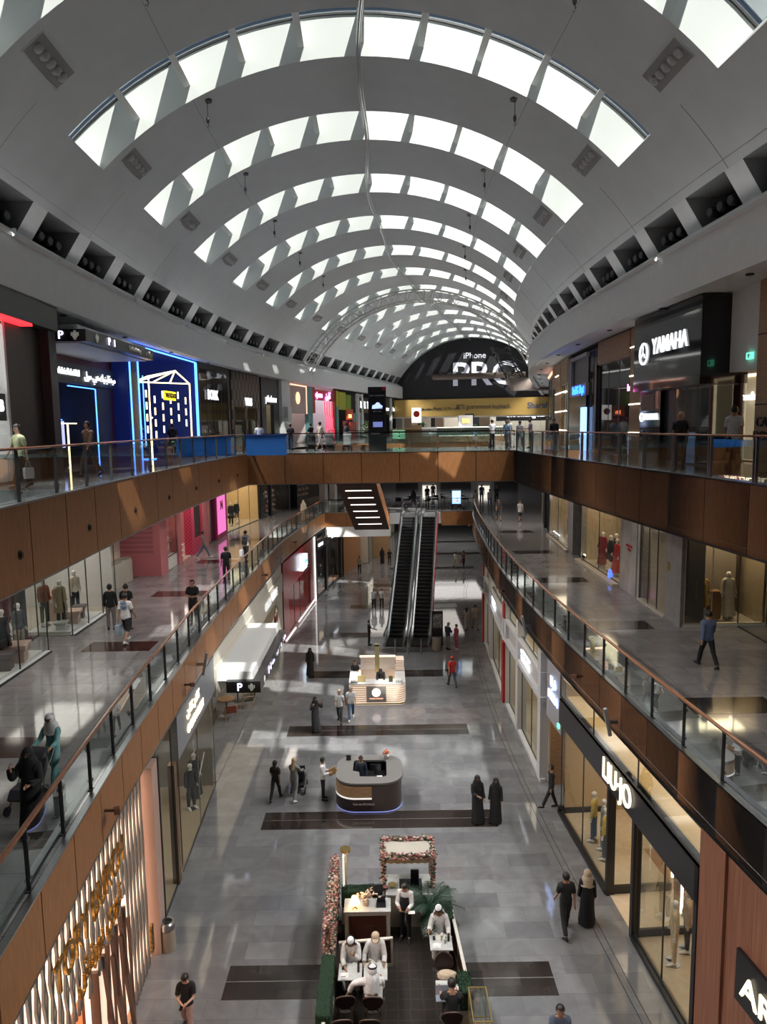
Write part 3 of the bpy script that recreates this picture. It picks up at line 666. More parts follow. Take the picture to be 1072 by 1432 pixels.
    if head in ('hijab', 'ghutra', 'niqab', 'shayla'):
        hm = headm or CB
        if facecover: hole = lambda X, Y, Z: False
        elif head == 'ghutra': hole = lambda X, Y, Z: Y > .01 and Z < .045
        else: hole = lambda X, Y, Z: Y > .045 and -.085 < Z < .06 and abs(X) < .075
        shell(HM, (.110, .118, .135), lambda X, Y, Z: not hole(X, Y, Z)).build('headscarf', hm, r, smooth=True)
        b = MB(); rs = []; base = J['top']; fr_ = headframe(J)
        drop = {'hijab': .20, 'shayla': .34, 'ghutra': .30, 'niqab': .3}[head]
        for t in range(7):
            q = t / 6; rx = .085 + .135 * q ** .6; ry = .095 + .06 * q ** .6
            c = HM @ Vector((0, -.012, -.03)); c = c.lerp(base + Vector((0, -.01, .05)), min(1, q * 1.6)) + Vector((0, 0, -drop * max(0, q - .35) * 1.2))
            a0, a1 = (0, 2 * PI) if head != 'ghutra' else (PI * .62 - PI, PI * .38 + 0)
            if head == 'ghutra': rs.append([c + Vector((rx * math.cos(a), ry * 1.25 * math.sin(a), .02 * math.sin(9 * a))) for a in [PI - .30 + (PI + .60) * j / 19 for j in range(20)]])
            else: rs.append([c + Vector((rx * math.cos(a), ry * math.sin(a), .012 * math.sin(6 * a) * q)) for a in [2 * PI * j / 24 for j in range(24)]])
        b.rings(rs, cap=False, close=head != 'ghutra'); o = b.build('scarf_drape', hm, r, smooth=True)
        if head == 'ghutra':
            b = MB(); b.X = HM @ Matrix.Rotation(-.12, 4, 'X')
            for k in (0, 1): b.tube([(.100 * math.cos(a), -.01 + .108 * math.sin(a), .075 + .018 * k) for a in [2 * PI * j / 20 for j in range(21)]], .011, 6)
            b.build('agal', CB, r, smooth=True)
    if extra: extra(r, J, HM)
    PC[0] += 1
    return r, J
WALK = dict(legL=(22, 6), legR=(-18, 18), armL=(-14, 8, 12, 0), armR=(16, 8, 18, 0))
WALK2 = dict(legL=(-16, 20), legR=(20, 5), armL=(16, 8, 18, 0), armR=(-14, 8, 12, 0))
STAND = dict(legL=(2, 3), legR=(-1, 3), armL=(3, 8, 14, 0), armR=(3, 8, 14, 0))
PHONE = dict(legL=(2, 3), legR=(-2, 3), armL=(18, 8, 75, 35), armR=(18, 8, 75, 35), nod=28)
FOLD = dict(legL=(3, 3), legR=(-2, 3), armL=(14, 10, 80, 62), armR=(16, 10, 78, 58))
TALK = dict(legL=(3, 3), legR=(-2, 3), armL=(15, 12, 75, 30), armR=(38, 22, 128, 15), nod=10)
PUSH = dict(legL=(18, 6), legR=(-14, 14), armL=(35, 8, 42, 8), armR=(35, 8, 42, 8), nod=14)
CARRY = dict(legL=(0, 3), legR=(2, 3), armL=(12, 8, 82, 30), armR=(12, 8, 82, 30))
SIT = dict(sit=1, legL=(84, 86), legR=(86, 88), armL=(38, 10, 60, 30), armR=(40, 10, 55, 30), lean=4, nod=14, spread=6)
def bag(J, side_, r, label, col=(.6, .6, .62), size=(.12, .28, .32), nm='shopping_bag', cat='bag', drop=.1):
    """a carried bag hanging from a hand: a thing of its own standing where the hand is"""
    M_ = Matrix.Translation(r.location) @ Matrix.Rotation(r.rotation_euler.z, 4, 'Z') @ Matrix.Scale(r.scale[0], 4)
    p = M_ @ (J['ha' + side_] + Vector((0, 0, -.03)))
    t = thing(nm, label, cat, (p.x, p.y, p.z), r.rotation_euler.z)
    m = mat('bag_%d%d%d' % tuple(int(c * 99) for c in col), col, .6)
    b = MB(); a, c, hgt = size; b.rings([[(-a / 2 * k, -c / 2 * k, z), (a / 2 * k, -c / 2 * k, z), (a / 2 * k, c / 2 * k, z), (-a / 2 * k, c / 2 * k, z)] for z, k in ((-drop - hgt, .92), (-drop - hgt * .5, 1), (-drop, .96))]); b.build('bag_body', m, t, bevel=.006)
    for sx in (-1, 1): b = MB(); b.tube([(sx * a * .4, -c * .25, -drop), (sx * .01, -.03, 0), (sx * .01, .03, 0), (sx * a * .4, c * .25, -drop)], .006, 5); b.build('handle', m, t)
    return t
# ------------------------------------------------------------------ shops
CREAMW = mat('cream_wall', (.62, .55, .44), .6); BEIGEF = tilemat('beige_floor', (.50, .44, .36), (.54, .48, .40), (.35, .3, .25), 1.2, 1.2, .15, vein=.08)
DARKW = mat('dark_interior', (.03, .028, .028), .6); WHITEW = mat('white_interior', (.66, .65, .63), .6); PINK = mat('pink_panel', (.50, .155, .17), .55); HPINK = mat('hot_pink', (.75, .12, .42), .4)
STONE = mat('grey_stone', (.21, .20, .19), .35, noise=.15, nscale=3); MARBLE = mat('veined_marble', (.30, .28, .265), .15, noise=.3, nscale=1.2, stretch=(1, 1, .5))
REDP = mat('red_lacquer', (.33, .012, .016), .22); REDI = mat('red_interior', (.6, .02, .02), .4); NBLUE = glow('blue_neon', (.07, .25, 1), 2.6); NYEL = glow('yellow_neon', (1, .78, .38), 2.2); BLUEW = mat('blue_wall', (.015, .035, .16), .5, emit=.05, ecol=(.03, .06, .5))  # blue_wall glows faintly by itself, blue light put into the wall material
TERRA = mat('wood_floor', (.33, .17, .08), .3, noise=.25, nscale=4, stretch=(1, 6, 1)); MAROON = mat('maroon_wall', (.13, .012, .02), .5)
class Shop:
    def __init__(s, P0, P1, z, H, label=None, name='shopfront'):
        P0 = Vector(P0[:2]); P1 = Vector(P1[:2]); d = P1 - P0; s.W = d.length; s.rz = math.atan2(d.y, d.x); s.loc = (P0.x, P0.y, z); s.H = H
        s.t = thing(name, label, 'shop front', s.loc, s.rz) if label else None
    def w(s, x, y, z=0):
        c, n = math.cos(s.rz), math.sin(s.rz); return (s.loc[0] + x * c - y * n, s.loc[1] + x * n + y * c, s.loc[2] + z)
    def b(s, nm, m, *boxes, bevel=0):
        for q in boxes[::-1]: o = MB().box((q[0], q[2], q[4]), (q[1], q[3], q[5])).build(nm, m, s.t, bevel=bevel)
        if 'sign' in nm or 'fascia' in nm or 'band' in nm or 'board' in nm: s.last = o
        return o
    def st(s, nm, m, *boxes):
        b = MB(); [b.box((q[0], q[2], q[4]), (q[1], q[3], q[5])) for q in boxes]; return struct(b.build(nm, m, None, s.loc, s.rz))
    def room(s, D, wm, fm, cm=WHITEW, power=60, col=(1, .9, .75), x0=0, x1=None, H=None, o0=0, o1=0):
        x1 = s.W if x1 is None else x1; H = H or s.H
        s.st('wall_shop', wm, *([(x0, x1, D, D + .1, 0, H)] + ([] if o0 else [(x0, x0 + .06, .1, D, 0, H)]) + ([] if o1 else [(x1 - .06, x1, .1, D, 0, H)])))
        s.st('floor', fm, (x0, x1, -.0, D, 0, .03)); s.st('ceiling', cm, (x0, x1, 0, D, H - .06, H))
        if power:
            l = bpy.data.lights.new('shop_light', 'AREA'); l.shape = 'RECTANGLE'; l.size = max(.5, (x1 - x0) * .85); l.size_y = D * .6; l.energy = power; l.color = col
            o = bpy.data.objects.new('shop_light', l); COL.objects.link(o); o.location = s.w((x0 + x1) / 2, D * .45, H - .12); o.rotation_euler = (0, 0, s.rz)
    def glass(s, x0, x1, z0, z1, n=2, y=.0, fm=None, fw=.02):
        b = MB(); b.add([(x0, y, z0), (x1, y, z0), (x1, y, z1), (x0, y, z1)], [(0, 1, 2, 3)]); b.build('glass_pane', SGLASS, s.t)
        if n:
            f = MB()
            for i in range(n + 1): xx = x0 + (x1 - x0) * i / n; f.box((xx - fw / 2, y - .02, z0), (xx + fw / 2, y + .02, z1))
            f.box((x0, y - .02, z0), (x1, y + .02, z0 + .05)); f.box((x0, y - .02, z1 - .05), (x1, y + .02, z1)); f.build('glass_frame', fm or DSTEEL, s.t)
    def txt(s, body, x, z, size, m=WGLOW, y=-.05, depth=.04, sx=1., bold=0., align='CENTER'): return text(body, size, m, getattr(s, 'last', s.t), (x, y, z), depth=depth, sx=sx, bold=bold, align=align)
def goods(s, x0, x1, y, zs, label, cols, n=8, nm='product_box', hgt=.22, seed=1):
    """shelf unit with separate products"""
    r2 = random.Random(seed); t = thing('shelf_unit', 'shelving ' + label, 'shelves', s.w((x0 + x1) / 2, y, 0), s.rz); w_ = (x1 - x0) / 2
    MB().box((-w_, .12, 0), (w_, .16, zs[-1] + .5)).build('back_panel', mat('shelf_back', (.12, .1, .09), .6), t)
    for z in zs: MB().box((-w_, -.16, z - .03), (w_, .14, z)).build('shelf', mat('shelf_pale', (.5, .45, .38), .5), t)
    protos = {}
    for z in zs:
        for k in range(n):
            cidx = r2.randrange(len(cols)); xx = -w_ + (k + .5) * 2 * w_ / n; h_ = hgt * r2.uniform(.6, 1.1)
            if cidx not in protos:
                b = MB(); ww = w_ / n * .75; b.rings([[(-ww * q, -.07 * q, zz), (ww * q, -.07 * q, zz), (ww * q, .07 * q, zz), (-ww * q, .07 * q, zz)] for zz, q in ((0, 1), (.75, 1), (.8, .5), (1, .45))])
                o = b.build(nm, mat('goods_%d_%d_%d' % tuple(int(c * 99) for c in cols[cidx]), cols[cidx], .5)); protos[cidx] = o
            else: o = protos[cidx].copy(); COL.objects.link(o)
            p = s.w((x0 + x1) / 2 + xx, y - .04, z + .03 * 0); o.location = p; o.rotation_euler = (0, 0, s.rz); o.scale = (1, 1, h_)
            tag(o, 'product standing on ' + label, 'product', 'products on ' + label)
def rack(s, x, y, label, cols, n=9, L=1.2, along=0):
    t = thing('clothes_rack', 'clothes rack ' + label, 'clothes rack', s.w(x, y, .03), s.rz + along)
    b = MB(); b.tube([(-L / 2, 0, 0), (-L / 2, 0, 1.5), (L / 2, 0, 1.5), (L / 2, 0, 0)], .015, 6); b.tube([(-L / 2, -.2, .02), (-L / 2, .2, .02)], .015); b.tube([(L / 2, -.2, .02), (L / 2, .2, .02)], .015); b.build('rack_frame', STEEL, t)
    c_, n_ = math.cos(along), math.sin(along)
    for k in range(n):
        xx = -L / 2 + .1 + (L - .2) * k / (n - 1); b = MB(); hl = .9 if k % 3 else 1.1
        b.rings([[(q * .035 * math.cos(a), q2 * math.sin(a), z) for a in [2 * PI * j / 10 for j in range(10)]] for z, q, q2 in ((1.46, .5, .05), (1.42, 1, .2), (1.3, 1.2, .22), (.95, 1, .17), (1.5 - hl, 1.3, .22))])
        c = cols[k % len(cols)]
        one('hanging_garment', b, mat('garment_%d_%d_%d' % tuple(int(q * 99) for q in c), c, .85), 'garment hanging on clothes rack ' + label, 'garment', loc=s.w(x + xx * c_, y + xx * n_, .03), rz=s.rz + along, group='garments on rack ' + label)
MP = dict(legL=(1, 1), legR=(-1, 1), armL=(-4, 12, 14, 0), armR=(4, 12, 10, 0), nod=0)
def mannequin(s, x, y, z, rot, label, top, bottom=CB, pose=None, coat=None, robe=None, headless=False, h=1.78, sleeve='long', fem=True, legs='long', longtop=False):
    p = s.w(x, y, z)
    r, J = person(p[0], p[1], p[2] + .02, s.rz + rot, label, pose or MP, top, bottom, sleeve=sleeve, legs=legs, hair=None, robe=robe, h=h, cat='mannequin', nm='mannequin', skinmat=MANQ, fem=fem, shoes=MANQ, longtop=longtop)
    b = MB(); b.lathe([(.17, -.02), (.17, -.005)], 18); b.build('base_plate', STEEL, r)
    if coat:
        g = MB(); rs = []
        for z_, rx, ry in ((J['top'].z + .03, .09, .08), (1.36, .19, .12), (1.2, .20, .15), (1.02, .18, .14), (.8, .24, .19), (.55, .27, .21)): rs.append([(rx * math.cos(a), ry * math.sin(a), z_) for a in [PI / 2 + .16 + (2 * PI - .32) * j / 23 for j in range(24)]])
        g.rings(rs, cap=False, close=False); g.build('coat', coat, r, smooth=True)
    return r
def platform(s, x0, x1, y0, y1, label, z=.12, m=None): one('display_platform', MB().box((x0, y0, 0), (x1, y1, z)), m or WHITEW, label, 'platform', loc=s.loc, rz=s.rz, bevel=.01)
TAN = cloth('camel', (.34, .25, .15)); PALE = cloth('pale_tan', (.55, .47, .36)); CRD = cloth('deep_red', (.42, .015, .02)); CMUS = cloth('mustard', (.55, .42, .08)); CWINE = cloth('wine', (.10, .02, .03)); CGOLD = cloth('ochre', (.40, .24, .06))
CHAMP = cloth('champagne', (.58, .46, .30))
GC = [(.03, .03, .035), (.4, .32, .22), (.3, .02, .03), (.12, .12, .13)]; GC2 = [(.5, .42, .3), (.2, .24, .3), (.55, .5, .42)]

CDG = cloth('charcoal', (.05, .05, .055)); CJ = cloth('jeans', (.07, .13, .22)); CMUS = CMUS
# ======== top floor, left
UL = -11.0
def lf(a, b, u=UL): return P(a, u), P(b, u)
s = Shop(*lf(14, 20.9, -10.2), Z2, 5.5, 'white gridded sportswear shop front with red lit sign at the far left')
s.room(4, WHITEW, T2, power=170, col=(.95, .97, 1)); s.b('lintel', DGREY, (0, s.W + 2.9, -.4, .1, 4.6, 5.45))
s.b('lit_red_sign', glow('red_sign', (1, .03, .04), 1.3), (3, s.W + 1.1, -.36, -.02, 4.52, 4.62))
s.b('portal_edge', WHITEW, (s.W - .12, s.W, -.05, .3, 0, 4.6), (s.W - 1.6, s.W, .15, .2, 2.7, 2.75))
gl_ = MB()
for k in range(9): gl_.box((s.W - 3 + k * .3, .25, .6), (s.W - 2.97 + k * .3, .28, 3.0))
for k in range(9): gl_.box((s.W - 3, .25, .6 + k * .3), (s.W - .5, .28, .63 + k * .3))
gl_.build('white_lattice', glow('lattice_white', (.9, .9, .86), .9), s.t)  # lattice bars emit, strong shop lighting put into their material
s.b('logo_board', BLACK, (s.W - 1.2, s.W - .2, -.02, .03, 1.75, 2.5)); s.txt('NB', s.W - .7, 2.15, .42, bold=.02)
s.glass(s.W - 3.5, s.W - .1, .0, 4.5, 3)
platform(s, s.W - 3.2, s.W - .4, .5, 1.6, 'white lit display platform inside the gridded sportswear shop', .5)
s.b('dark_pier', mat('brown_pier', (.033, .022, .018), .4), (s.W + .05, s.W + 2.35, -.02, .5, 0, 4.6)); s.b('pier_return', DGREY, (s.W + 2.35, s.W + 2.9, -.3, .5, 0, 5.45))
s = Shop(P(26.6, -11.75), P(33.4, -11.75), Z2, 5.5, 'dark clinic front with white lit English and Arabic lettering')
s.room(3, DARKW, T2, DARKW, 12, (.4, .5, 1), x1=4.7)
s.b('sign_band', DGREY, (0, 6.8, -.12, .1, 3.3, 4.1)); s.txt('Mediclinic Dubai Mall', 1.75, 3.72, .37, y=-.16, sx=.72)
s.txt(arabic('مول') + ' ' + arabic('دبي') + ' ' + arabic('ميدكلينيك'), 5.1, 3.68, .44, y=-.16)
s.b('pier', mat('ribbed_brown', (.05, .04, .035), .5, noise=.3, nscale=9, stretch=(9, 9, .3)), (4.75, 6.4, -.04, .2, 0, 3.3)); s.b('maroon_wall', MAROON, (6.4, 6.85, -.02, .2, 0, 5.4), (0, 6.85, -.02, .2, 4.1, 5.4))
s.b('blue_panel', BLUEW, (.3, 4.6, 1.5, 1.55, 1.9, 3.2)); s.b('neon_frame', NBLUE, (4.66, 4.70, -.08, -.04, -.0, 3.2), (2.0, 4.66, -.05, -.01, 3.18, 3.22), (2.2, 2.24, 1.4, 1.44, 1.9, 3.2), (3.9, 3.94, 1.4, 1.44, 1.9, 3.2), (2.2, 4.6, 1.4, 1.44, 1.9, 1.94))
SCR = mat('sky_screen', (.2, .25, .5), .4, emit=1.1, ecol=(.35, .38, .8)); s.b('video_screen', SCR, (.4, 3.6, .9, .96, .75, 1.85))
s.b('yellow_light_frame', NYEL, (1.75, 1.80, -.05, 0, -.0, 1.75), (.6, 2.6, -.05, 0, 1.71, 1.75))
goods(s, .6, 1.6, .6, (.2, .5, .8, 1.1, 1.4), 'left of the yellow light frame', [(.5, .4, .2), (.2, .15, .1), (.6, .55, .4), (.1, .3, .5)], 7)
s = Shop(*lf(33.3, 42.7), Z2, 5.5, 'dark blue shop front outlined in blue neon with yellow neon house frame')
s.room(3.5, BLUEW, T2, BLUEW, 8, (.35, .5, 1)); s.b('dark_pier', DGREY, (.12, .95, -.02, .4, 0, 5.4))
s.b('neon_outline', NBLUE, (0, .06, -.06, 0, 0, 5.3), (1.0, 1.06, -.06, 0, 0, 5.3), (0, s.W, -.1, -.05, 5.33, 5.4), (s.W - .3, s.W - .22, -.12, -.05, 0, 5.35), (s.W - .05, s.W + .03, -.12, -.05, 0, 5.35), (2.2, 2.25, .8, .84, 1.6, 4.2), (3.0, 3.05, .8, .84, 1.6, 4.2), (3.8, 3.85, .8, .84, .6, 4.2), (1.1, 1.9, -.4, .2, .0, .04))
t = thing('neon_house_frame', 'pale yellow neon frame shaped like a tall house in the blue shop', 'display frame', s.w(1.6, -.3, 0), s.rz)
def nt_(*pts): b = MB(); b.tube(pts, .045, 4); return b.build('neon_tube', NYEL, t)
ZH, ZR, WX = 4.0, 4.55, 6.4
nt_((0, 0, 0), (0, 0, ZH), (WX * .62, .0, ZR), (WX, 0, ZH), (WX, 0, 0)); nt_((0, 0, ZH), (2.4, 1.6, ZH - .1), (WX, 0, ZH)); nt_((2.4, 1.6, 0), (2.4, 1.6, ZH - .1)); nt_((0, 0, 2.0), (1.9, .6, 2.05)); nt_((WX * .62, 0, ZR), (2.4, 1.6, ZH - .1)); nt_((3.6, 1.1, ZH - .05), (WX * .62, 0, ZR), (4.8, .6, ZH - .05))
for k in range(22): xx = 2.8 + (k % 6) * .62; zz = 3.5 - .62 * (k // 6) - .28 * (k % 2); nt_((xx, 1.2 - (xx - 2.8) * .35, zz), (xx, 1.2 - (xx - 2.8) * .35, zz - .38))
YSG = glow('yellow_sign', (1, .75, .02), 1.5)
b = MB(); b.box((1.9, -.1, 2.95), (3.6, -.02, 3.4)); b.build('sign_plate', YSG, t); text('WEEKDAY', .34, DGREY, t, (2.75, -.13, 3.17), bold=.01); b = MB(); b.box((3.2, -.1, .85), (5.0, -.02, .95)); b.box((4.4, -.1, .7), (4.9, -.02, .85)); b.build('sign_plate', YSG, t)
goods(s, 1.9, 4.2, 1.2, (.3, .7, 1.1, 1.5), 'inside the neon house frame', [(.5, .12, .05), (.6, .6, .6), (.1, .1, .12), (.35, .2, .1)], 9)
s = Shop(*lf(43.1, 48.6), Z2, 5.5, 'tall dark glass shop front with white BORK lettering')
s.room(3, DARKW, T2, DARKW, 18); s.b('frame', DSTEEL, (0, s.W, -.05, .1, 5.2, 5.5), (s.W - .25, s.W, -.05, .3, 0, 5.4), (0, .12, -.05, .3, 0, 5.4), (2.3, 2.36, .0, .05, 0, 5.2)); s.glass(.12, s.W - .25, 0, 5.2, 4); s.txt('BORK', 2.4, 3.55, .85, y=-.1, bold=.015, sx=.9)
s.b('curtain', mat('brown_curtain', (.09, .05, .035), .7, noise=.4, nscale=8, stretch=(7, 7, .2)), (.2, s.W - .3, 1.2, 1.3, 0, 5.1))
goods(s, 1.0, 4.6, .8, (.4, .8, 1.2), 'in front of the dark brown curtain', [(.6, .6, .6), (.4, .2, .1), (.1, .1, .1)], 8)
s = Shop(*lf(48.9, 54.7), Z2, 5.5, 'shop front with brown and black checker blocks and small white sign')
s.room(3, DARKW, T2, DARKW, 15); ck = checkmat('checker_blocks', (.22, .13, .08), (.03, .04, .045), (2.6, 2.6, 1.45)); s.b('checker_fascia', ck, (0, s.W, -.1, .1, 3.0, 5.4), (0, .55, -.08, .1, 0, 3.0), (s.W - .7, s.W, -.08, .1, 0, 3.0), (s.W / 2 - .25, s.W / 2 + .25, -.06, .1, 0, 3.0)); s.glass(.5, s.W - .6, 0, 3, 2); s.txt('VANS', s.W * .55, 3.35, .75, y=-.15, bold=.03, sx=.8)
s.b('white_sneaker_wall', WHITEW, (1.2, 2.4, 1.5, 1.55, .8, 2.0)); 
s = Shop(*lf(55.1, 59.0), Z2, 5.5, 'dark grey shop front with glowing lower case white sign')
s.room(3, CREAMW, T2, WHITEW, 25); s.b('portal', DGREY, (0, 1.0, -.1, .2, 0, 5.4), (2.9, s.W, -.1, .2, 0, 5.4), (1.0, 2.9, -.1, .2, 3.3, 5.4)); s.txt('yellowkorner', 2.2, 3.75, .72, y=-.15, bold=.015, sx=.7); goods(s, 1.1, 2.8, .8, (.5, .9, 1.3, 1.7), 'inside dark grey shop, top floor', [(.5, .2, .25), (.6, .5, .5)], 5)
s = Shop(*lf(59.1, 61.1), Z2, 5.5, 'tall white pier carrying a small white speaker'); s.b('pier', WHITE, (0, s.W, -.35, .5, 0, 5.4), ); s.b('speaker_box', mat('speaker_white', (.6, .62, .6), .5), (.3, 1.3, -.75, -.35, 1.9, 3.2))
s = Shop(*lf(61.2, 65.8), Z2, 5.5, 'pale rose shop front edged by a copper light with round gold emblem')
s.room(2.5, mat('rose_wall', (.5, .42, .42), .6), T2, WHITEW, 60); s.b('rose_fascia', mat('rose_panel', (.42, .34, .33), .5), (0, s.W, -.1, .1, 2.7, 5.3)); s.b('copper_light', glow('copper', (1, .45, .3), 1.3), (0, s.W, -.14, -.08, 5.2, 5.3), (s.W - .12, s.W, -.14, -.08, 2.7, 5.3)); b = MB(); b.rings([[(s.W / 2 + r_ * math.cos(a), -.12 - d_, 4.1 + r_ * math.sin(a)) for a in [2 * PI * k / 20 for k in range(20)]] for r_, d_ in ((.55, 0), (.55, .04), (.4, .04), (.38, 0))]); b.build('emblem', glow('emblem_gold', (1, .55, .3), 1), s.t); s.txt('SW', s.W / 2, 4.1, .45, glow('emblem_gold', (1, .55, .3), 1), y=-.13); s.b('screen', glow('lilac_screen', (.4, .35, 1), 1.3), (.6, 1.6, 1.5, 1.55, 1.2, 2.2))
s = Shop(*lf(65.9, 74.2), Z2, 5.5, 'shop front in teal and red with pink neon Arabic and English sign')
s.room(3, WHITEW, T2, WHITEW, 110, (.85, .85, 1)); s.b('teal_pier', mat('teal_panel', (.08, .24, .24), .4), (0, 1.3, -.2, .2, 0, 5.3)); s.b('red_panels', mat('red_panel', (.35, .015, .02), .4), (1.3, 2.2, -.15, .1, 2.8, 5.3), (2.2, s.W, -.1, .1, 4.1, 5.1), (s.W - .3, s.W, -.12, .1, 0, 5.3))
NPK = glow('pink_neon', (1, .25, .85), 4); s.txt('ej care', 3.4, 4.6, .75, NPK, y=-.16, bold=.02); s.txt(arabic('كلين'), 6.2, 4.6, .9, NPK, y=-.16, bold=.02)
RN = glow('red_neon', (1, .03, .08), 1.6)
for k in range(4):
    b = MB(); xx = 5.2 + k * .75; b.tube([(xx, -.1, 4.0), (xx, -.1, 3.0 - k * .1), (xx + .35, -.1, 2.6 - k * .1), (xx + .35, -.1, 1.4), (xx + .7, -.1, 1.0), (xx + .7, -.1, .3)], .05, 5); b.build('neon_tube', RN, s.t)
s.b('lit_screen', glow('white_blue_screen', (.5, .65, 1), 1.5), (2.4, 3.4, .8, .85, .3, 2.7))
s = Shop(*lf(74.4, 82.4), Z2, 5.5, 'colour block shop front of green, orange, red and teal panels')
s.room(3, DARKW, T2, DARKW, 30); cb = [((.33, .36, .03), (1.2, 3.8, 3.3, 5.2)), ((.10, .28, .25), (.3, 1.1, 0, 3.6)), ((.4, .36, .02), (.3, 1.1, 3.6, 5.3)), ((.16, .27, .02), (4.0, 5.8, 3.4, 5.0)), ((.5, .06, .015), (4.0, 6.6, 2.2, 3.4)), ((.38, .02, .02), (5.0, 8.0, 0, 2.0)), ((.09, .26, .27), (6.6, 8.0, 2.0, 3.0)), ((.36, .05, .07), (2.6, 4.2, .8, 2.1)), ((.28, .34, .04), (3.2, 4.6, 0, .9))]
for i, (c, (a, b_, z0, z1)) in enumerate(cb): s.b('colour_panel', mat('block_%d' % i, c, .45), (a, b_, -.1, 0, z0, z1))
s.txt('SUN', 5.2, 2.6, .6, glow('orange_neon', (1, .3, .1), 3), y=-.15)
s = Shop(*lf(82.6, 91), Z2, 5.5, 'white piered shop front with black sign and round white letter'); s.room(3, DARKW, T2, DARKW, 30); s.b('white_pier', WHITE, (0, .5, -.2, .2, 0, 5.3), (1.7, 2.3, -.2, .2, 0, 5.3)); s.b('black_sign', BLACK, (.5, 8.3, -.1, .1, 3.1, 4.9)); s.txt('R', 1.1, 4.0, 1.1, y=-.25, bold=.03); s.txt('R  Tawa', 4.8, 4.0, 1.2, y=-.15, bold=.03); goods(s, 2.5, 7.5, .6, (.5, 1.0, 1.5), 'under the black sign with round letter', [(.5, .4, .3), (.2, .1, .1)], 9)
for i, (a, b_) in enumerate(((91.2, 94.6), (95, 98.4), (98.8, 102.4))):
    s = Shop(*lf(a, b_), Z2, 5.5, '%s of the three far black shop fronts between white piers' % ('nearest', 'middle', 'furthest')[i]); s.room(3, DARKW, T2, DARKW, 15); s.b('white_pier', WHITE, (-.2, .35, -.3, .2, 0, 5.3)); s.b('frame', BLACK, (.35, s.W, -.1, .1, 3.0, 5.3), (.35, .7, -.1, .1, 0, 3), (s.W - .3, s.W, -.1, .1, 0, 3)); s.txt(('pure', 'home', 'box')[i], s.W / 2 + .2, 3.8, .8, y=-.15, bold=.02)
# far end of the top floor
EY = 101.6; ec = P(EY, 0); edir = Vector((1, -.25, 0)).normalized()
s = Shop(ec - edir * 14, ec + edir * 16, Z2, 14, 'black billboard wall under the vault end with phone advert and yellow band', 'billboard_wall')
bl = MB(); pts = [(14 + 12.35 * math.sin(a), CZV - Z2 + 12.35 * math.cos(a)) for a in [-1.28 + 2.56 * k / 40 for k in range(41)]] + [(26, 4.4), (2, 4.4)]
bl.add([(x, -.0, z) for x, z in pts] + [(x, .4, z) for x, z in pts], [tuple(range(len(pts))), tuple(range(len(pts), 2 * len(pts)))[::-1]]); bl.build('billboard', mat('billboard_black', (.012, .012, .016), .5), s.t)
YB_ = mat('banner_yellow', (.50, .33, .09), .55); s.b('yellow_banner', YB_, (1.0, 27, -.5, .1, 2.7, 5.1))
s.b('soffit_band', WHITE, (1.0, 27, -.2, .1, 2.5, 2.7))
s.txt('Get the new iPhone 16 Pro with', 9.3, 3.75, .62, DGREY, y=-.53, sx=.8); s.txt('80% guaranteed buyback.', 15.9, 3.95, .92, DGREY, y=-.53, sx=.82); s.txt('Sharaf DG', 24.2, 3.95, 1.1, mat('banner_blue', (.05, .10, .22), .5), y=-.53, bold=.02)
LET = mat('advert_white', (.62, .64, .72), .5, emit=.15, ecol=(.6, .62, .75)); s.txt('iPhone', 14.6, 11.0, 1.15, LET, y=-.05); s.txt('PRO', 11.3, 8.35, 4.5, LET, y=-.05, bold=.08, sx=1.12, align='LEFT')
b = MB(); b.rings([[(8.6 + (13 * t_), -.25 - .3 * math.sin(a) * 0 - .18 * math.cos(a), 8.2 + (.42 * math.sin(a)) * (1 if t_ > .01 else .4)) for a in [2 * PI * k / 12 for k in range(12)]] for t_ in (0, .012, .05, .5, 1)]); b.build('phone_edge', mat('phone_titanium', (.16, .13, .11), .3, .8), s.t)
for k in range(3): b = MB(); b.lathe([(.4, 0), (.4, .2), (.3, .25)], 14, (9.8 + k * 1.3, -.3, 8.55)); b.build('lens', DSTEEL, s.t)
s2 = Shop(ec - edir * 14 + Vector((0, 9, 0)), ec + edir * 16 + Vector((0, 9, 0)), Z2, 6, 'far department store front with white lit sign on black'); s2.room(3, CREAMW, T2, WHITEW, 200)
s2.b('black_sign', BLACK, (19, 30, -.2, .1, 2.0, 4.0)); s2.txt("bloomingdale's", 24.0, 2.9, 1.15, y=-.25, bold=.03); s2.b('white_fascia', WHITE, (0, 30, -.1, .1, 4.0, 6)); s2.b('stone_pier', mat('beige_stone', (.30, .22, .16), .5), (6.5, 7.6, -8, -7, 0, 2.6), (11, 12.2, -8, -7, 0, 2.6), (17.4, 18.8, -8, -7, 0, 2.6), (26.5, 28, -8, -7, 0, 2.6), (3, 4.0, -8, -7, 0, 2.6)); s2.glass(19, 30, 0, 2.0, 5)
s2.b('dark_doorway', BLACK, (9, 10.5, -.15, .1, 0, 3.2), (14.4, 16.5, -.15, .1, 0, 3.0))

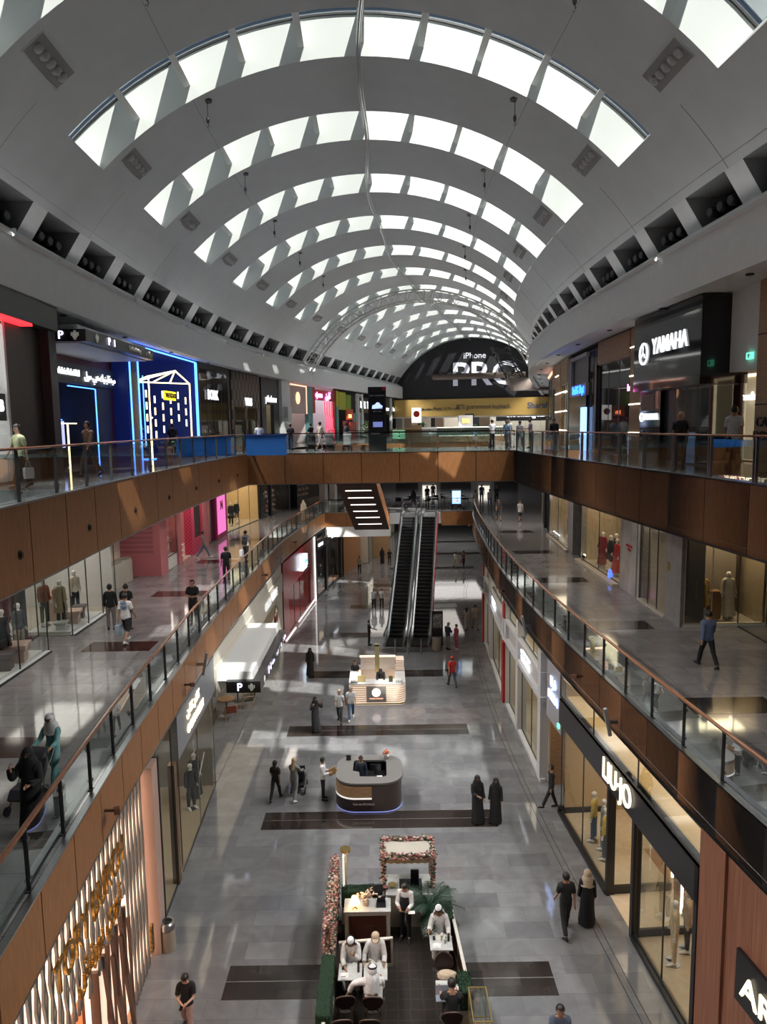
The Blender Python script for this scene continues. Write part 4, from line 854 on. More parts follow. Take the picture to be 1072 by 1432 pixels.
# ======== top floor, right (viewer's left = far end)
UR = 11.4
def rf(a, b, u=UR): return P(b, u), P(a, u)
s = Shop(*rf(10, 20.7), Z2, 5.5, 'oak panelled pier at right edge beside recessed optician shop'); s.b('oak_pier', OAK, (0, 5, -.1, .6, 0, 5.45)); s.b('joint', GAP, (0, 5, -.11, -.1, 1.9, 1.93), (0, 5, -.11, -.1, 3.9, 3.93)); s.txt('CAFE\nDOOR', .6, 1.2, .4, BLACK, y=-.12)
s = Shop(*rf(20.7, 22.9, 12.6), Z2, 5.5, 'white plaster bulkhead carrying green exit sign'); s.b('bulkhead', WHITE, (-.4, s.W + .1, -1.0, .0, 3.0, 5.5)); s.b('exit_sign', glow('exit_green', (.1, .6, .35), 1.6), (1.1, 1.4, -1.08, -1.0, 3.3, 3.5)); s.b('exit_figure', WHITE, (1.22, 1.28, -1.09, -1.08, 3.33, 3.47), (1.17, 1.33, -1.09, -1.08, 3.40, 3.43))
s = Shop(P(29.5, 13.6), P(17.5, 13.6), Z2, 3.4, 'bright optician front with cream light frames and wine coloured pillars'); s.room(3, CREAMW, T2, WHITEW, 220, (1, .9, .75))
for k in range(5): x0 = .6 + k * 2.3; s.b('light_frame', glow('cream_frame', (1, .82, .55), 1.1), (x0, x0 + .14, -.1, 0, .1, 3.1), (x0 + 1.5, x0 + 1.64, -.1, 0, .1, 3.1), (x0, x0 + 1.6, -.1, 0, 3.0, 3.1)); s.b('cream_panel', mat('cream_panel', (.6, .5, .36), .5, emit=.15, ecol=(1, .8, .5)), (x0 + .14, x0 + 1.5, -.05, .0, .1, 3.0)); s.b('wine_pillar', mat('wine_panel', (.16, .02, .05), .35), (x0 + 1.7, x0 + 2.2, -.2, .2, 0, 3.3))
s.b('portrait_poster', mat('poster_grey', (.30, .29, .28), .5, noise=.6, nscale=2.5), (5.2, 6.5, -.16, -.12, 1.0, 2.6)); s.txt('OWNER\nOF\nOTHER', 5.5, 1.4, .16, WHITE, y=-.18); s.txt('maxfinex', 4.3, 2.3, .42, y=-.2)
s.b('counter', DARKW, (8.5, 10, -1.2, -.6, 0, .9))
s = Shop(P(28.9, 11.0), P(22.9, 11.0), Z2, 5.5, 'black gloss shop front with white lit YAMAHA sign'); s.room(2.4, DARKW, T2, DARKW, 14, x1=3.2, o1=1); s.b('side_glass', SGLASS, (s.W - .02, s.W, 0, 1.2, 0, 2.65))
s.b('sign_box', BLACKG, (0, s.W, -.35, 1.2, 2.65, 5.45)); s.b('black_pier', BLACKG, (0, 2.0, -.05, .3, 0, 2.65)); s.b('dark_door', BLACK, (2.0, 3.1, .1, .2, 0, 2.65)); s.glass(3.2, s.W, 0, 2.65, 3); s.b('reveal', mat('taupe', (.2, .17, .15), .5), (2.0, s.W, -.1, .9, 2.62, 2.65))
s.txt('YAMAHA', 3.35, 4.2, .82, y=-.38, bold=.006, sx=.88)
def emblem(par, x, y, z, r_, m):
    b = MB(); b.rings([[(x + q * math.cos(a), y - d_, z + q * math.sin(a)) for a in [2 * PI * k / 28 for k in range(28)]] for q, d_ in ((r_, 0), (r_, .04), (r_ * .82, .04), (r_ * .82, 0))], cap=False)
    for k in range(3):
        a = PI / 2 + 2 * PI * k / 3
        for w_ in (0, PI): 
            d1 = (math.cos(a), math.sin(a)); n1 = (-d1[1], d1[0]); L = r_ * .74; 
        vs = [(x - d1[0] * r_ * .2 + n1[0] * .0, z - d1[1] * r_ * .2), (x + n1[0] * r_ * .10, z + n1[1] * r_ * .10), (x + d1[0] * L * .8 + n1[0] * r_ * .16, z + d1[1] * L * .8 + n1[1] * r_ * .16), (x + d1[0] * L, z + d1[1] * L), (x + d1[0] * L * .8 - n1[0] * r_ * .16, z + d1[1] * L * .8 - n1[1] * r_ * .16), (x - n1[0] * r_ * .10, z - n1[1] * r_ * .10)]
        b.add([(p_, y - .04, q_) for p_, q_ in vs], [tuple(range(6))])
    b.build('emblem', m, par)
emblem(s.t, 1.05, -.36, 4.05, .42, WGLOW); s.txt('YAMAHA', 1.15, 1.65, .36, y=-.08); emblem(s.t, .25, -.06, 1.65, .18, WGLOW); s.b('poster', mat('poster_rose', (.2, .1, .09), .5), (.2, 1.4, -.07, -.05, 1.9, 2.5))
s.b('display_shelf', DSTEEL, (3.5, 5.5, .6, 1.2, .7, .75))
s = Shop(*rf(29.0, 31.4), Z2, 5.5, 'oak pier with horizontal light slots beside black sign box'); s.b('oak_pier', OAK, (.3, s.W - .3, -.15, .5, 0, 5.4)); s.b('light_slot', STRIP, *[(.25, s.W - .3, -.17, -.14, z, z + .04) for z in (1.0, 2.2, 3.4, 4.6)]); s.b('steel_edge', STEEL, (s.W - .3, s.W - .2, -.2, .2, 0, 5.4))
s = Shop(*rf(31.4, 36.6), Z2, 5.5, 'large glass shop front under oak fascia with blue lit advert inside'); s.room(4, DARKW, T2, DARKW, 25); s.b('oak_fascia', OAK, (0, s.W, -.1, .2, 4.3, 5.4)); s.glass(0, s.W, 0, 4.3, 3); s.b('black_edge', BLACK, (-.3, 0, -.15, .3, 0, 4.4)); s.b('lit_advert', mat('advert_blue', (.3, .42, .7), .4, emit=.8, ecol=(.3, .45, .85)), (3.7, s.W - .1, .5, .55, 1.0, 2.9), (3.7, s.W - .1, .3, .35, -.0, .8)); s.txt('Dubai', 4.4, 1.7, .3, mat('banner_blue', (.05, .1, .22), .5), y=.45); s.txt('beautiful', 4.2, 3.0, .45, NPK, y=.3)
s.b('red_sofa', mat('red_fabric', (.3, .01, .015), .7), (1.4, 3.2, 1.4, 2.2, .0, .9))
s = Shop(*rf(36.9, 44.8), Z2, 5.5, 'navy blue shop front with blue lettering on white sign'); s.room(3.5, DARKW, T2, DARKW, 10); NV = mat('navy_panel', (.008, .012, .035), .15); s.b('navy_panel', NV, (.5, s.W - 2.2, -.1, .1, 0, 2.95), (.5, .9, -.1, .1, 2.9, 5.3)); s.b('white_frame', mat('cream_frame_matt', (.4, .37, .33), .5), (.9, s.W - 2, -.16, 0, 2.95, 3.6), (.9, 1.15, -.16, 0, 3.6, 5.1), (.9, s.W - 2, -.16, 0, 5.0, 5.2)); s.b('dark_recess', BLACK, (1.15, s.W - 2.2, .0, .1, 3.6, 5.0)); s.txt('SunDG  Dept', 3.4, 3.27, .6, glow('blue_letter', (.02, .12, 1), 4), y=-.2, bold=.02, sx=.9)
s.b('light_column', glow('lit_column', (.35, .55, 1), 1.2), (s.W - 2.6, s.W - 1.9, -.3, -.1, -.0, 2.3)); s.txt('pe', 4.0, .6, .5, y=-.13); s.glass(s.W - 1.8, s.W, 0, 5.2, 2); s.b('grey_edge', GREY, (0, .4, -.1, .2, 0, 5.3))
s = Shop(*rf(45, 54), Z2, 5.5, 'oak shop front with glass bays and horizontal light slots beyond navy one'); s.room(3.5, WHITEW, T2, WHITEW, 50); s.b('oak_fascia', OAK, (0, s.W, -.1, .2, 3.9, 5.4), (2.3, 5.0, -.12, .2, 0, 5.4)); s.b('light_slot', STRIP, *[(2.3, s.W * .97, -.16, -.1, z, z + .05) for z in (1.0, 2.2, 3.4)], (2.3, 4, -.16, -.1, 4.6, 4.65)); s.glass(5, s.W, 0, 3.9, 3); s.glass(0, 2.3, 0, 3.9, 1)
s = Shop(*rf(54.3, 62), Z2, 5.5, 'rounded grey shop front edged by copper light at the bend'); s.b('grey_wall', GREY, (0, s.W, 0, .3, 0, 5.4)); s.b('copper_light', glow('copper', (1, .45, .3), 1.3), (0, s.W, -.1, 0, 5.1, 5.25)); s.glass(1, s.W - 1, 0, 4.8, 3, y=-.05)
s = Shop(*rf(62, 90), Z2, 5.5, 'long plain grey frontage past the bend on right'); s.b('grey_wall', GREY, (0, s.W, 0, .3, 0, 5.4))

# ======== middle floor, left
X1L = lambda y: -11.35 if y < 46 else -11.35 + (y - 46) ** 2 / 110
def m1(a, b, dx=0): return (X1L(a) + dx, a), (X1L(b) + dx, b)
H1 = 4.25
s = Shop(*m1(12, 23.4), Z1, H1, 'glazed fashion shop on the left gallery, window nearest the camera'); s.room(6, WHITEW, BEIGEF, WHITEW, 90, (1, .93, .84), o1=1); s.glass(0, s.W, 0, H1, 6)
platform(s, 6, s.W - .15, .15, 1.7, 'white window platform with mannequins nearest the camera'); s.b('white_kerb', WHITE, (0, s.W, -.05, .1, 0, .06)); s.b('black_kerb', BLACK, (0, s.W + .0, -.12, -.05, 0, .04))
mannequin(s, 10.55, .5, .14, PI * .9, 'mannequin in grey jacket and patterned skirt holding dark red bag', cloth('slate_jacket', (.07, .09, .10)), cloth('tweed', (.3, .27, .22)), legs='shorts')
mannequin(s, 9.75, .6, .14, PI * .9, 'mannequin in black coat, leftmost in the window', CB, CB, coat=CB)
def pouf(s, x, y, z, label, m, w_=.45, h_=.45): b = MB(); b.rings([[(w_ / 2 * k * a, w_ / 2 * k * c, zz) for a, c in ((-1, -1), (1, -1), (1, 1), (-1, 1))] for zz, k in ((0, .8), (h_ * .35, .82), (h_ * .6, .8), (h_ * .75, 1.1), (h_, 1.15))]); one('display_stool', b, m, label, 'stool', loc=s.w(x, y, z), rz=s.rz + .2, bevel=.02)
BLUSH = mat('blush_box', (.5, .36, .29), .6); DTAUPE = mat('dark_taupe_box', (.10, .085, .085), .6)
pouf(s, 10.1, .35, .12, 'blush display stool near mannequin with dark red bag', BLUSH, .6, .6); pouf(s, 9.3, .35, .12, 'dark taupe display stool at the left window edge', DTAUPE, .5, .55)
one('handbag', MB().rings([[(-.13 * k, -.05, z), (.13 * k, -.05, z), (.13 * k, .05, z), (-.13 * k, .05, z)] for z, k in ((0, 1), (.16, .95))]).tube([(-.1, 0, .16), (-.05, 0, .3), (.05, 0, .3), (.1, 0, .16)], .008, 5), CWINE, 'dark red handbag hanging at the skirted mannequin', 'handbag', loc=s.w(10.75, .28, .55), rz=s.rz)
rack(s, 9.4, 2.6, 'with red garments behind the near window', [(.35, .02, .04), (.45, .4, .35), (.3, .02, .03)]); rack(s, 6.5, 3.2, 'with dark garments deep in near window', GC)
s.b('dark_door_post', DGREY, (s.W + .25, s.W + .5, .9, 1.2, 0, H1))
s = Shop(*m1(23.6, 25.3, -1.25), Z1, H1, 'recessed glass doorway between the two left fashion windows'); s.glass(0, s.W, 0, H1, 2)
s = Shop(*m1(25.3, 29.6), Z1, H1, 'glazed fashion window with camel coats on the left gallery'); s.room(4, WHITEW, BEIGEF, WHITEW, 60, (1, .93, .84), o0=1); s.b('side_glass', SGLASS, (0, .02, 0, 1.25, 0, H1)); s.glass(0, s.W, 0, H1, 3); s.b('white_kerb', WHITE, (0, s.W - 1.2, -.05, .1, 0, .06)); s.b('black_kerb', BLACK, (0, s.W - 1.2, -.12, -.05, 0, .04))
platform(s, 0.1, 3.0, .12, 1.7, 'white window platform under the camel coat mannequins')
mannequin(s, .7, .7, .14, PI * .85, 'mannequin in long camel trench coat, front of the window', TAN, CDG, coat=TAN); mannequin(s, .9, 1.4, .14, PI * .85, 'mannequin with rust jacket behind the camel trench coat', cloth('rust', (.25, .07, .03)), CB); mannequin(s, 2.55, .95, .14, PI * .85, 'mannequin in pale tan short jacket and black trousers', PALE, CB)
pouf(s, 1.35, .55, .12, 'pair of blush display boxes between the coat mannequins', BLUSH, .55, .5); pouf(s, 2.05, .6, .12, 'dark taupe display stool below the pale tan jacket', DTAUPE, .42, .5); pouf(s, .45, .6, .12, 'low white display block at the trench coat', WHITEW, .4, .3)
one('plinth', MB().box((-.2, -.2, 0), (.2, .2, 1.0)), BLUSH, 'tall blush plinth carrying a tan handbag', 'plinth', loc=s.w(1.8, 1.4, .12), rz=s.rz); one('handbag', MB().rings([[(-.13 * k, -.06, z), (.13 * k, -.06, z), (.13 * k, .06, z), (-.13 * k, .06, z)] for z, k in ((0, 1), (.2, .9))]).tube([(-.1, 0, .2), (-.05, 0, .3), (.05, 0, .3), (.1, 0, .2)], .008, 5), cloth('tan_leather', (.3, .13, .04)), 'tan handbag on the tall blush plinth', 'handbag', loc=s.w(1.8, 1.4, 1.12), rz=s.rz)
rack(s, .8, 2.6, 'behind the camel coat mannequins', [(.12, .04, .04), (.4, .35, .3), (.08, .08, .09)])
s = Shop(*m1(29.6, 35.7, -2.0), Z1, H1, 'cream recessed wall with rounded heart lattice beside pink block'); s.b('cream_wall', CREAMW, (0, s.W, 0, .2, 0, H1)); b = MB()
for k in range(4): b.lathe([(.9, 0), (.9, .9), (.8, 1.1)], 20, (1.2 + k * 1.3, -.5, 0), sx=.8, sy=.4)
b.build('scalloped_counter', mat('grey_cream', (.35, .32, .27), .6), s.t)
s = Shop(*m1(35.7, 36.5), Z1, H1, 'pink shop block with brick relief wall and lit side window')
BRK = tilemat('pink_brick', (.46, .13, .15), (.50, .15, .17), (.36, .1, .12), .5, .12, .5, .012, .05); BRK.node_tree.nodes['Mapping'].inputs['Rotation'].default_value = (PI / 2, 0, 0)
s.b('brick_wall', BRK, (0, .1, -.02, 2.4, 1.1, H1)); s.b('plain_plinth', PINK, (-.02, .1, -.04, 2.4, 0, 1.1)); s.b('pink_pier', PINK, (-.04, 1.15, -.06, .3, 0, H1))
s = Shop(*m1(36.9, 50.3), Z1, H1, 'pink cosmetics shop front with spotted door, hot pink poster and lit windows'); s.room(3, mat('pink_wall_inner', (.55, .25, .26), .6), BEIGEF, WHITEW, 90, (1, .85, .75), x1=9.5)
s.b('pink_pier', PINK, (1.7, 2.3, -.1, .4, 0, H1), (7.0, 8.2, -.1, .4, 0, H1), (-.1, .0, -.05, .3, 0, H1)); s.b('window_plinth', WHITEW, (0, 1.7, 0, .6, 0, .7)); s.glass(0, 1.7, .7, H1, 1); DOT = checkmat('pink_spots', (.38, .01, .05), (.5, .06, .13), (9, 9, 9)); s.b('spotted_surround', DOT, (4.6, 5.2, -.05, .4, 0, H1), (6.6, 7.0, -.05, .4, 0, H1), (5.2, 6.6, -.05, .4, 0, .9)); s.b('black_screen', BLACK, (5.2, 6.6, .0, .1, .9, 4.1)); s.b('bulbs', LAMPG, *[(.3, .4, .5, .6, z, z + .1) for z in (1.6, 2.2, 2.8)])
goods(s, .3, 1.5, .4, (.72, 1.4), 'in the lit pink side window', [(.6, .4, .35), (.7, .6, .5)], 4)
s.txt("VICTORIA'S SECRET PINK", 5.0, 3.55, .6, WARMGLOW, y=-.2)
s.b('poster_frame', mat('raspberry_frame', (.35, .02, .12), .35), (10.2, 13.2, -.15, .2, 0, H1)); s.b('hot_pink_poster', mat('hot_pink_lit', (.8, .13, .45), .4, emit=.55, ecol=(1, .2, .6)), (10.4, 12.6, -.18, -.14, .35, 4.2)); s.txt('N', 11.5, 2.2, .9, mat('poster_ink', (.12, .01, .05), .5), y=-.2); s.glass(8.2, 10.2, 0, H1, 2)
t = thing('price_stand', 'small red stepped display stand inside the pink doorway', 'display stand', s.w(3.2, .4, .03), s.rz); MB().box((-.25, -.2, 0), (.25, .2, 1.0)).build('stand_body', REDI, t); MB().box((-.27, -.3, .2), (.27, -.2, .25)).box((-.27, -.3, .5), (.27, -.2, .55)).box((-.27, -.3, .8), (.27, -.2, .85)).build('shelf', WHITEW, t)
goods(s, 8.3, 9.4, .8, (.4, .8, 1.2, 1.6), 'inside the pink cosmetics shop window', [(.6, .2, .25), (.7, .6, .5), (.2, .05, .08)], 6)
s = Shop(*m1(50.6, 57.8), Z1, H1, 'cream fashion shop window with two dark dressed mannequins'); s.room(3, mat('gold_cream', (.62, .46, .26), .6), BEIGEF, WHITEW, 130, (1, .82, .55)); s.glass(0, s.W, 0, H1, 3); s.b('panel_moulding', mat('gold_cream', (.62, .46, .26), .6), *[(x_, x_ + .05, 2.9, 2.96, .4, 3.6) for x_ in (1, 2.6, 4.2, 5.8)]); mannequin(s, 3.2, .9, .05, PI * .8, 'mannequin in black coat in cream window, left one', CB, CB, coat=CB); mannequin(s, 4.4, .9, .05, PI * .8, 'mannequin in black and bronze in cream window, right one', CB, cloth('bronze', (.2, .11, .05)), legs='shorts', longtop=True); rack(s, 1.3, 1.2, 'with black coats in the cream window', [(.02, .02, .02), (.05, .04, .03)])
s = Shop(*m1(58, 64), Z1, H1, 'black framed shop with lit shelves on left gallery'); s.room(3, DARKW, T1, DARKW, 40, (1, .75, .55)); s.b('black_frame', BLACK, (0, .5, -.05, .2, 0, H1), (2.0, 2.2, -.05, .2, 0, H1), (s.W - .3, s.W, -.05, .2, 0, H1)); s.glass(.5, s.W - .3, 0, H1, 3); goods(s, .6, 1.9, .7, (.3, .7, 1.1, 1.5, 1.9), 'in the black framed left window', [(.6, .3, .2), (.5, .2, .2), (.7, .6, .5)], 5); goods(s, 2.4, 4.4, .7, (.3, .7, 1.1, 1.5, 1.9), 'in the black framed right window', [(.6, .3, .2), (.2, .1, .1), (.7, .6, .5)], 7)
s = Shop((-7.9, 66), (-1.2, 84), Z1, H1, 'dark restaurant front beyond the left gallery'); s.room(3, DARKW, T1, DARKW, 50, (1, .7, .45)); s.b('white_column', WHITE, (5.2, 5.9, -.3, .3, 0, H1), (7.6, 8.2, -.3, .3, 0, H1)); goods(s, 1, 4, 1.0, (.9, 1.4, 1.9, 2.4), 'along the dark restaurant wall', [(.5, .25, .1), (.6, .5, .3), (.3, .1, .05)], 10)
s = Shop((-1.2, 96), (24, 90), Z1, H1, 'pale shop row at far end of the middle floor'); s.b('pale_wall', WHITE, (0, s.W, 0, .3, 0, H1)); s.b('dark_opening', DARKW, (3, 6, -.05, .05, 0, 2.6), (9, 13, -.05, .05, 0, 2.8), (16, 19, -.05, .05, 0, 2.6)); s.b('lit_window', glow('window_glow', (1, .92, .8), 1.0), (6.6, 8.4, -.05, .05, .5, 2.4), (14, 15.4, -.05, .05, .5, 2.4)); s.b('red_sign', mat('red_panel', (.35, .015, .02), .4), (3, 6, -.1, 0, 2.6, 3.2))
l = bpy.data.lights.new('gallery_fill', 'AREA'); l.size = 8; l.energy = 260; o = bpy.data.objects.new('gallery_fill', l); COL.objects.link(o); o.location = (6, 74, Z1 + 4.3)  # added fill for the far middle floor, no fitting

# ======== middle floor, right
X1R = lambda y: 10.7 if y < 40 else 10.7 + (y - 40) ** 2 / 150
def m2(a, b, dx=0): return (X1R(b) + dx, b), (X1R(a) + dx, a)
s = Shop(*m2(10, 18.6), Z1, H1, 'glass corner shop with beige floor at right edge, middle floor'); s.glass(0, s.W, 0, H1, 4); s.st('floor', BEIGEF, (0, s.W, 0, 6, 0, .03)); s.st('wall_shop', DARKW, (0, s.W, 6, 6.1, 0, H1))
s = Shop((10.75, 25.2), (12.75, 25.2), Z1, H1, 'display window facing the camera with two dress forms'); s.room(3.2, mat('sand_wall', (.36, .28, .19), .5), BEIGEF, mat('sand_wall', (.36, .28, .19), .5), 120, (1, .78, .48), x0=.05, x1=3.0); s.glass(.05, 3.0, 0.1, H1, 3, fm=mat('pale_frame', (.5, .42, .3), .4)); s.b('kerb', WHITEW, (0, 3, -.05, .3, 0, .1))
mannequin(s, .95, .6, .12, PI, 'dress form in long ochre coat behind the glass', CGOLD, CGOLD, coat=CGOLD, legs='shorts'); mannequin(s, 1.95, .7, .12, PI, 'dress form in ivory draped dress behind the glass', cloth('ivory', (.5, .46, .38)), robe=cloth('ivory', (.5, .46, .38)))
one('plinth', MB().box((-.22, -.2, 0), (.22, .2, 1.05)), mat('bronze_panel', (.30, .16, .07), .35), 'bronze plinth between the two dress forms', 'plinth', loc=s.w(1.5, .9, .1), bevel=.01)
t = thing('luggage_trolley', 'white luggage trolley hanging above dress forms', 'trolley', s.w(1.5, 2.3, 2.6), .3); MB().box((-.9, -.3, 0), (.9, .3, .12)).build('deck', WHITEW, t); b = MB(); [b.tube([(x, -.28, .1), (x, -.28, .9), (x, .28, .9), (x, .28, .1)], .02) for x in (-.85, .85)]; b.build('hoop_frame', STEEL, t); b = MB(); [b.ell((x, y_, -.08), (.03, .08, .08), 8, 6) for x in (-.7, .7) for y_ in (-.25, .25)]; b.build('wheels', BLACK, t)
s = Shop((12.75, 25.2), (12.75, 18.6), Z1, H1, 'dark recessed glass shop wall behind walkway on the right'); s.glass(0, s.W, 0, H1, 3); s.st('wall_shop', DARKW, (0, s.W, 2.5, 2.6, 0, H1))
s = Shop(*m2(25.2, 26.6), Z1, H1, 'grey stone pier on the right gallery'); s.b('stone_pier', STONE, (0, s.W, -.05, .8, 0, H1)); s.b('brass_plaque', BRASS, (.2, .4, -.08, -.05, 1.9, 2.2))
s = Shop(*m2(26.6, 29.4), Z1, H1, 'boutique bay with floor spotlight between stone and marble'); s.room(2.5, mat('sand_grey', (.33, .29, .24), .5), BEIGEF, WHITEW, 40); s.glass(0, s.W, 0, H1, 3); s.b('poster_board', WHITEW, (.3, .9, .4, .45, .3, 1.6)); s.b('kerb', BEIGEF, (0, s.W, -.1, .2, 0, .08)); s.txt('PURIFICACION', 2.0, 4.05, .22, y=-.05)
def floorspot(x, y, z, rz, label):
    t = thing('floor_spotlight', label, 'spotlight', (x, y, z), rz); b = MB(); b.box((-.1, -.1, 0), (.1, .1, .04)); b.tube([(0, 0, .04), (0, 0, .14)], .02); b.ell((0, 0, .2), (.1, .1, .1), 10, 8); b.build('spot_body', BLACK, t, smooth=True); b = MB(); b.ell((.05, .06, .24), (.07, .07, .07), 10, 8); b.build('lamp', LAMPG, t, smooth=True)
p = s.w(1.1, .35, .08); floorspot(*p, 0, 'bright floor spotlight beside the poster board')
s = Shop(*m2(29.4, 31.8), Z1, H1, 'veined marble wall panel with small red lettering'); s.b('marble_panel', MARBLE, (0, s.W, -.05, .4, 0, H1)); s.txt('Little Black\nDress', 1.2, 2.0, .16, mat('red_panel', (.35, .015, .02), .4), y=-.07); s.b('steel_door_frame', STEEL, (s.W - .3, s.W - .25, -.08, 0, 0, H1))
s = Shop(*m2(31.9, 38.4), Z1, H1, 'lit boutique window with red and black dresses'); s.room(1.9, mat('sand_curtain', (.40, .32, .22), .7, noise=.25, nscale=6, stretch=(5, 5, .2)), BEIGEF, WHITEW, 70, (1, .8, .52)); s.glass(0, s.W, 0.1, H1, 2); s.b('kerb', mat('beige_kerb', (.42, .36, .29), .4), (0, s.W, -.35, .2, 0, .1)); s.b('side_glass', STONE, (0, .1, -.0, .3, 0, H1))
mannequin(s, 2.3, .5, .1, PI * 1.15, 'mannequin in strapless dark red dress, left of window', CRD, CRD, robe=cloth('burgundy', (.20, .008, .015)), sleeve='none'); mannequin(s, 2.85, 1.0, .1, PI, 'mannequin in black suit behind the red dress', CB, CB, longtop=True); mannequin(s, 3.4, .55, .1, PI, 'mannequin in wide black cape and boots', CB, CB, coat=CB, legs='shorts', longtop=True); mannequin(s, 4.5, .5, .1, PI, 'mannequin in long bright red gown, right of window', CRD, CRD, robe=CRD)
p = s.w(.6, .0, .1); floorspot(*p, 0, 'bright floor spotlight at left end of the red dress window'); one('glass_bottle', MB().lathe([(.09, 0), (.12, .05), (.12, .22), (.07, .28), (.09, .34), (.02, .42)], 16), glow('blue_bottle', (.1, .2, .9), .8), 'blue bottle shaped lamp on the boutique kerb', 'lamp', loc=s.w(5.1, .0, .1))
s = Shop(*m2(38.4, 41), Z1, H1, 'stone clad bay between the two lit boutique windows'); s.b('stone_pier', STONE, (0, 1.1, -.05, .5, 0, H1)); s.b('dark_doorway', DARKW, (1.1, s.W, .4, .5, 0, H1))
s = Shop(*m2(41, 47.5), Z1, H1, 'boutique window with red plinth and blue accessories'); s.room(1.9, mat('sand_curtain', (.40, .32, .22), .7), BEIGEF, WHITEW, 60, (1, .82, .58)); s.glass(0, s.W, .1, H1, 2); s.b('kerb', mat('beige_kerb', (.42, .36, .29), .4), (0, s.W, -.2, .2, 0, .1))
one('plinth', MB().box((-.4, -.3, 0), (.4, .3, 1.5)), mat('wine_panel', (.16, .02, .05), .35), 'wine red plinth topped with blue accessories', 'plinth', loc=s.w(4.4, .7, .1), rz=s.rz); one('plinth', MB().box((-.3, -.3, 0), (.3, .3, 1.2)), glow('white_plinth', (.8, .85, 1), .9), 'white lit plinth in the blue accessories window', 'plinth', loc=s.w(5.8, .6, .1), rz=s.rz)
for i, (x_, z_) in enumerate(((4.2, 1.6), (4.7, 1.6), (5.8, 1.3))): b = MB(); b.ell((0, 0, .14), (.2, .16, .15), 10, 8); b.tube([(-.12, 0, .25), (0, 0, .38), (.12, 0, .25)], .015); one('handbag', b, mat('royal_blue', (.02, .04, .25), .5), 'blue accessory on a boutique plinth, %s' % ('far end', 'middle', 'near end')[i], 'handbag', loc=s.w(x_, .65, z_), rz=s.rz)
for k in range(3): p = s.w(1.2 + .8 * k, .1, .1); floorspot(*p, 0, 'floor spotlight in the blue accessories window, %s of three' % ('far', 'middle', 'near')[k])
s = Shop(*m2(47.5, 60), Z1, H1, 'far pale boutique front with tall black door frames'); s.b('pale_wall', mat('pale_sand', (.36, .32, .27), .5), (0, s.W, .2, .5, 0, H1)); s.b('black_frame', BLACK, (7.2, 7.6, -.2, .2, 0, H1), (9.2, 9.6, -.2, .2, 0, H1), (7.2, 9.6, -.2, .2, 0, .2)); s.b('lit_panel', glow('soft_panel', (1, .85, .65), .5), (7.8, 9.0, .0, .1, .3, 3.8)); s.glass(9.6, s.W, 0, H1, 3)
s = Shop(*m2(60, 95), Z1, H1, 'long pale frontage beyond bend, middle floor right'); s.b('pale_wall', mat('pale_sand', (.36, .32, .27), .5), (0, s.W, 0, .3, 0, H1))

# ======== ground floor, left
def g1(a, b, dx=-.12): return (XL1(a) + dx, a), (XL1(b) + dx, b)
H0 = 5.3
s = Shop(*g1(6, 18.1), 0, H0, 'backlit slatted shop front with gold TORY BURCH letters')
s.room(5, mat('peach_wall', (.62, .40, .28), .6), mat('peach_floor', (.42, .24, .14), .25, noise=.1), WHITEW, 160, (1, .70, .45)); SLAT = mat('slat_bronze', (.16, .17, .17), .35, .3); PB = glow('peach_backlight', (1, .64, .45), 1.15)
s.b('backlight_panel', PB, (0, 7.3, .12, .16, 3.0, H0), (7.3, 7.9, .12, .16, 0, H0), (0, 5.2, .12, .16, 0, 3.0), (9.6, s.W, .12, .16, 0, H0), (7.9, 9.6, .12, .16, 3.0, H0))
s.b('corner_pier', mat('peach_pier', (.42, .29, .24), .4), (s.W - .35, s.W + .25, -.25, .2, 0, H0)); s.b('dark_edge', BLACK, (s.W + .25, s.W + .32, -.28, .2, 0, H0))
b = MB(); r2 = random.Random(3)
x_ = 0
while x_ < s.W - .5:
    z0 = 0 if (x_ > 9.9 or x_ < 4.6) else 3.0 - .25 * math.sin(x_ * 9) 
    for dx in (.13, -.13):
        zz = [z0 + (H0 - z0) * k / 3 for k in range(4)]
        b.tube([(x_ + dx * (1 if k % 2 else -1) * .55, -.02, z) for k, z in enumerate(zz)], .034, 4)
    x_ += .30
b.build('slats', SLAT, s.t)
for k in range(3):
    b = MB(); x0 = 7.9 + k * .62; b.tube([(x0, -.05, 3.1 - .3 * k * 0), (x0 + .30, -.15, .1), (x0 + .62, -.05, 2.6)], .06, 4); b.tube([(x0 + .31, -.05, 3.1), (x0 + .05, -.1, 1.6), (x0 + .3, -.15, .1)], .06, 4); b.build('zigzag_slat', mat('slat_brown', (.10, .05, .03), .4), s.t)
s.b('zigzag_panel', glow('peach_soft', (1, .66, .5), .55), (7.9, 9.8, .1, .14, .1, 3.0)); s.b('door_post', mat('slat_brown', (.10, .05, .03), .4), (7.5, 7.6, -.05, .3, 0, 3.0))
s.txt('TORY BURCH', 7.3, 4.62, .86, GOLD, y=-.16, depth=.05, sx=.78, bold=.004); s.txt(arabic('بورتش') + ' ' + arabic('توري'), 7.6, 3.82, .72, GOLD, y=-.16, depth=.05, sx=.8, bold=.006)
b = MB()
for k in range(5): b.rings([[(11.05 + r_ * math.cos(a), -.2 - d_, .8 + k * .13 + r_ * math.sin(a)) for a in [2 * PI * j / 12 for j in range(12)]] for r_, d_ in ((.13, 0), (.13, .05), (.07, .05), (.07, 0))])
b.build('emblem', GOLD, s.t)
l = bpy.data.lights.new('shop_light', 'AREA'); l.size = 2; l.energy = 40; l.color = (1, .7, .45); o = bpy.data.objects.new('shop_light', l); COL.objects.link(o); o.location = s.w(8.5, 1.5, 5)
s = Shop(*g1(18.5, 27.0), 0, H0, 'shop front with grey sign band and lit white CALVIN KLEIN letters')
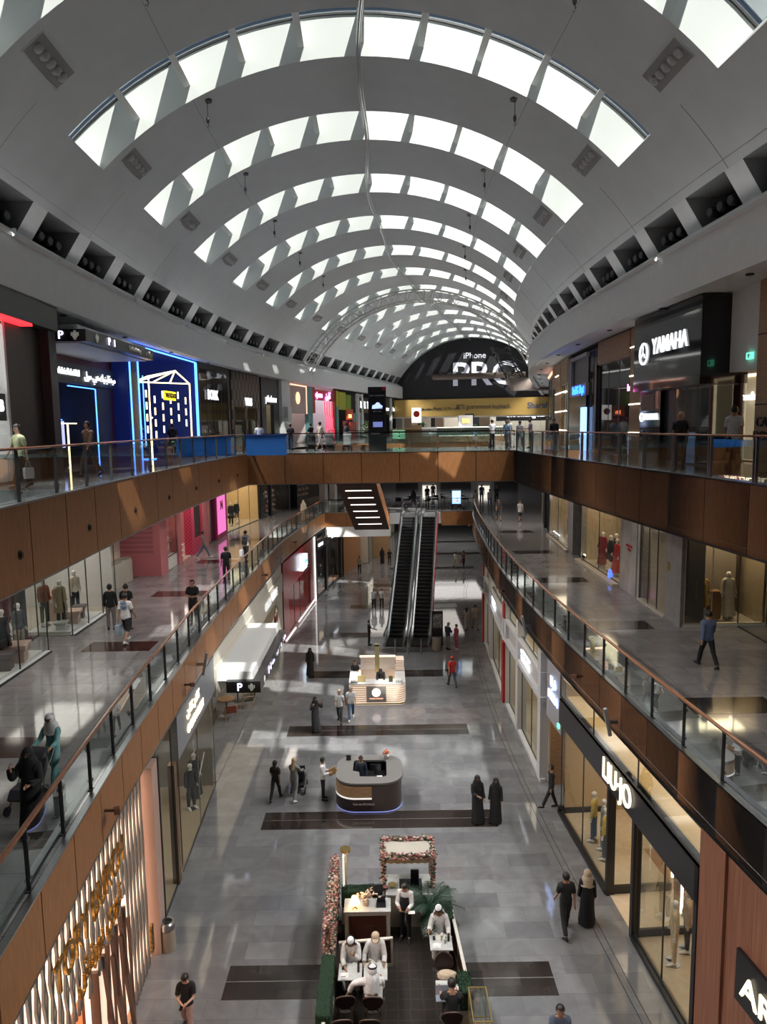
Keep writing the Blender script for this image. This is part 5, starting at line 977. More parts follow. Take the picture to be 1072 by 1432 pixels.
s.room(4, mat('taupe_wall', (.28, .24, .19), .6), mat('sand_floor', (.45, .36, .25), .3), WHITEW, 45, (1, .83, .6), x1=s.W); s.glass(0, 2.2, 0, 5.2, 1); s.glass(2.9, s.W - .05, 0, 3.9, 2, fm=STEEL)
s.b('bronze_post', mat('bronze_post', (.20, .12, .07), .35, .5), (2.25, 2.55, -.05, .15, 0, 3.9)); s.b('sign_band', mat('ck_grey', (.20, .21, .23), .5), (2.6, s.W, -.12, .1, 3.9, H0)); s.b('recess_panel', mat('walnut_dark', (.09, .04, .025), .5), (1.6, 2.2, .8, .9, 0, 3.6))
s.txt('CALVIN KLEIN', 5.0, 4.35, .42, WARMGLOW, y=-.16, sx=.92, bold=.003); s.txt(arabic('كلاين') + ' ' + arabic('كالفن'), 4.7, 4.92, .42, WARMGLOW, y=-.16, bold=.003)
s.b('end_glass', SGLASS, (s.W - .02, s.W, 0, 1.2, 0, 3.9))
mannequin(s, 6.7, .55, .03, PI * .75, 'mannequin in black suit at the near end of dark window', CB, CB, longtop=True); mannequin(s, 7.55, .6, .03, PI * .75, 'mannequin in black dress with white collar, taller one', CB, CB, robe=CB); 
b = MB(); b.tube([(-.55, 0, 0), (.55, 0, .5)], .025, 5); one('display_rod', b, WHITE, 'slanted white rod held before the two black dressed mannequins', 'display rod', loc=s.w(7.3, .25, 1.2), rz=s.rz)
b = MB(); b.tube([(-.25, 0, 0), (.25, 0, 0)], .02, 5); b.tube([(0, 0, 0), (0, 0, .5)], .008, 5); one('hanging_bar', b, WHITE, 'short white bar hung above the black dress mannequin', 'hanging bar', loc=s.w(7.2, .5, 2.0), rz=s.rz)
rack(s, 1.1, 1.6, 'with dark clothes at the glass entrance', [(.03, .03, .04), (.15, .17, .2)])
s = Shop(*g1(27.2, 45.6), 0, H0, 'pale coffee shop front with COSTA COFFEE letters over an arch'); IV = mat('ivory_panel', (.56, .53, .46), .5)
s.room(4, CREAMW, T0, WHITEW, 50, (1, .85, .6), x1=16); s.b('upper_band', IV, (0, s.W, -.08, .1, 3.6, H0)); s.b('lower_band', IV, (0, s.W, -.14, .0, 3.55, 4.7)); s.b('end_pier', IV, (16, s.W, -.1, .3, 0, 3.6)); s.b('menu_wall', mat('brown_wall', (.12, .06, .03), .5), (0, 9, 3.8, 3.9, 0, 3.6))
s.txt('COSTA  COFFEE', 13.6, 4.15, .66, mat('costa_white', (.7, .7, .7), .4, emit=.35, ecol=(1, 1, 1)), y=-.2, depth=.06, sx=.92, bold=.008)
b = MB(); b.rings([[(15.2 + r_ * math.cos(a), -.15 - d_, 2.6 + r_ * math.sin(a)) for a in [2 * PI * j / 24 for j in range(24)]] for r_, d_ in ((.75, 0), (.75, .05), (.7, .05), (.7, 0))], cap=False); b.build('round_emblem_ring', mat('brown_wall', (.12, .06, .03), .5), s.t)
b = MB()
for k in range(3): b.ell((14.9 + k * .3, -.18, 2.6), (.18, .04, .26), 8, 6)
b.build('bean_emblem', mat('bean_red', (.08, .01, .012), .5), s.t)
s = Shop(*g1(45.8, 57.2), 0, H0, 'red lacquer shop front with white light line and white cube sign'); s.room(3, REDI, REDI, REDI, 14, (1, .6, .5), x0=1.5, x1=9.5); s.b('red_fascia', REDP, (0, s.W, -.15, .1, 3.3, H0), (0, 1.5, -.15, .1, 0, 3.3), (9.5, s.W, -.15, .1, 0, 3.3), (1.5, 9.5, -.15, .0, 0, .25)); s.glass(1.5, 9.5, .25, 3.3, 4, y=-.1)
LL = glow('white_line', (1, .98, .95), 1.0); s.b('light_line', LL, (s.W - .06, s.W + .02, -.24, -.15, 0, H0), (4.5, s.W, -.2, -.15, .15, .23), (.3, 3.5, -.2, -.15, .02, .08)); s.b('sign_box', glow('sign_white_blue', (.75, .9, 1), 1.6), (5.6, 7.0, -.45, -.15, 3.9, 4.75), (5.4, 7.0, -.4, -.15, 3.7, 3.78)); s.txt('PUMA', 6.3, 4.3, .35, glow('sign_cyan', (.1, .5, .6), .6), y=-.47)
mannequin(s, 5.2, .9, .3, PI, 'mannequin in black outfit inside the red window', CB, CB); mannequin(s, 4.3, 1.1, .3, PI, 'mannequin with white top inside the red window', CW, CB)
s = Shop(*g1(57.6, 66.5), 0, H0, 'black framed glass shop with two white lit signs'); s.room(3, DARKW, T0, DARKW, 40, (1, .75, .55)); s.b('black_frame', BLACK, (0, .4, -.2, .2, 0, H0), (0, s.W, -.2, .1, 4.0, 4.8), (3.2, 3.7, -.2, .2, 0, H0), (s.W - .6, s.W, -.2, .2, 0, H0), (0, s.W, -.2, 0, 0, .15)); s.glass(.4, s.W - .6, .1, 4, 3, y=-.1); s.b('lit_sign', WGLOW, (.8, 2.2, -.24, -.2, 4.25, 4.5), (5.2, 6.8, -.24, -.2, 4.3, 4.6)); s.b('window_base', mat('salmon', (.45, .25, .18), .5), (.4, 3.2, .0, .8, .1, .3), (3.7, s.W - .6, 0, .8, .1, .3)); mannequin(s, 4.6, .7, .3, PI, 'dark dressed mannequin in the black framed shop', CB, CB); mannequin(s, 6.4, .7, .3, PI, 'brown dressed mannequin in black framed shop', cloth('brown', (.10, .06, .045)), CB)
s = Shop(*g1(67, 73), 0, H0, 'tall walnut clad pier beyond black framed shop'); s.b('walnut_pier', WOOD, (0, s.W, -.2, .4, 0, H0))
s = Shop((-1.6, 73), (1.5, 95), 0, H0, 'far ground floor glass shops with oak fin walls'); s.room(3, CREAMW, T0, WHITEW, 120); s.b('oak_fin', OAK, (3, 3.4, -1.8, 0, 0, H0), (9, 9.4, -1.0, 0, 0, H0)); s.glass(0, s.W, 0, H0, 8)

# ======== ground floor, right
def g2(a, b, dx=.22): return (XR1(b) + dx, b), (XR1(a) + dx, a)
s = Shop(*g2(4, 14.7), 0, H0, 'reddish timber clad wall with black sign and white letter A'); TIM = mat('redwood_boards', (.20, .085, .05), .45, noise=.35, nscale=5, stretch=(5, 5, .12)); s.b('timber_wall', TIM, (0, s.W, -.05, .3, 0, H0)); s.b('timber_pier', TIM, (-.0, .9, -.12, -.05, 0, H0)); s.b('sign_board', BLACK, (1.42, 6, -.14, -.06, 2.45, 3.55)); s.txt('ARMANI', 1.65, 2.95, .72, WARMGLOW, y=-.18, align='LEFT', sx=1.1)
s = Shop(*g2(14.7, 24.6), 0, H0, 'black framed boutique front with glowing LIU JO letters')
s.room(5, mat('warm_cream', (.55, .42, .26), .6), mat('cream_tiles', (.58, .47, .34), .2, noise=.05), WHITEW, 130, (1, .80, .54)); W_ = s.W
s.b('timber_panel', OAK, (5.4, W_ - .3, 4.6, 4.95, 0, 3.4), (.3, 2.2, 4.6, 4.95, 0, 3.4)); s.b('grey_panel', mat('taupe_wall', (.28, .24, .19), .6), (2.4, 4.0, 4.7, 4.95, 0, 3.4))
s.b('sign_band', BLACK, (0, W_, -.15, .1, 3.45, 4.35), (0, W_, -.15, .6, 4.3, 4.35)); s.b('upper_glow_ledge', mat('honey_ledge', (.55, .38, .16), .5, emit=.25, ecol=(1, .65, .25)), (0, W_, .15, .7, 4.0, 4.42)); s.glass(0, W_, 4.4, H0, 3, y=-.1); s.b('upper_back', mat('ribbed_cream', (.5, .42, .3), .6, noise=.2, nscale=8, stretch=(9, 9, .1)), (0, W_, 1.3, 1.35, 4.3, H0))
s.b('frame_post', BLACK, (W_ - .15, W_, -.15, .15, 0, 4.3), (6.35, 6.5, -.12, .12, 0, 3.5), (4.55, 4.68, -.12, .12, 0, 3.5), (-.05, .05, -.12, .12, 0, .0 + .25)); s.b('black_kerb', BLACK, (0, 4.6, -.15, .0, 0, .12), (6.5, W_, -.15, .0, 0, .12), (0, .12, -.15, 1.8, 0, .22)); s.glass(0, 4.55, .12, 3.45, 2, y=-.02); s.glass(6.5, W_ - .15, .12, 3.45, 2, y=-.02)
b = MB(); b.add([(4.62, .0, .1), (4.62, 1.9, .1), (4.62, 1.9, 3.4), (4.62, 0, 3.4)], [(0, 1, 2, 3)]); b.build('door_glass', SGLASS, s.t); b = MB(); b.box((4.57, 0, .05), (4.67, 1.9, .28)); b.build('door_rail', BLACK, s.t)
d = b = MB(); b.box((6.42, .05, .05), (6.5, 1.9, .25)); b.tube([(6.38, 1.6, .9), (6.38, 1.6, 2.3)], .035, 6); b.build('door_rail', BLACK, s.t); b = MB(); b.add([(6.45, .05, .25), (6.45, 1.9, .25), (6.45, 1.9, 3.4), (6.45, .05, 3.4)], [(0, 1, 2, 3)]); b.build('door_glass', SGLASS, s.t)
s.txt('LIU·JO', 5.4, 3.93, .92, WARMGLOW, y=-.2, depth=.05, sx=.82)
s.b('timber_floor', TERRA, (2.5, W_ - .1, 2.0, 4.9, .03, .04)); s.b('light_arch', glow('arch_white', (1, .93, .8), 3), (4.0, 4.06, 2.2, 2.26, 0, 2.9), (5.0, 5.06, 2.2, 2.26, 0, 2.9), (4.0, 5.06, 2.2, 2.26, 2.85, 2.9), (5.6, 5.66, 1.7, 1.76, 0, 2.7)); s.b('timber_fin', mat('bronze_panel', (.30, .16, .07), .35), (4.1, 5.0, 2.28, 2.32, 0, 2.8), (5.2, 5.6, 1.7, 1.75, 0, 2.7))
mannequin(s, 1.9, .5, .03, PI * .8, 'mannequin with yellow knit and jeans, back of the boutique group', CMUS, cloth('jeans', (.07, .13, .22))); mannequin(s, 2.4, .65, .03, PI * .8, 'mannequin in grey shimmering jumpsuit in boutique group', cloth('silver_grey', (.22, .22, .22)), cloth('silver_grey', (.22, .22, .22))); mannequin(s, 2.95, .5, .03, PI * .8, 'mannequin with mustard print blouse in front of boutique group', CMUS, cloth('denim_dark', (.10, .12, .16)))
mannequin(s, 7.5, .6, .03, PI * .9, 'mannequin in champagne blazer and trousers, front right window', CHAMP, CHAMP, longtop=True); mannequin(s, 7.1, 1.15, .03, PI * .9, 'mannequin in beige trench behind the champagne blazer', cloth('sand', (.5, .38, .26)), CDG, longtop=True)
rack(s, 7.6, 3.4, 'deep in the boutique beside the door', GC2); rack(s, 8.2, 2.0, 'with navy trousers behind champagne blazer', [(.06, .07, .1), (.4, .3, .2)]); rack(s, 4.6, 4.2, 'at the boutique back wall', GC2)
s.b('floor_vent', GREY, (8.3, 8.55, .9, 1.1, .03, .045))
s = Shop(*g2(24.7, 26.6), 0, H0, 'grey pier with white and blue lit Arabic and Latin sign'); s.b('grey_pier', mat('mauve_grey', (.30, .29, .31), .5), (0, s.W, -.05, .2, 2.9, H0)); BLT = glow('pale_blue_letter', (.45, .6, 1), 2.2); s.txt(arabic('فرلا'), 1.0, 4.5, .5, BLT, y=-.1, bold=.015); s.txt('FURLA', 1.0, 3.95, .42, BLT, y=-.1, bold=.015); s.b('exit_sign', glow('exit_green', (.1, .6, .35), 1.6), (1.6, 1.8, -.1, -.05, 3.1, 3.25)); s.room(2.5, OAK, T0, WHITEW, 30)
for k in range(9): o_ = one('handbag', MB().box((-.12, -.05, 0), (.12, .05, .18)).tube([(-.08, 0, .18), (0, 0, .3), (.08, 0, .18)], .01), WHITEW, 'small white item on wall shelves behind suited man', 'handbag', loc=s.w(.4 + .5 * (k % 3), 1.2, .7 + .55 * (k // 3)), rz=s.rz, group='white items behind the suited man')
WF = mat('white_stone_frame', (.52, .52, .52), .4)
for i, (a, b_, lb) in enumerate(((26.8, 35.2, 'white stone framed shop front, nearer, with lit Arabic lettering and red post'), (35.2, 45.4, 'white stone framed shop front, further, with lit lettering and red post'))):
    s = Shop(*g2(a, b_), 0, H0, lb); s.room(3, CREAMW, BEIGEF, WHITEW, 70, (1, .85, .62)); W_ = s.W
    s.b('stone_frame', WF, (0, W_, -.25, .1, 3.3, 3.5), (0, W_, -.25, .1, 4.35, 4.5), *[(x_, x_ + .5, -.22, .2, 0, H0) for x_ in (.1, 3.2, W_ - .6)], (0, W_, -.2, 0, 0, .15)); s.b('sign_panel', mat('stone_panel', (.42, .40, .38), .5), (.6, W_ - .6, -.05, .0, 3.5, 4.35)); s.glass(.6, 3.2, .15, 3.3, 1); s.glass(3.7, W_ - .6, .15, 3.3, 2); s.glass(.6, W_ - .6, 4.5, H0, 4)
    s.b('red_post', mat('red_panel', (.35, .015, .02), .4), (.1, .55, -.34, -.22, .15, 3.3), (.1, .55, -.3, -.22, 4.5, H0)); s.txt(arabic('ماكس') + ' ' + arabic('مارا'), 4.9, 4.1, .42, y=-.12); s.txt('MAX MARA', 4.9, 3.68, .36, y=-.12)
    goods(s, 4.2, 6.8, 1.0, (.5, 1.0, 1.5, 2.0), 'inside white stone shop, %s one' % ('nearer', 'further')[i], [(.6, .55, .5), (.1, .1, .1), (.5, .3, .1)], 7, seed=i + 3)
s = Shop(*g2(45.6, 95), 0, H0, 'long beige ground frontage past the escalators on right'); s.b('beige_wall', mat('pale_sand', (.36, .32, .27), .5), (0, s.W, 0, .3, 0, H0)); s.b('lit_sign', WGLOW, (30, 32, -.05, 0, 3.4, 4))
# ------------------------------------------------------------------ escalators
def escalator(x0, y0, z0, x1, y1, z1, label):
    """one escalator rising from (x0,y0,z0) to (x1,y1,z1); flights 1 m wide"""
    d = Vector((x1 - x0, y1 - y0, 0)); L = d.length; rz = math.atan2(-d.x, d.y); H = z1 - z0
    t = thing('escalator', label, 'escalator', (x0, y0, z0), rz); run = H / math.tan(R(30)); fl = (L - run) / 2
    prof = lambda y: 0 if y < fl else H if y > fl + run else (y - fl) * math.tan(R(30))
    b = MB(); n = 34                                              # steps
    b.box((-.5, .2, -.02), (.5, fl, .015)); b.box((-.5, fl + run, H - .05), (.5, L - .1, H + .015))
    for k in range(n): ya = fl + run * k / n; b.box((-.5, ya, H * k / n - .1), (.5, ya + run / n, H * (k + 1) / n + .0))
    o = b.build('steps', mat('step_black', (.018, .018, .02), .35, .4), t)
    b = MB(); [b.box((-.48, fl + run * k / n - .003, H * (k + 1) / n - .012), (.48, fl + run * k / n + .02, H * (k + 1) / n + .004)) for k in range(n)]; b.build('step_edges', mat('step_edge', (.10, .10, .105), .4, .5), t)
    Y = [0, fl - .3, fl + .3, fl + run * .25, fl + run * .5, fl + run * .75, fl + run - .3, fl + run + .3, L]
    for sg in (-1, 1):
        b = MB(); b.rings([[(sg * .52, y, prof(y) - .02), (sg * .68, y, prof(y) - .02), (sg * .68, y, prof(y) + .26), (sg * .52, y, prof(y) + .22)] for y in Y]); b.build('balustrade_base', STEEL, t)
        b = MB(); b.strip([(sg * .58, y, prof(y) + .2) for y in Y], [(sg * .58, y, prof(y) + .86) for y in Y]); b.build('side_glass', GLASS, t)
        b = MB(); hp = [(sg * .6, -.35, .75), (sg * .6, -.35, .85), (sg * .6, -.15, .93)] + [(sg * .6, y, prof(y) + .93) for y in Y[1:-1]] + [(sg * .6, L + .15, H + .93), (sg * .6, L + .35, H + .85), (sg * .6, L + .35, H + .7)]; b.tube(hp, .045, 6); b.build('handrail', BLACK, t, smooth=True)
    b = MB(); b.rings([[(-.72, y, prof(y) - (.9 if 0 < y < L else .3)), (.72, y, prof(y) - (.9 if 0 < y < L else .3)), (.72, y, prof(y) - .03), (-.72, y, prof(y) - .03)] for y in [0, fl] + Y[3:6] + [fl + run, L]]); return t, b
DX = Vector((2.0, 15.1, 0)).normalized()
for k, (a, c, lb) in enumerate((((.55, 44.6), (2.35, 60.2), 'left black stepped escalator with steel sides rising to the middle floor'), ((2.15, 44.5), (3.95, 60.1), 'right black stepped escalator with red clad side rising to the middle floor'))):
    t, b = escalator(a[0], a[1], 0, c[0], c[1], Z1, lb)
    for v in range(len(b.v)): x, y, z = b.v[v]; b.v[v] = (x, y, max(z, .01))
    b.build('truss_cladding', mat('steel_clad', (.16, .16, .165), .4, .6) if k == 0 else REDP, t)
b = MB(); b.box((-.2, 0, 0), (3.3, .9, .012)); one('entry_mat', b, DSTEEL, 'dark steel landing plate at the foot of the escalators', 'floor plate', loc=(0, 43.4, 0))
for k in range(3): one('bollard', MB().lathe([(.05, 0), (.05, .95), (.04, 1.0)], 10), STEEL, 'steel post before the escalators, %s of three' % ('left', 'middle', 'right')[k], 'bollard', loc=(.6 + .8 * k, 43.0, 0))
# escalator from middle to top floor: seen from below, lit strips in wooden soffit
t = thing('escalator', 'wood clad underside of upper escalator with six lit strips', 'escalator', (-2.5, 46.6, 0)); CW_ = mat('soffit_wood', (.07, .028, .012), .5, noise=.15, nscale=4)
def bx_(y): return -2.47 + (y - 46.6) * .125 + 2.5, 5.6 + (58.6 - y) * .577
rs = []
for y in (47.7, 50, 53, 56, 58.6): xo, z = bx_(y); rs.append([(xo - 1.42, y - 46.6, z), (xo + 1.42, y - 46.6, z), (xo + 1.42, y - 46.6, z + 1.0), (xo - 1.42, y - 46.6, z + 1.0)])
b = MB(); b.rings(rs); b.build('underside', CW_, t)
ST6 = (51.9, 53.0, 54.1, 55.2, 56.3, 57.5)
for y in ST6: b = MB(); xo, z = bx_(y); b.add([(xo - .95, y - 46.67, z + .03), (xo + .95, y - 46.67, z + .03), (xo + .95, y - 46.52, z - .055), (xo - .95, y - 46.52, z - .055)], [(0, 1, 2, 3)]); b.build('light_strip', glow('soffit_strip', (1, .93, .85), 1.4), t)
b = MB(); b.strip([(bx_(y)[0] + 1.44, y - 46.6, bx_(y)[1]) for y in (47.7, 58.6)], [(bx_(y)[0] + 1.44, y - 46.6, bx_(y)[1] + 1.05) for y in (47.7, 58.6)]); b.build('side_panel', mat('side_wood', (.28, .11, .04), .45), t)
for sg in (-1, 1): b = MB(); b.strip([(bx_(y)[0] + sg * 1.35, y - 46.6, bx_(y)[1] + 1) for y in (48, 58.6)], [(bx_(y)[0] + sg * 1.35, y - 46.6, bx_(y)[1] + 1.9) for y in (48, 58.6)]); b.build('side_glass', GLASS, t)
# ------------------------------------------------------------------ canopies over the shop fronts with parking sign
CRG = glow('crest_grey', (.5, .5, .46), .12); PG = glow('parking_letter', (.75, .72, 1), 1.1)
def crest(par, x, y, z, s_, rot):
    b = MB(); M_ = Matrix.Translation((x, y, z)) @ Euler(rot).to_matrix().to_4x4(); b.X = M_
    for a, c, w_, h_ in ((0, 0, .17, .17), (0, .12, .09, .05), (0, -.12, .09, .05), (-.11, .03, .04, .12), (.11, .03, .04, .12)): b.box((a - w_ / 2 * .9, c - h_ / 2, -.005), (a + w_ / 2 * .9, c + h_ / 2, .012))
    o = b.build('crest', CRG, par); o.scale = (1, 1, 1)
def canopy(x0, x1, y0, y1, zt, zb, ztop, ztbox, label, long_text=True, out=.35):
    """white canopy slab; black sign bar round its outer edge; x1 is the atrium side"""
    t = thing('canopy', label, 'canopy', (x1, y0, zb)); L = y1 - y0; w_ = x1 - x0
    b = MB(); b.box((-w_, .25, ztbox - zb), (-out, L, ztop - zb)); b.build('canopy_slab', mat('canopy_white', (.66, .68, .69), .45), t)
    b = MB(); b.box((-1.35, 0, 0), (0, .3, zt - zb)); b.box((-.3, .3, 0), (0, L - .1, zt - zb)); b.build('sign_bar', BLACK, t)
    h_ = zt - zb
    text('P', h_ * .95, PG, t, (-.82, -.03, h_ / 2), bold=.006, depth=.03); crest(t, -.35, -.02, h_ / 2, h_, (PI / 2, 0, 0))
    rr = (PI / 2, 0, PI / 2)
    crest(t, .02, .9, h_ / 2, h_, rr); text('P', h_ * .9, PG, t, (.03, 2.0, h_ / 2), rr, bold=.012); text('i', h_ * .9, PG, t, (.03, 2.5, h_ / 2), rr, bold=.012)
    text('Fashion Parking', h_ * .55, WHITEW, t, (.03, L * .66, h_ / 2), rr); text(arabic('مواقف'), h_ * .7, WHITEW, t, (.03, L * .9, h_ / 2), rr)
    return t
canopy(-12.6, -9.72, 24.1, 31.2, 17.42, 17.03, 17.6, 17.0, 'white ceiling canopy with black parking sign bar over top floor clinic')
tc_ = canopy(-7.0, -4.95, 27.2, 34.5, 4.18, 3.72, 4.5, 4.12, 'white canopy with black parking sign bar over the coffee terrace')
for k in range(4): text(('cinema', 'metro', 'taxi', 'fountain')[k], .2, PG, tc_, (.03, 3.2 + 1.2 * k, .2), (PI / 2, 0, PI / 2))
# exit sign hung by the clinic
t = thing('exit_sign', 'small green exit sign hanging below the top floor canopy', 'exit sign', (-11.9, 34.2, 15.9)); MB().box((-.35, -.02, 0), (.35, .02, .28)).build('sign_plate', glow('exit_green', (.1, .6, .35), 1.6), t); MB().box((-.3, -.03, .05), (-.05, -.02, .22)).build('sign_symbol', WHITEW, t); MB().tube([(-.3, 0, .28), (-.3, 0, 1.2)], .01).tube([(.3, 0, .28), (.3, 0, 1.2)], .01).build('wires', BLACK, t)
# ------------------------------------------------------------------ arched truss
t = thing('arch_truss', 'white arched lattice truss spanning the far part of the vault', 'truss', P(64, 0)); O = P(64, 0); WT = mat('truss_white', (.6, .6, .58), .45)
b = MB(); N = 34; A = [-1.10 + 2.2 * i / N for i in range(N + 1)]; ch = []
for dy, rr in ((-.5, R0 - .35), (.5, R0 - .35), (-.5, R0 - 1.25), (.5, R0 - 1.25)): ch.append([P(64 + dy, rr * math.sin(a), CZV + rr * math.cos(a)) - O for a in A])
for c in ch: b.tube(c, .06, 5)
for i in range(N):
    b.tube([ch[0][i], ch[2][i]], .03, 4); b.tube([ch[1][i], ch[3][i]], .03, 4); b.tube([ch[0][i], ch[1][i]], .03, 4); b.tube([ch[2][i], ch[3][i]], .03, 4)
    j, k = (i, i + 1) if i % 2 else (i + 1, i); b.tube([ch[0][j], ch[2][k]], .03, 4); b.tube([ch[1][j], ch[3][k]], .03, 4); b.tube([ch[2][j], ch[3][k]], .025, 4)
b.build('lattice', WT, t)
for sg in (0, -1): b = MB(); b.tube([ch[2][sg], ch[2][sg] + Vector((0, 0, -.9))], .06); b.tube([ch[3][sg], ch[3][sg] + Vector((0, 0, -.9))], .06); b.build('foot', WT, t)
# black hanging rig
t = thing('lighting_rig', 'black lattice rig hung before the far billboard at right', 'rig', (12.7, 80, 18.5)); t.scale = (.75, .75, .75); b = MB()
c4 = [[Vector((x + dx, y, z)) for x, z in ((-.6, 5.4), (.6, 3.2), (1.8, 1.0))] for dx in (0, 2.2) for y in (0, 2.2)]
for c in c4: b.tube(c, .12, 4)
for i in range(2):
    for a_, c_ in ((0, 1), (2, 3), (0, 2), (1, 3)):
        for f in (0, .33, .66): b.tube([c4[a_][i].lerp(c4[a_][i + 1], f), c4[c_][i].lerp(c4[c_][i + 1], f + .33)], .07, 4); b.tube([c4[a_][i].lerp(c4[a_][i + 1], f), c4[c_][i].lerp(c4[c_][i + 1], f)], .06, 4)
b.tube([(1, 0, 5), (7, 1, 1.2)], .1, 4); b.tube([(0, 0, 5.4), (6, 2, 2.4)], .1, 4); b.build('lattice', BLACK, t); b = MB(); b.rings([[(1.6, -.2, .9), (9, -.2, .9), (9, 3, .9), (1.6, 3, .9)], [(2.6, .2, -.9), (8, .2, -.9), (8, 2.4, -.9), (2.6, 2.4, -.9)]]); b.build('base_hopper', mat('hopper_brown', (.16, .13, .11), .6), t); MB().tube([(0, 1, 5.4), (-1.5, 1, 8)], .06).tube([(2, 1, 5.4), (1.5, 1, 7.6)], .06).build('hanger', BLACK, t)
# ------------------------------------------------------------------ advertising totem and bridge furniture
t = thing('advert_totem', 'tall black advertising totem with car advert on the bridge', 'totem', (-.28, 41.9, Z2)); MB().box((-.52, -.15, 0), (.52, .15, 3.7)).build('totem_body', BLACK, t, bevel=.01); MB().box((.3, -.17, 3.5), (.5, -.15, 3.7)).build('red_tag', mat('tag_red', (.5, .02, .03), .4), t); MB().box((-.42, -.16, 2.1), (.42, -.15, 3.4)).box((-.42, -.16, .95), (.42, -.15, 2.0)).build('poster_panel', mat('totem_screen', (.015, .015, .02), .2), t)
b = MB(); b.rings([[(-.3, -.18, 2.45 + z * .0), (.3, -.18, 2.45), (.3, -.18, 2.46), (-.3, -.18, 2.46)], [(-.3, -.17, 2.45), (.3, -.17, 2.45), (.3, -.17, 2.46), (-.3, -.17, 2.46)]]); b.add([(x, -.175, z_) for x, z_ in ((-.3, 2.45), (.3, 2.5), (.31, 2.62), (.2, 2.68), (.12, 2.8), (-.02, 2.82), (-.12, 2.7), (-.28, 2.64))], [tuple(range(8))]); b.build('car_picture', glow('car_blue', (.45, .6, .95), .8), t); text('NEW CAR EVENT', .11, WHITEW, t, (0, -.17, 3.2)); text('offers inside', .10, WHITEW, t, (0, -.17, 2.3)); text('BOOK NOW', .09, WHITEW, t, (-.1, -.17, 1.02)); MB().box((-.25, -.17, 1.4), (.3, -.16, 1.7)).build('small_picture', glow('small_blue', (.2, .25, .6), .4), t)
BL = mat('counter_blue', (.03, .17, .55), .35)
t = thing('service_counter', 'bright blue service counter behind the top left railing', 'counter', (-6.3, 38.2, Z2)); MB().box((-.9, -.3, 0), (1.2, .3, 1.05)).build('counter_body', BL, t, bevel=.01); MB().box((-1.0, -.4, 1.05), (1.3, .4, 1.1)).build('countertop', mat('counter_navy', (.02, .05, .2), .3), t)
t = thing('service_counter', 'long blue service counter between dark windows and railing', 'counter', (-9.6, 38.5, Z2), .5); MB().box((-1.6, -.3, 0), (1.6, .3, 1.0)).build('counter_body', BL, t, bevel=.01); MB().box((-1.7, -.4, 1.0), (1.7, .4, 1.06)).build('countertop', mat('counter_navy', (.02, .05, .2), .3), t)
def pushchair(x, y, z, rz, label, col):
    t = thing('pushchair', label, 'pushchair', (x, y, z), rz); m = cloth('pram_%d' % int(col[0] * 99), col)
    b = MB()
    for sg in (-1, 1): b.tube([(sg * .25, -.45, 1.0), (sg * .25, .1, .45), (sg * .25, .42, .12)], .016, 6); b.tube([(sg * .25, -.30, .12), (sg * .25, .05, .5)], .016, 6)
    b.tube([(-.25, -.45, 1.0), (.25, -.45, 1.0)], .02, 6); b.tube([(-.25, -.3, .12), (.25, -.3, .12)], .012, 6); b.build('frame', STEEL, t, smooth=True)
    for sx in (-1, 1):
        for yy, r_ in ((-.32, .14), (.42, .10)): b = MB(); b.rings([[(sx * (.27 + d_), yy + q * math.cos(a), r_ + q * math.sin(a)) for a in [2 * PI * k / 14 for k in range(14)]] for q, d_ in ((r_, -.02), (r_, .02))]); b.build('wheel', BLACK, t, smooth=True)
    b = MB(); b.rings([[(-.22, y_, z_), (.22, y_, z_), (.22, y_ + .06, z_ + .06), (-.22, y_ + .06, z_ + .06)] for y_, z_ in ((.42, .3), (.3, .45), (-.05, .45), (-.25, .85))]); b.build('seat', m, t)
    b = MB(); b.strip([(-.24, -.28 + .34 * math.sin(a) * .9, .82 + .28 * math.cos(a)) for a in [k * PI / 14 for k in range(8)]], [(.24, -.28 + .34 * math.sin(a) * .9, .82 + .28 * math.cos(a)) for a in [k * PI / 14 for k in range(8)]]); b.build('hood', m, t, smooth=True); MB().box((-.2, -.25, .2), (.2, .2, .32)).build('basket', CB, t)
    return t
pushchair(-3.45, 26.55, 0, .0, 'dark pushchair in front of the blonde woman in grey', (.03, .03, .04))
pushchair(-7.05, 13.45, Z1, PI - .1, 'black pushchair pushed by the woman in mint suit', (.03, .03, .035))
pushchair(-4.5, 45.7, Z2, PI, 'black pushchair on the bridge, left of the white one', (.02, .02, .02)); pushchair(-2.2, 44.8, Z2, PI, 'white seated pushchair on the bridge', (.6, .6, .6)); pushchair(-3.3, 45.2, Z2, PI, 'grey pushchair between the black and the white ones', (.2, .2, .2))
t = thing('info_screen', 'upright digital screen with blue picture on middle floor', 'screen', (6.45, 62.9, Z1)); MB().box((-.45, -.1, 0), (.45, .1, 1.75)).build('screen_body', BLACK, t, bevel=.01); MB().box((-.38, -.11, .5), (.38, -.10, 1.65)).build('display', glow('screen_blue', (.3, .5, 1), 1.6), t); MB().box((-.3, -.12, .7), (.3, -.11, .85)).build('display_text', glow('screen_pink', (.9, .6, .8), 1), t)
def cafe_table(x, y, z, label, r_=.4, top=None, w=None, group=None):
    t = thing('cafe_table', label, 'table', (x, y, z), group=group); b = MB()
    if w: b.box((-w[0] / 2, -w[1] / 2, .72), (w[0] / 2, w[1] / 2, .75))
    else: b.lathe([(r_, .71), (r_, .75)], 22)
    b.build('tabletop', top or OAK, t, bevel=.004); MB().lathe([(.22, 0), (.22, .02), (.035, .04), (.035, .71)], 12).build('pedestal', DSTEEL, t); return t
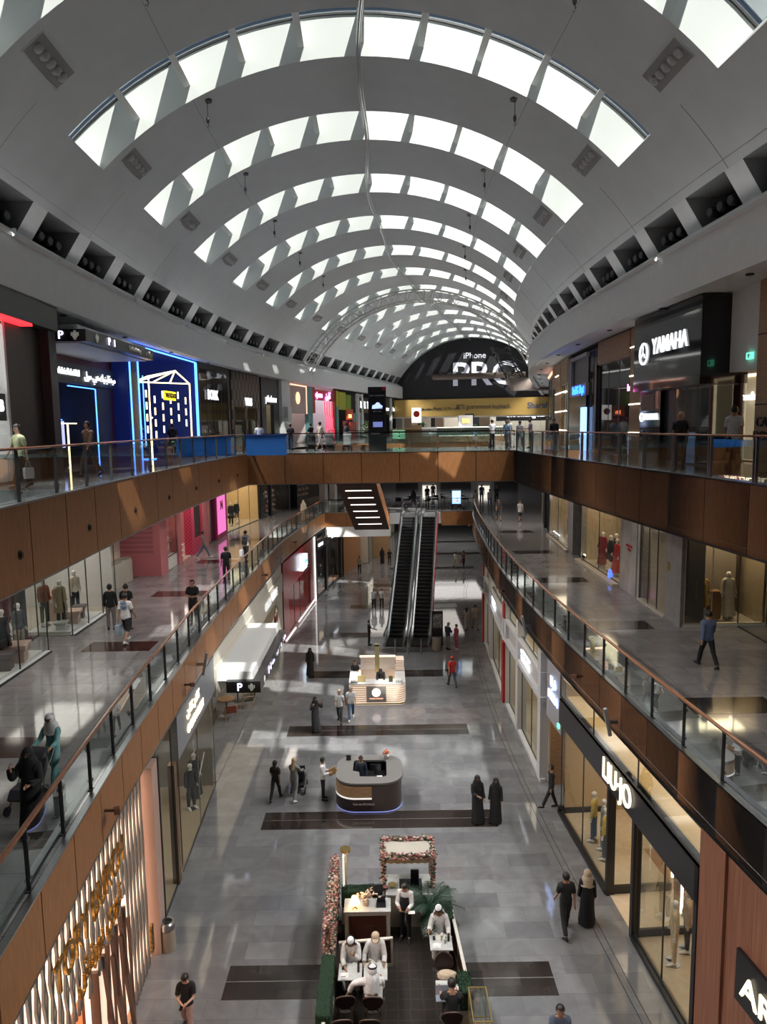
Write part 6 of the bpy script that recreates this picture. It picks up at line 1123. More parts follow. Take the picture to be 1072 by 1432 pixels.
def armchair(x, y, z, rz, label, m, wood=None, group=None):
    t = thing('armchair', label, 'chair', (x, y, z), rz, group); wd = wood or mat('pale_wood', (.42, .29, .17), .5)
    for sx in (-1, 1):
        for yy in (-.24, .24): b = MB(); b.tube([(sx * .28, yy * 1.1, 0), (sx * .27, yy, .62 if yy > 0 else .8)], .018, 6); b.build('leg', wd, t)
        b = MB(); b.tube([(sx * .27, .26, .62), (sx * .27, -.26, .64)], .02, 6); b.build('armrest', wd, t)
    MB().box((-.25, -.22, .38), (.25, .25, .47)).build('seat', m, t, bevel=.02); b = MB(); b.rings([[(-.24, -.22 + a, z_), (.24, -.22 + a, z_), (.24, -.28 + a, z_), (-.24, -.28 + a, z_)] for z_, a in ((.45, 0), (.8, -.08))]); b.build('backrest', m, t, bevel=.02); return t
SAL = cloth('salmon_seat', (.28, .08, .05)); OLV = cloth('olive_seat', (.06, .065, .04))
cafe_table(-7.95, 34.2, .03, 'round oak terrace table nearest the camera under the canopy', .42); cafe_table(-7.7, 35.7, .03, 'round oak terrace table behind the front one', .42); cafe_table(-7.4, 38.2, .03, 'round terrace table deep under the white canopy', .35)
armchair(-7.55, 33.4, .03, .3, 'salmon seated wooden armchair at the front terrace table', SAL); armchair(-7.0, 34.9, .03, PI / 2 + .3, 'olive seated wooden armchair right of the terrace tables', OLV); armchair(-8.6, 33.3, .03, 0, 'olive seated armchair by the glass at front terrace table', OLV); armchair(-6.95, 36.6, .03, PI / 2, 'dark wooden armchair in shade of the canopy', OLV); armchair(-7.4, 39.2, .03, PI, 'dark terrace armchair at back under the canopy', OLV)
for k in range(5): cafe_table(2 + k * 1.3, 66 + (k % 2) * 2, Z1, 'far dark table beyond the escalator head', .4, BLACK, group='dark tables beyond the escalators')
a0 = None
for k in range(8):
    p = (1.4 + k * .9, 66.6 + (k % 3), Z1)
    if a0 is None: a0 = armchair(*p, 0, 'far dark chair beyond the escalator head', CB, BLACK, 'dark chairs beyond the escalators')
    else: dup(a0, p, k * .8)
# potted plants
GRN = mat('leaf_green', (.03, .09, .03), .5, noise=.35, nscale=12); GR2 = mat('olive_leaf', (.12, .17, .09), .6, noise=.3, nscale=12)
def bush(x, y, z, r_, label, m, pot=DGREY, hp=.5, n=260, seed=1):
    t = thing('potted_plant', label, 'plant', (x, y, z)); r2 = random.Random(seed); MB().lathe([(.22, 0), (.3, hp), (.26, hp), (.24, hp - .05)], 16).build('pot', pot, t); b = MB()
    for _ in range(n):
        u = Vector((r2.gauss(0, 1), r2.gauss(0, 1), r2.gauss(0, 1))).normalized(); c = u * r_ * r2.uniform(.6, 1) + Vector((0, 0, hp + r_ * .9)); d = (u + Vector((0, 0, .4))).normalized(); s_ = u.cross(Vector((0, 0, 1))).normalized() * .035 * (r_ / .4)
        b.add([c - d * .06, c + s_, c + d * .14, c - s_], [(0, 1, 2, 3)])
    b.build('foliage', m, t); MB().tube([(0, 0, hp - .05), (0, 0, hp + r_ * .6)], .03).build('stem', mat('bark', (.1, .06, .04), .8), t); return t
bush(-1.3, 57.5 + 5, Z2, .75, 'round olive green shrub right of the black totem', GR2, seed=4); bush(3.6, 67, Z2, .7, 'dark green plant left of the far kiosk sign', GRN, seed=5); bush(9.2, 72, Z2, .55, 'small green plant among the far kiosks', GRN, seed=6)
# far kiosks on the top floor
t = thing('display_kiosk', 'long low white and wood display kiosk with products beyond bridge', 'kiosk', (6.9, 64, Z2)); MB().box((-3.6, -.6, .5), (-2.1, .6, 1.3)).box((3.9, -.6, .5), (4.3, .6, 1.3)).build('end_block', WHITEW, t); MB().box((-3.6, -.6, 0), (4.3, .6, .5)).build('wood_base', OAK, t); MB().box((-2.1, -.05, .5), (3.9, .6, 1.25)).build('back', DARKW, t); MB().box((-2.1, -.6, .5), (3.9, 0, .55)).box((-2.1, -.6, .85), (3.9, 0, .88)).box((-2.1, -.6, 1.22), (3.9, .6, 1.28)).build('lit_shelves', glow('shelf_glow', (1, .95, .85), .8), t)
pr = None
for z_ in (.55, .88):
    for k in range(26):
        if pr is None: pr = one('product_bottle', MB().lathe([(.05, 0), (.05, .16), (.02, .2), (.02, .25)], 8), mat('kiosk_goods', (.08, .16, .14), .4), 'small bottle on the shelves of the far display kiosk', 'bottle', loc=(4.95, 63.6, Z2 + z_), group='bottles on the far kiosk'); o = pr
        else: o = pr.copy(); COL.objects.link(o)
        o.location = (4.95 + k * .225, 63.6, Z2 + z_)
t = thing('display_kiosk', 'small wood kiosk with green goods left of the white one', 'kiosk', (1.6, 64, Z2)); MB().box((-.8, -.5, 0), (1.5, .5, 1.2)).build('kiosk_body', OAK, t); MB().box((-.7, -.55, .3), (.4, -.5, 1.1)).build('lit_front', glow('green_goods', (.4, .8, .5), .5), t)
t = thing('sign_board', 'red and white round emblem sign on a wooden post', 'sign', (3.0, 63, Z2)); MB().box((-.45, -.1, 0), (.45, .1, 1.5)).build('post', OAK, t); MB().box((-.42, -.08, 1.7), (.42, .08, 3.0)).build('sign_panel', glow('sign_pale', (1, .95, .9), .7), t); b = MB(); b.lathe([(.28, 0), (.28, .02)], 18); o = b.build('emblem', mat('emblem_red', (.6, .04, .02), .4), t); o.location = (0, -.1, 2.45); o.rotation_euler = (PI / 2, 0, 0)
t = thing('advert_totem', 'second black totem with blue picture beyond the far kiosks', 'totem', (9.9, 82, Z2)); MB().box((-.5, -.2, 0), (.5, .2, 2.7)).build('totem_body', BLACK, t); MB().box((-.35, -.22, 1.5), (.35, -.2, 2.0)).build('car_picture', glow('car_blue', (.45, .6, .95), .8), t)
t = thing('display_kiosk', 'white illuminated perfume stand amid far top floor kiosks', 'kiosk', (8.3, 72, Z2)); MB().box((-.7, -.4, 0), (.7, .4, 2.4)).build('kiosk_body', WHITEW, t); MB().box((-.4, -.42, 1.6), (.4, -.4, 2.1)).build('lit_front', glow('amber_goods', (.8, .5, .2), .6), t)
# ------------------------------------------------------------------ wall speakers and cameras on the fascias
def fascia_item(X, y, z, kind, sg, label):
    p = (X(y) + sg * .08, y, z); t = thing('column_speaker' if kind == 's' else 'security_camera', label, 'speaker' if kind == 's' else 'camera', p)
    if kind == 's':
        MB().box((0, -.03, -.05), (sg * .22, .03, .05)).build('bracket', STEEL, t); b = MB(); b.box((-.05, -.05, -.42), (.05, .05, .42)); o = b.build('speaker_box', mat('speaker_grey', (.28, .29, .30), .4), t, bevel=.01); o.location = (sg * .28, 0, 0); o.rotation_euler = (.1, sg * .22, 0)
    else:
        MB().tube([(0, 0, 0), (sg * .22, 0, 0)], .03).build('bracket', CW_, t); b = MB(); b.box((-.06, -.16, -.06), (.06, .16, .06)); o = b.build('camera_body', mat('camera_brown', (.10, .04, .025), .5), t, bevel=.01); o.location = (sg * .26, 0, .0); o.rotation_euler = (-.3, 0, .4)
fascia_item(XL1, 24.0, 6.0, 's', 1, 'grey column speaker on left middle fascia above the letters'); fascia_item(XL1, 43.5, 6.1, 's', 1, 'grey column speaker on left middle fascia above the red shop'); fascia_item(XL1, 53, 6.2, 's', 1, 'furthest grey column speaker on left middle fascia')
fascia_item(XL1, 14.2, 6.15, 'c', 1, 'small brown camera on left fascia nearest the viewer'); fascia_item(XL1, 22.0, 6.0, 'c', 1, 'small brown camera on left fascia over grey sign band'); fascia_item(XL1, 38.5, 6.1, 'c', 1, 'small brown camera on left fascia over coffee letters'); fascia_item(XL1, 49, 6.2, 'c', 1, 'small brown camera on left fascia by far speaker')
fascia_item(XR1, 18.9, 5.9, 's', -1, 'grey column speaker on right middle fascia above glowing letters'); fascia_item(XR1, 28.2, 6.0, 's', -1, 'grey column speaker on right middle fascia further along'); fascia_item(XR1, 21.7, 6.2, 'c', -1, 'brown camera on right fascia nearest the viewer'); fascia_item(XR1, 33.8, 6.1, 'c', -1, 'brown camera on right fascia near the white stone shops'); fascia_item(XR1, 56, 6.2, 'c', -1, 'furthest brown camera on right fascia')
for i, (sg, y) in enumerate(((-1, 30.5), (-1, 52), (1, 24.0), (-1, 20.5))):
    p = P(y, sg * 9.66, 19.45); t = thing('security_camera', 'small white camera on the cornice, %s' % ('left side middle', 'left side far', 'right side', 'left side near')[i], 'camera', p); MB().tube([(0, 0, 0), (-sg * .12, 0, 0)], .02).build('bracket', WHITE, t); b = MB(); b.lathe([(.05, -.1), (.055, .1)], 12); o = b.build('camera_body', WHITE, t); o.location = (-sg * .16, 0, 0)
# ------------------------------------------------------------------ litter bins
t = thing('litter_bin', 'tall beige litter bin beside the slatted front', 'bin', (-6.05, 18.0, 0)); MB().lathe([(.2, 0), (.2, .6)], 24).build('bin_body', mat('bin_beige', (.28, .23, .18), .4), t, smooth=True); MB().lathe([(.205, .62), (.205, .78), (.17, .82), (.14, .82), (.13, .76)], 24, cap=False).build('rim', STEEL, t, smooth=True); MB().lathe([(.14, .755), (.0, .75)], 24).build('opening', BLACK, t)
t = thing('litter_bin', 'beige litter bin at the right escalator foot', 'bin', (3.25, 43.9, 0)); MB().lathe([(.28, 0), (.28, .8)], 20).build('bin_body', mat('bin_beige', (.28, .23, .18), .4), t, smooth=True); MB().lathe([(.29, .8), (.2, .85)], 20).build('rim', STEEL, t)
t = thing('sign_board', 'black notice board with small pictures behind the bin', 'sign', (3.35, 44.7, 0)); MB().box((-.35, -.05, 0), (.35, .05, 2.3)).build('board', BLACK, t); MB().box((-.28, -.06, 1.2), (.28, -.05, 2.1)).build('notices', mat('notice_grey', (.2, .2, .2), .5, noise=.8, nscale=8), t)
# ------------------------------------------------------------------ reception desk
def rrect(x0, x1, y0, y1, r_, n=6):
    out = []
    for cx_, cy_, a0_ in ((x1 - r_, y1 - r_, 0), (x0 + r_, y1 - r_, PI / 2), (x0 + r_, y0 + r_, PI), (x1 - r_, y0 + r_, 1.5 * PI)): out += [(cx_ + r_ * math.cos(a0_ + PI / 2 * k / n), cy_ + r_ * math.sin(a0_ + PI / 2 * k / n)) for k in range(n + 1)]
    return out
t = thing('reception_desk', 'grey rounded reception desk on the dark floor band', 'desk', (-.68, 24.75, 0)); DK = mat('desk_grey', (.17, .165, .16), .4); DB = mat('desk_brown', (.075, .06, .055), .4)
outer = rrect(-1.25, 1.25, 0, 2.3, .75); inner = [(-.35, .55), (.55, .5), (.65, .6), (.65, 1.75), (.55, 1.85), (-.55, 1.85), (-.62, 1.75), (-.62, 1.0), (-.55, .95), (-.38, .9)]
def ringed(out, inn, z0, z1, m, nm):
    bm = bmesh.new(); ov = [bm.verts.new((x, y, z0)) for x, y in out]; iv = [bm.verts.new((x, y, z0)) for x, y in inn]
    es = [bm.edges.new((v[i], v[(i + 1) % len(v)])) for v in (ov, iv) for i in range(len(v))]; bmesh.ops.triangle_fill(bm, edges=es, use_beauty=True)
    r_ = bmesh.ops.extrude_face_region(bm, geom=bm.faces[:]); bmesh.ops.translate(bm, vec=(0, 0, z1 - z0), verts=[g for g in r_['geom'] if isinstance(g, bmesh.types.BMVert)]); bmesh.ops.recalc_face_normals(bm, faces=bm.faces)
    me = bpy.data.meshes.new(nm); bm.to_mesh(me); bm.free(); me.materials.append(m); o = bpy.data.objects.new(nm, me); COL.objects.link(o); o.parent = t; return o
ringed(outer, inner, 1.08, 1.15, DK, 'desktop'); n_ = len(outer)
b = MB(); sh = [((x) * .97, 1.15 + (y - 1.15) * .97) for x, y in outer]; b.strip([(x, y, .1) for x, y in sh + sh[:1]], [(x, y, 1.08) for x, y in sh + sh[:1]]); b.build('desk_body', DB, t, smooth=True)
front = [(x, y) for x, y in rrect(-1.27, 1.27, -.02, 2.3, .76, 10) if y < 1.3 and x < .12]; front = sorted(front, key=lambda q: (q[0] + 0, -q[1])); 
fr = [(-1.25, 1.2)] + [( -1.25 + .76 + .76 * math.cos(a), -.02 + .76 + .76 * math.sin(a)) for a in [PI + PI / 2 * k / 10 for k in range(11)]] + [(.1, -.02)]
b = MB(); b.strip([(x, y, .62) for x, y in fr], [(x, y, 1.04) for x, y in fr]); b.build('oak_panel', OAK, t, smooth=True); b = MB(); b.strip([(x * 1.01, y - .01, .54) for x, y in fr], [(x * 1.01, y - .01, .61) for x, y in fr]); b.build('light_line', glow('desk_line', (1, .95, .9), .35), t, smooth=True)
b = MB(); b.strip([(x * 1.005, y - .005, .1) for x, y in fr], [(x * 1.005, y - .005, .53) for x, y in fr]); b.build('dark_panel', mat('plum_black', (.03, .02, .025), .3), t, smooth=True); text('THE HAUTE CIRCLE', .09, WHITEW, t, (-.2, -.05, .36), depth=.01)
b = MB(); o2 = [(x * 1.0, 1.15 + (y - 1.15) * 1.0) for x, y in outer]; b.strip([(x, y, .02) for x, y in o2 + o2[:1]], [(x, y, .06) for x, y in o2 + o2[:1]]); b.build('plinth_light', glow('plinth_blue', (.35, .4, 1), .3), t)
MB().box((-.55, .6, .72), (.6, 1.8, .75)).build('inner_shelf', BLACK, t)
one('monitor', MB().box((-.2, -.02, .1), (.2, .02, .36)).box((-.04, -.04, 0), (.04, .04, .1)), BLACK, 'black monitor inside the reception desk well', 'monitor', loc=(-.45, 26.3, .76)); one('payment_terminal', MB().box((-.1, -.13, 0), (.1, .13, .03)).box((-.06, -.08, .03), (.06, .08, .035)), glow('terminal_white', (.8, .8, .9), .5), 'small lit terminal on the inner desk shelf', 'terminal', loc=(-.3, 25.9, .76))
one('desk_phone', MB().box((-.09, -.03, 0), (.09, .03, .2)), BLACK, 'small black device at left back of grey desk', 'device', loc=(-1.5, 26.6, 1.16))
def flowers(t, pts, r_, m, name='flowers', seed=1, rb=.05):
    r2 = random.Random(seed); ms = [mat('bloom_pink', (.34, .14, .13), .7), mat('bloom_white', (.48, .42, .36), .7), mat('bloom_rose', (.22, .06, .07), .7), mat('bloom_leaf', (.02, .045, .022), .7), mat('bloom_peach', (.36, .20, .14), .7)] if m is None else m
    b = MB()
    for c in pts:
        b.mi = r2.randrange(len(ms)); q = rb * r2.uniform(.6, 1.2); p = Vector(c) + Vector([r2.uniform(-1, 1) * r_ for _ in range(3)]); b.rings([[(p.x + q * k * math.cos(a), p.y + q * k * math.sin(a), p.z + z * q) for a in [2 * PI * j / 6 for j in range(6)]] for k, z in ((.5, -.6), (1, 0), (.9, .35), (.35, .6))])
        if r2.random() < .6: b.mi = 3 if m is None else 0; a = r2.uniform(0, 6.3); d = Vector((math.cos(a), math.sin(a), r2.uniform(-.2, .8))) * rb * 2; s_ = Vector((-d.y, d.x, 0)) * .35; b.add([p, p + d * .5 + s_, p + d, p + d * .5 - s_], [(0, 1, 2, 3)])
    return b.build(name, ms, t)
t = thing('flower_pot', 'small pot of red flowers on the reception desk', 'flowers', (-.02, 26.7, 1.16)); MB().lathe([(.08, 0), (.12, .1), (.1, .1)], 14).build('bowl', WHITEW, t); flowers(t, [(.12 * math.cos(k * 2.4) * (k / 26) ** .5, .12 * math.sin(k * 2.4) * (k / 26) ** .5, .22 + .08 * (1 - k / 26)) for k in range(26)], .02, [mat('bloom_red', (.5, .03, .03), .6), mat('bloom_dleaf', (.03, .08, .03), .7), mat('bloom_pink', (.42, .15, .15), .7), mat('bloom_orange', (.5, .2, .04), .7)])
# ------------------------------------------------------------------ coffee kiosk
t = thing('coffee_kiosk', 'ribbed cream coffee kiosk with glowing lines and round emblem', 'kiosk', (-.45, 35.0, 0)); KW = mat('kiosk_cream', (.60, .50, .42), .45, emit=.12, ecol=(1, .8, .65)); sh = rrect(-1.45, 1.45, 0, 3.0, .4)
lo = [p for p in sh]
for k in range(8):
    z0 = .12 + k * .115; b = MB(); k1 = 1.0; o2 = [(x * 1.0, 1.5 + (y - 1.5) * 1.0) for x, y in sh]; i2 = [(x * .97, 1.5 + (y - 1.5) * .97) for x, y in sh]; o2 += o2[:1]; i2 += i2[:1]; b.strip([(x, y, z0) for x, y in i2], [(x, y, z0 + .03) for x, y in o2]); b.strip([(x, y, z0 + .03) for x, y in o2], [(x, y, z0 + .085) for x, y in o2]); b.strip([(x, y, z0 + .085) for x, y in o2], [(x, y, z0 + .1) for x, y in i2]); b.build('rib', KW, t)
b = MB(); i2 = [(x * .965, 1.5 + (y - 1.5) * .965) for x, y in sh]; b.strip([(x, y, .0) for x, y in i2 + i2[:1]], [(x, y, 1.05) for x, y in i2 + i2[:1]]); b.build('glow_core', glow('kiosk_glow', (1, .75, .55), .8), t)
b = MB(); b.strip([(x, y, .03) for x, y in sh + sh[:1]], [(x, y, .1) for x, y in sh + sh[:1]]); b.build('gold_plinth', mat('kiosk_gold', (.3, .26, .08), .3, .6), t)
ringed(sh, [(-1.0, .75), (.95, .75), (.95, 2.3), (-1.0, 2.3)], 1.05, 1.1, mat('kiosk_top', (.5, .5, .5), .3), 'countertop'); MB().box((-.55, -.06, .15), (.45, .02, 1.0)).build('emblem_panel', mat('kiosk_grey', (.30, .28, .26), .4), t); b = MB(); b.lathe([(.22, 0), (.22, .03)], 24); o = b.build('round_emblem', glow('emblem_pink', (1, .8, .75), .9), t); o.location = (-.05, -.06, .68); o.rotation_euler = (PI / 2, 0, 0)
b = MB()
for k in range(8): a = k * PI / 4; b.box((-.008, .05, 0), (.008, .16, .01)) if k == 0 else b.add([(-.05 + .05 * math.cos(a), -.10, .68 + .05 * math.sin(a)), (-.05 + .17 * math.cos(a - .06), -.10, .68 + .17 * math.sin(a - .06)), (-.05 + .17 * math.cos(a + .06), -.10, .68 + .17 * math.sin(a + .06))], [(0, 1, 2)])
b.build('emblem_star', mat('kiosk_grey', (.30, .28, .26), .4), t); text('HOUSE of CACAO', .085, glow('copper', (1, .45, .3), 1.3), t, (-.05, -.08, .36), depth=.01)
MB().box((-.9, 2.35, .2), (.95, 2.42, 1.75)).build('back_wall', WHITEW, t); b = MB(); [b.box((.98, 1.9, 1.15 + k * .1), (1.42, 2.6, 1.21 + k * .1)) for k in range(6)]; b.build('side_ribs', KW, t); MB().box((-.95, 2.3, 1.75), (.98, 2.5, 1.8)).build('copper_top', glow('copper_soft', (1, .7, .5), .7), t); MB().box((-.12, 1.7, 1.1), (.12, 1.8, 2.6)).box((-.12, 1.7, 2.55), (.12, 2.0, 2.6)).build('gold_column', mat('kiosk_gold2', (.45, .42, .22), .3, .5), t)
for k in range(14): one('glass_cup', MB().lathe([(.035, 0), (.045, .11)], 8), mat('cup_grey', (.35, .36, .34), .2), 'glass cup standing at a corner of the coffee kiosk counter', 'cup', loc=(-.45 + (-1.3 + .09 * (k % 4) if k < 7 else 1.0 + .09 * (k % 4)), 35.15 + .12 * (k // 4 % 2), 1.11), group='glass cups on the coffee kiosk')
one('menu_stand', MB().box((-.2, -.03, 0), (.2, .03, .32)), mat('menu_gold', (.35, .27, .12), .4), 'gold framed menu stand at left on the coffee kiosk counter', 'menu', loc=(-1.25, 35.35, 1.11)); one('menu_stand', MB().box((-.1, -.03, 0), (.1, .03, .3)), mat('menu_dark', (.06, .06, .03), .4), 'dark green menu stand right of the bending barista', 'menu', loc=(.25, 35.3, 1.11)); one('coffee_machine', MB().box((-.3, -.2, 0), (.3, .2, .4)).box((-.25, -.26, .25), (.25, -.2, .35)), STEEL, 'steel coffee machine at the kiosk back counter', 'coffee machine', loc=(-.9, 37.6, 1.11), bevel=.02)
b = MB(); [b.lathe([(.03, 0), (.035, .2), (.012, .28), (.012, .34)], 8, (x_, 0, 0)) for x_ in (0,)]
for k in range(3): o = MB().lathe([(.03, 0), (.035, .2), (.012, .28), (.012, .34)], 8); one('bottle', o, mat('bottle_dark', (.03, .05, .03), .2), 'dark bottle on back counter of the coffee kiosk', 'bottle', loc=(.6 + .12 * k, 37.4, 1.11), group='bottles on the coffee kiosk')
# ------------------------------------------------------------------ flower cafe in the foreground
CARP = mat('carpet_dark', (.018, .014, .011), .95)
nt_c = CARP.node_tree; b_ = nt_c.nodes['Principled BSDF']; tc = nt_c.nodes.new('ShaderNodeTexCoord'); vo = nt_c.nodes.new('ShaderNodeTexVoronoi'); vo.feature = 'DISTANCE_TO_EDGE'; vo.inputs['Scale'].default_value = 3.2; vo.inputs['Randomness'].default_value = .15
cr = nt_c.nodes.new('ShaderNodeValToRGB'); cr.color_ramp.elements[0].color = (.026, .019, .013, 1); cr.color_ramp.elements[0].position = .03; cr.color_ramp.elements[1].color = (.014, .010, .008, 1); cr.color_ramp.elements[1].position = .08
nt_c.links.new(tc.outputs['Object'], vo.inputs['Vector']); nt_c.links.new(vo.outputs['Distance'], cr.inputs[0]); nt_c.links.new(cr.outputs[0], b_.inputs['Base Color'])
one('carpet', MB().box((-1.45, 12.6, .004), (1.8, 19.0, .02)), CARP, 'dark patterned carpet of the foreground cafe', 'carpet')
HG = mat('hedge_green', (.007, .028, .011), .9, noise=.55, nscale=60, bump=1.0); POSTW = mat('cafe_cream', (.42, .36, .29), .5); MARB = mat('table_marble', (.42, .43, .42), .2, noise=.15, nscale=5)
def hedge(x0, x1, y0, y1, z0, z1, label):
    t = thing('hedge', label, 'hedge', ((x0 + x1) / 2, (y0 + y1) / 2, 0)); w_, l_ = (x1 - x0) / 2, (y1 - y0) / 2; MB().box((-w_, -l_, z0), (w_, l_, z1)).build('clipped_foliage', HG, t, bevel=.04)
    r2 = random.Random(int(x0 * 10 + y0 * 7)); b = MB()
    for _ in range(900):
        f = r2.random(); p = Vector((r2.uniform(-w_, w_), r2.uniform(-l_, l_), z1)) if f < .5 else Vector((r2.choice((-w_, w_)), r2.uniform(-l_, l_), r2.uniform(z0, z1))) if f < .8 else Vector((r2.uniform(-w_, w_), r2.choice((-l_, l_)), r2.uniform(z0, z1)))
        d = Vector((r2.gauss(0, 1), r2.gauss(0, 1), r2.gauss(.3, 1))).normalized() * .035; s_ = d.cross(Vector((.3, .5, .8))).normalized() * .012; b.add([p - d, p + s_, p + d, p - s_], [(0, 1, 2, 3)])
    b.build('leaves', mat('hedge_leaf', (.010, .042, .016), .8), t)
    if z0 > .1: MB().box((-w_, -l_, 0), (w_, l_, z0)).build('planter_box', POSTW, t)
hedge(-1.72, -1.38, 14.7, 16.6, .35, .88, 'clipped green hedge box along left side of the cafe'); hedge(-1.35, -.2, 18.85, 19.2, .5, 1.0, 'clipped green hedge box behind the lamp counter'); hedge(1.62, 1.95, 15.3, 16.0, .4, .88, 'clipped green hedge box at the right by the glass case'); hedge(1.45, 1.75, 17.9, 19.3, .3, .85, 'clipped green hedge behind the seated man at right')
t = thing('flower_wall', 'narrow wall covered in pink and white flowers, cafe left side', 'flower wall', (-1.57, 16.7, 0)); r2 = random.Random(5); MB().box((-.08, 0, .0), (.08, 2.9, 1.6)).build('frame', mat('wall_tan', (.30, .2, .12), .6), t)
flowers(t, [(r2.uniform(-.10, .10), r2.uniform(0, 2.9), 1.62) for _ in range(420)] + [(r2.choice((-.10, .10)), r2.uniform(0, 2.9), r2.uniform(.25, 1.6)) for _ in range(800)] + [(r2.uniform(-.1, .1), -.02, r2.uniform(.25, 1.6)) for _ in range(90)], .025, None, rb=.036)
b = MB(); b.box((-.02, 0, 0), (.02, .3, 1.9)); one('lit_panel', b, glow('pale_lit', (.9, .95, .9), .25), 'slim lit panel behind the pink flower wall', 'panel', loc=(-1.3, 19.1, 0))
t = thing('floor_lamp', 'brass disc topped post lamp above the flower wall', 'lamp', (-1.22, 19.0, 0)); MB().lathe([(.12, 0), (.12, .02), (.02, .03), (.02, 2.15)], 14).build('pole', BRASS, t, smooth=True); MB().lathe([(.15, 2.15), (.15, 2.22)], 22).build('lamp_head', BRASS, t)
# counter with table lamp
t = thing('counter', 'panelled marble topped counter carrying the glowing lamp', 'counter', (-.6, 18.05, 0)); MB().box((-.64, -.02, .94), (.64, .55, .98)).build('countertop', MARB, t, bevel=.005); MB().box((-.6, .02, .0), (.6, .52, .94)).build('counter_body', POSTW, t); MB().box((-.5, -.005, .15), (.5, .02, .82)).build('front_panel', mat('mahogany', (.06, .018, .012), .35), t); MB().box((-.62, 0, 0), (-.52, .03, .94)).box((.52, 0, 0), (.62, .03, .94)).box((-.62, -.01, .86), (.62, .03, .94)).box((-.62, -.01, 0), (.62, .03, .12)).build('pilaster', POSTW, t); text('MAISON DE\nLA FLEUR', .06, BRASS, t, (0, -.01, .52), depth=.006)
t = thing('table_lamp', 'small glowing table lamp with pleated shade on counter', 'lamp', (-.94, 18.15, .98)); MB().lathe([(.07, 0), (.07, .01), (.015, .03), (.025, .08), (.012, .16), (.012, .22)], 14).build('base', BRASS, t, smooth=True); MB().lathe([(.14, .18), (.08, .36)], 20, cap=False).build('lamp_shade', glow('shade_glow', (1, .66, .32), 2.2), t, smooth=True)
l = bpy.data.lights.new('lamp_light', 'POINT'); l.energy = 9; l.color = (1, .7, .4); l.shadow_soft_size = .08; o = bpy.data.objects.new('lamp_light', l); COL.objects.link(o); o.location = (-.94, 18.15, 1.42)
t = thing('flower_bouquet', 'dried pampas and rose bouquet beside the glowing lamp', 'flowers', (-.62, 18.3, .98)); MB().lathe([(.06, 0), (.08, .12), (.05, .16)], 12).build('vase', POSTW, t); r2 = random.Random(9); flowers(t, [(r2.gauss(0, .1), r2.gauss(0, .07), .22 + r2.uniform(0, .18)) for _ in range(90)], .02, [mat('dried_cream', (.42, .34, .25), .8), mat('dried_brown', (.2, .14, .1), .8), mat('bloom_peach', (.45, .24, .17), .7)], rb=.035)
one('cash_register', MB().box((-.13, -.12, 0), (.13, .12, .08)).box((-.11, 0, .08), (.11, .04, .26)), BLACK, 'black cash register at right end of the lamp counter', 'register', loc=(-.22, 18.3, .98), bevel=.008)
one('monitor', MB().box((-.17, -.02, 0), (.17, .02, .26)), BLACK, 'black screen standing before the back hedge', 'monitor', loc=(-.35, 18.78, .98))
# flower arch stall
t = thing('flower_arch', 'cream market stall frame wreathed in roses', 'flower arch', (.55, 18.95, 0)); b = MB()
for x_ in (-.66, .66):
    for y_ in (0, .75): b.box((x_ - .03, y_ - .03, 0), (x_ + .03, y_ + .03, 1.95))
b.build('post', POSTW, t); MB().box((-.7, -.02, 1.95), (.7, .8, 2.0)).build('awning', mat('awning_cream', (.38, .36, .31), .7), t); b = MB(); b.strip([(-.68 + 1.36 * k / 14, -.05, 1.95) for k in range(15)], [(-.68 + 1.36 * k / 14, -.06, 1.80 + .03 * (k % 2)) for k in range(15)]); b.build('valance', mat('valance_tan', (.34, .27, .17), .8), t)
r2 = random.Random(11); pts = [(r2.uniform(-.74, .74), -.04, 2.02) for _ in range(230)] + [(r2.uniform(-.74, .74), .8, 2.02) for _ in range(230)] + [(sx * .7, -.04, 2.0 - r2.random() ** 1.5 * 1.0) for sx in (-1, 1) for _ in range(110)] + [(sx * .7, .8, 2.0 - r2.random() * .5) for sx in (-1, 1) for _ in range(50)] + [(sx * .72, r2.uniform(0, .8), 2.02) for sx in (-1, 1) for _ in range(50)]
flowers(t, pts, .07, None, rb=.042)
t = thing('counter', 'cream serving counter with dark glass top under the rose arch', 'counter', (.55, 18.75, 0)); MB().box((-.6, -.05, 0), (.65, .8, .98)).build('counter_body', POSTW, t); MB().box((-.64, -.09, .98), (.69, .84, 1.02)).build('countertop', MARB, t); MB().box((-.25, .1, 1.02), (.4, .6, 1.04)).build('glass_top', BLACKG, t)
one('menu_stand', MB().box((-.12, -.02, 0), (.12, .02, .3)), BLACK, 'black menu board standing on counter under the rose arch', 'menu', loc=(.75, 19.35, 1.03)); one('fruit_bowl', MB().lathe([(.05, 0), (.12, .08), (.11, .08)], 14), BRASS, 'small brass bowl at left of the arch counter', 'bowl', loc=(.1, 19.0, 1.03))
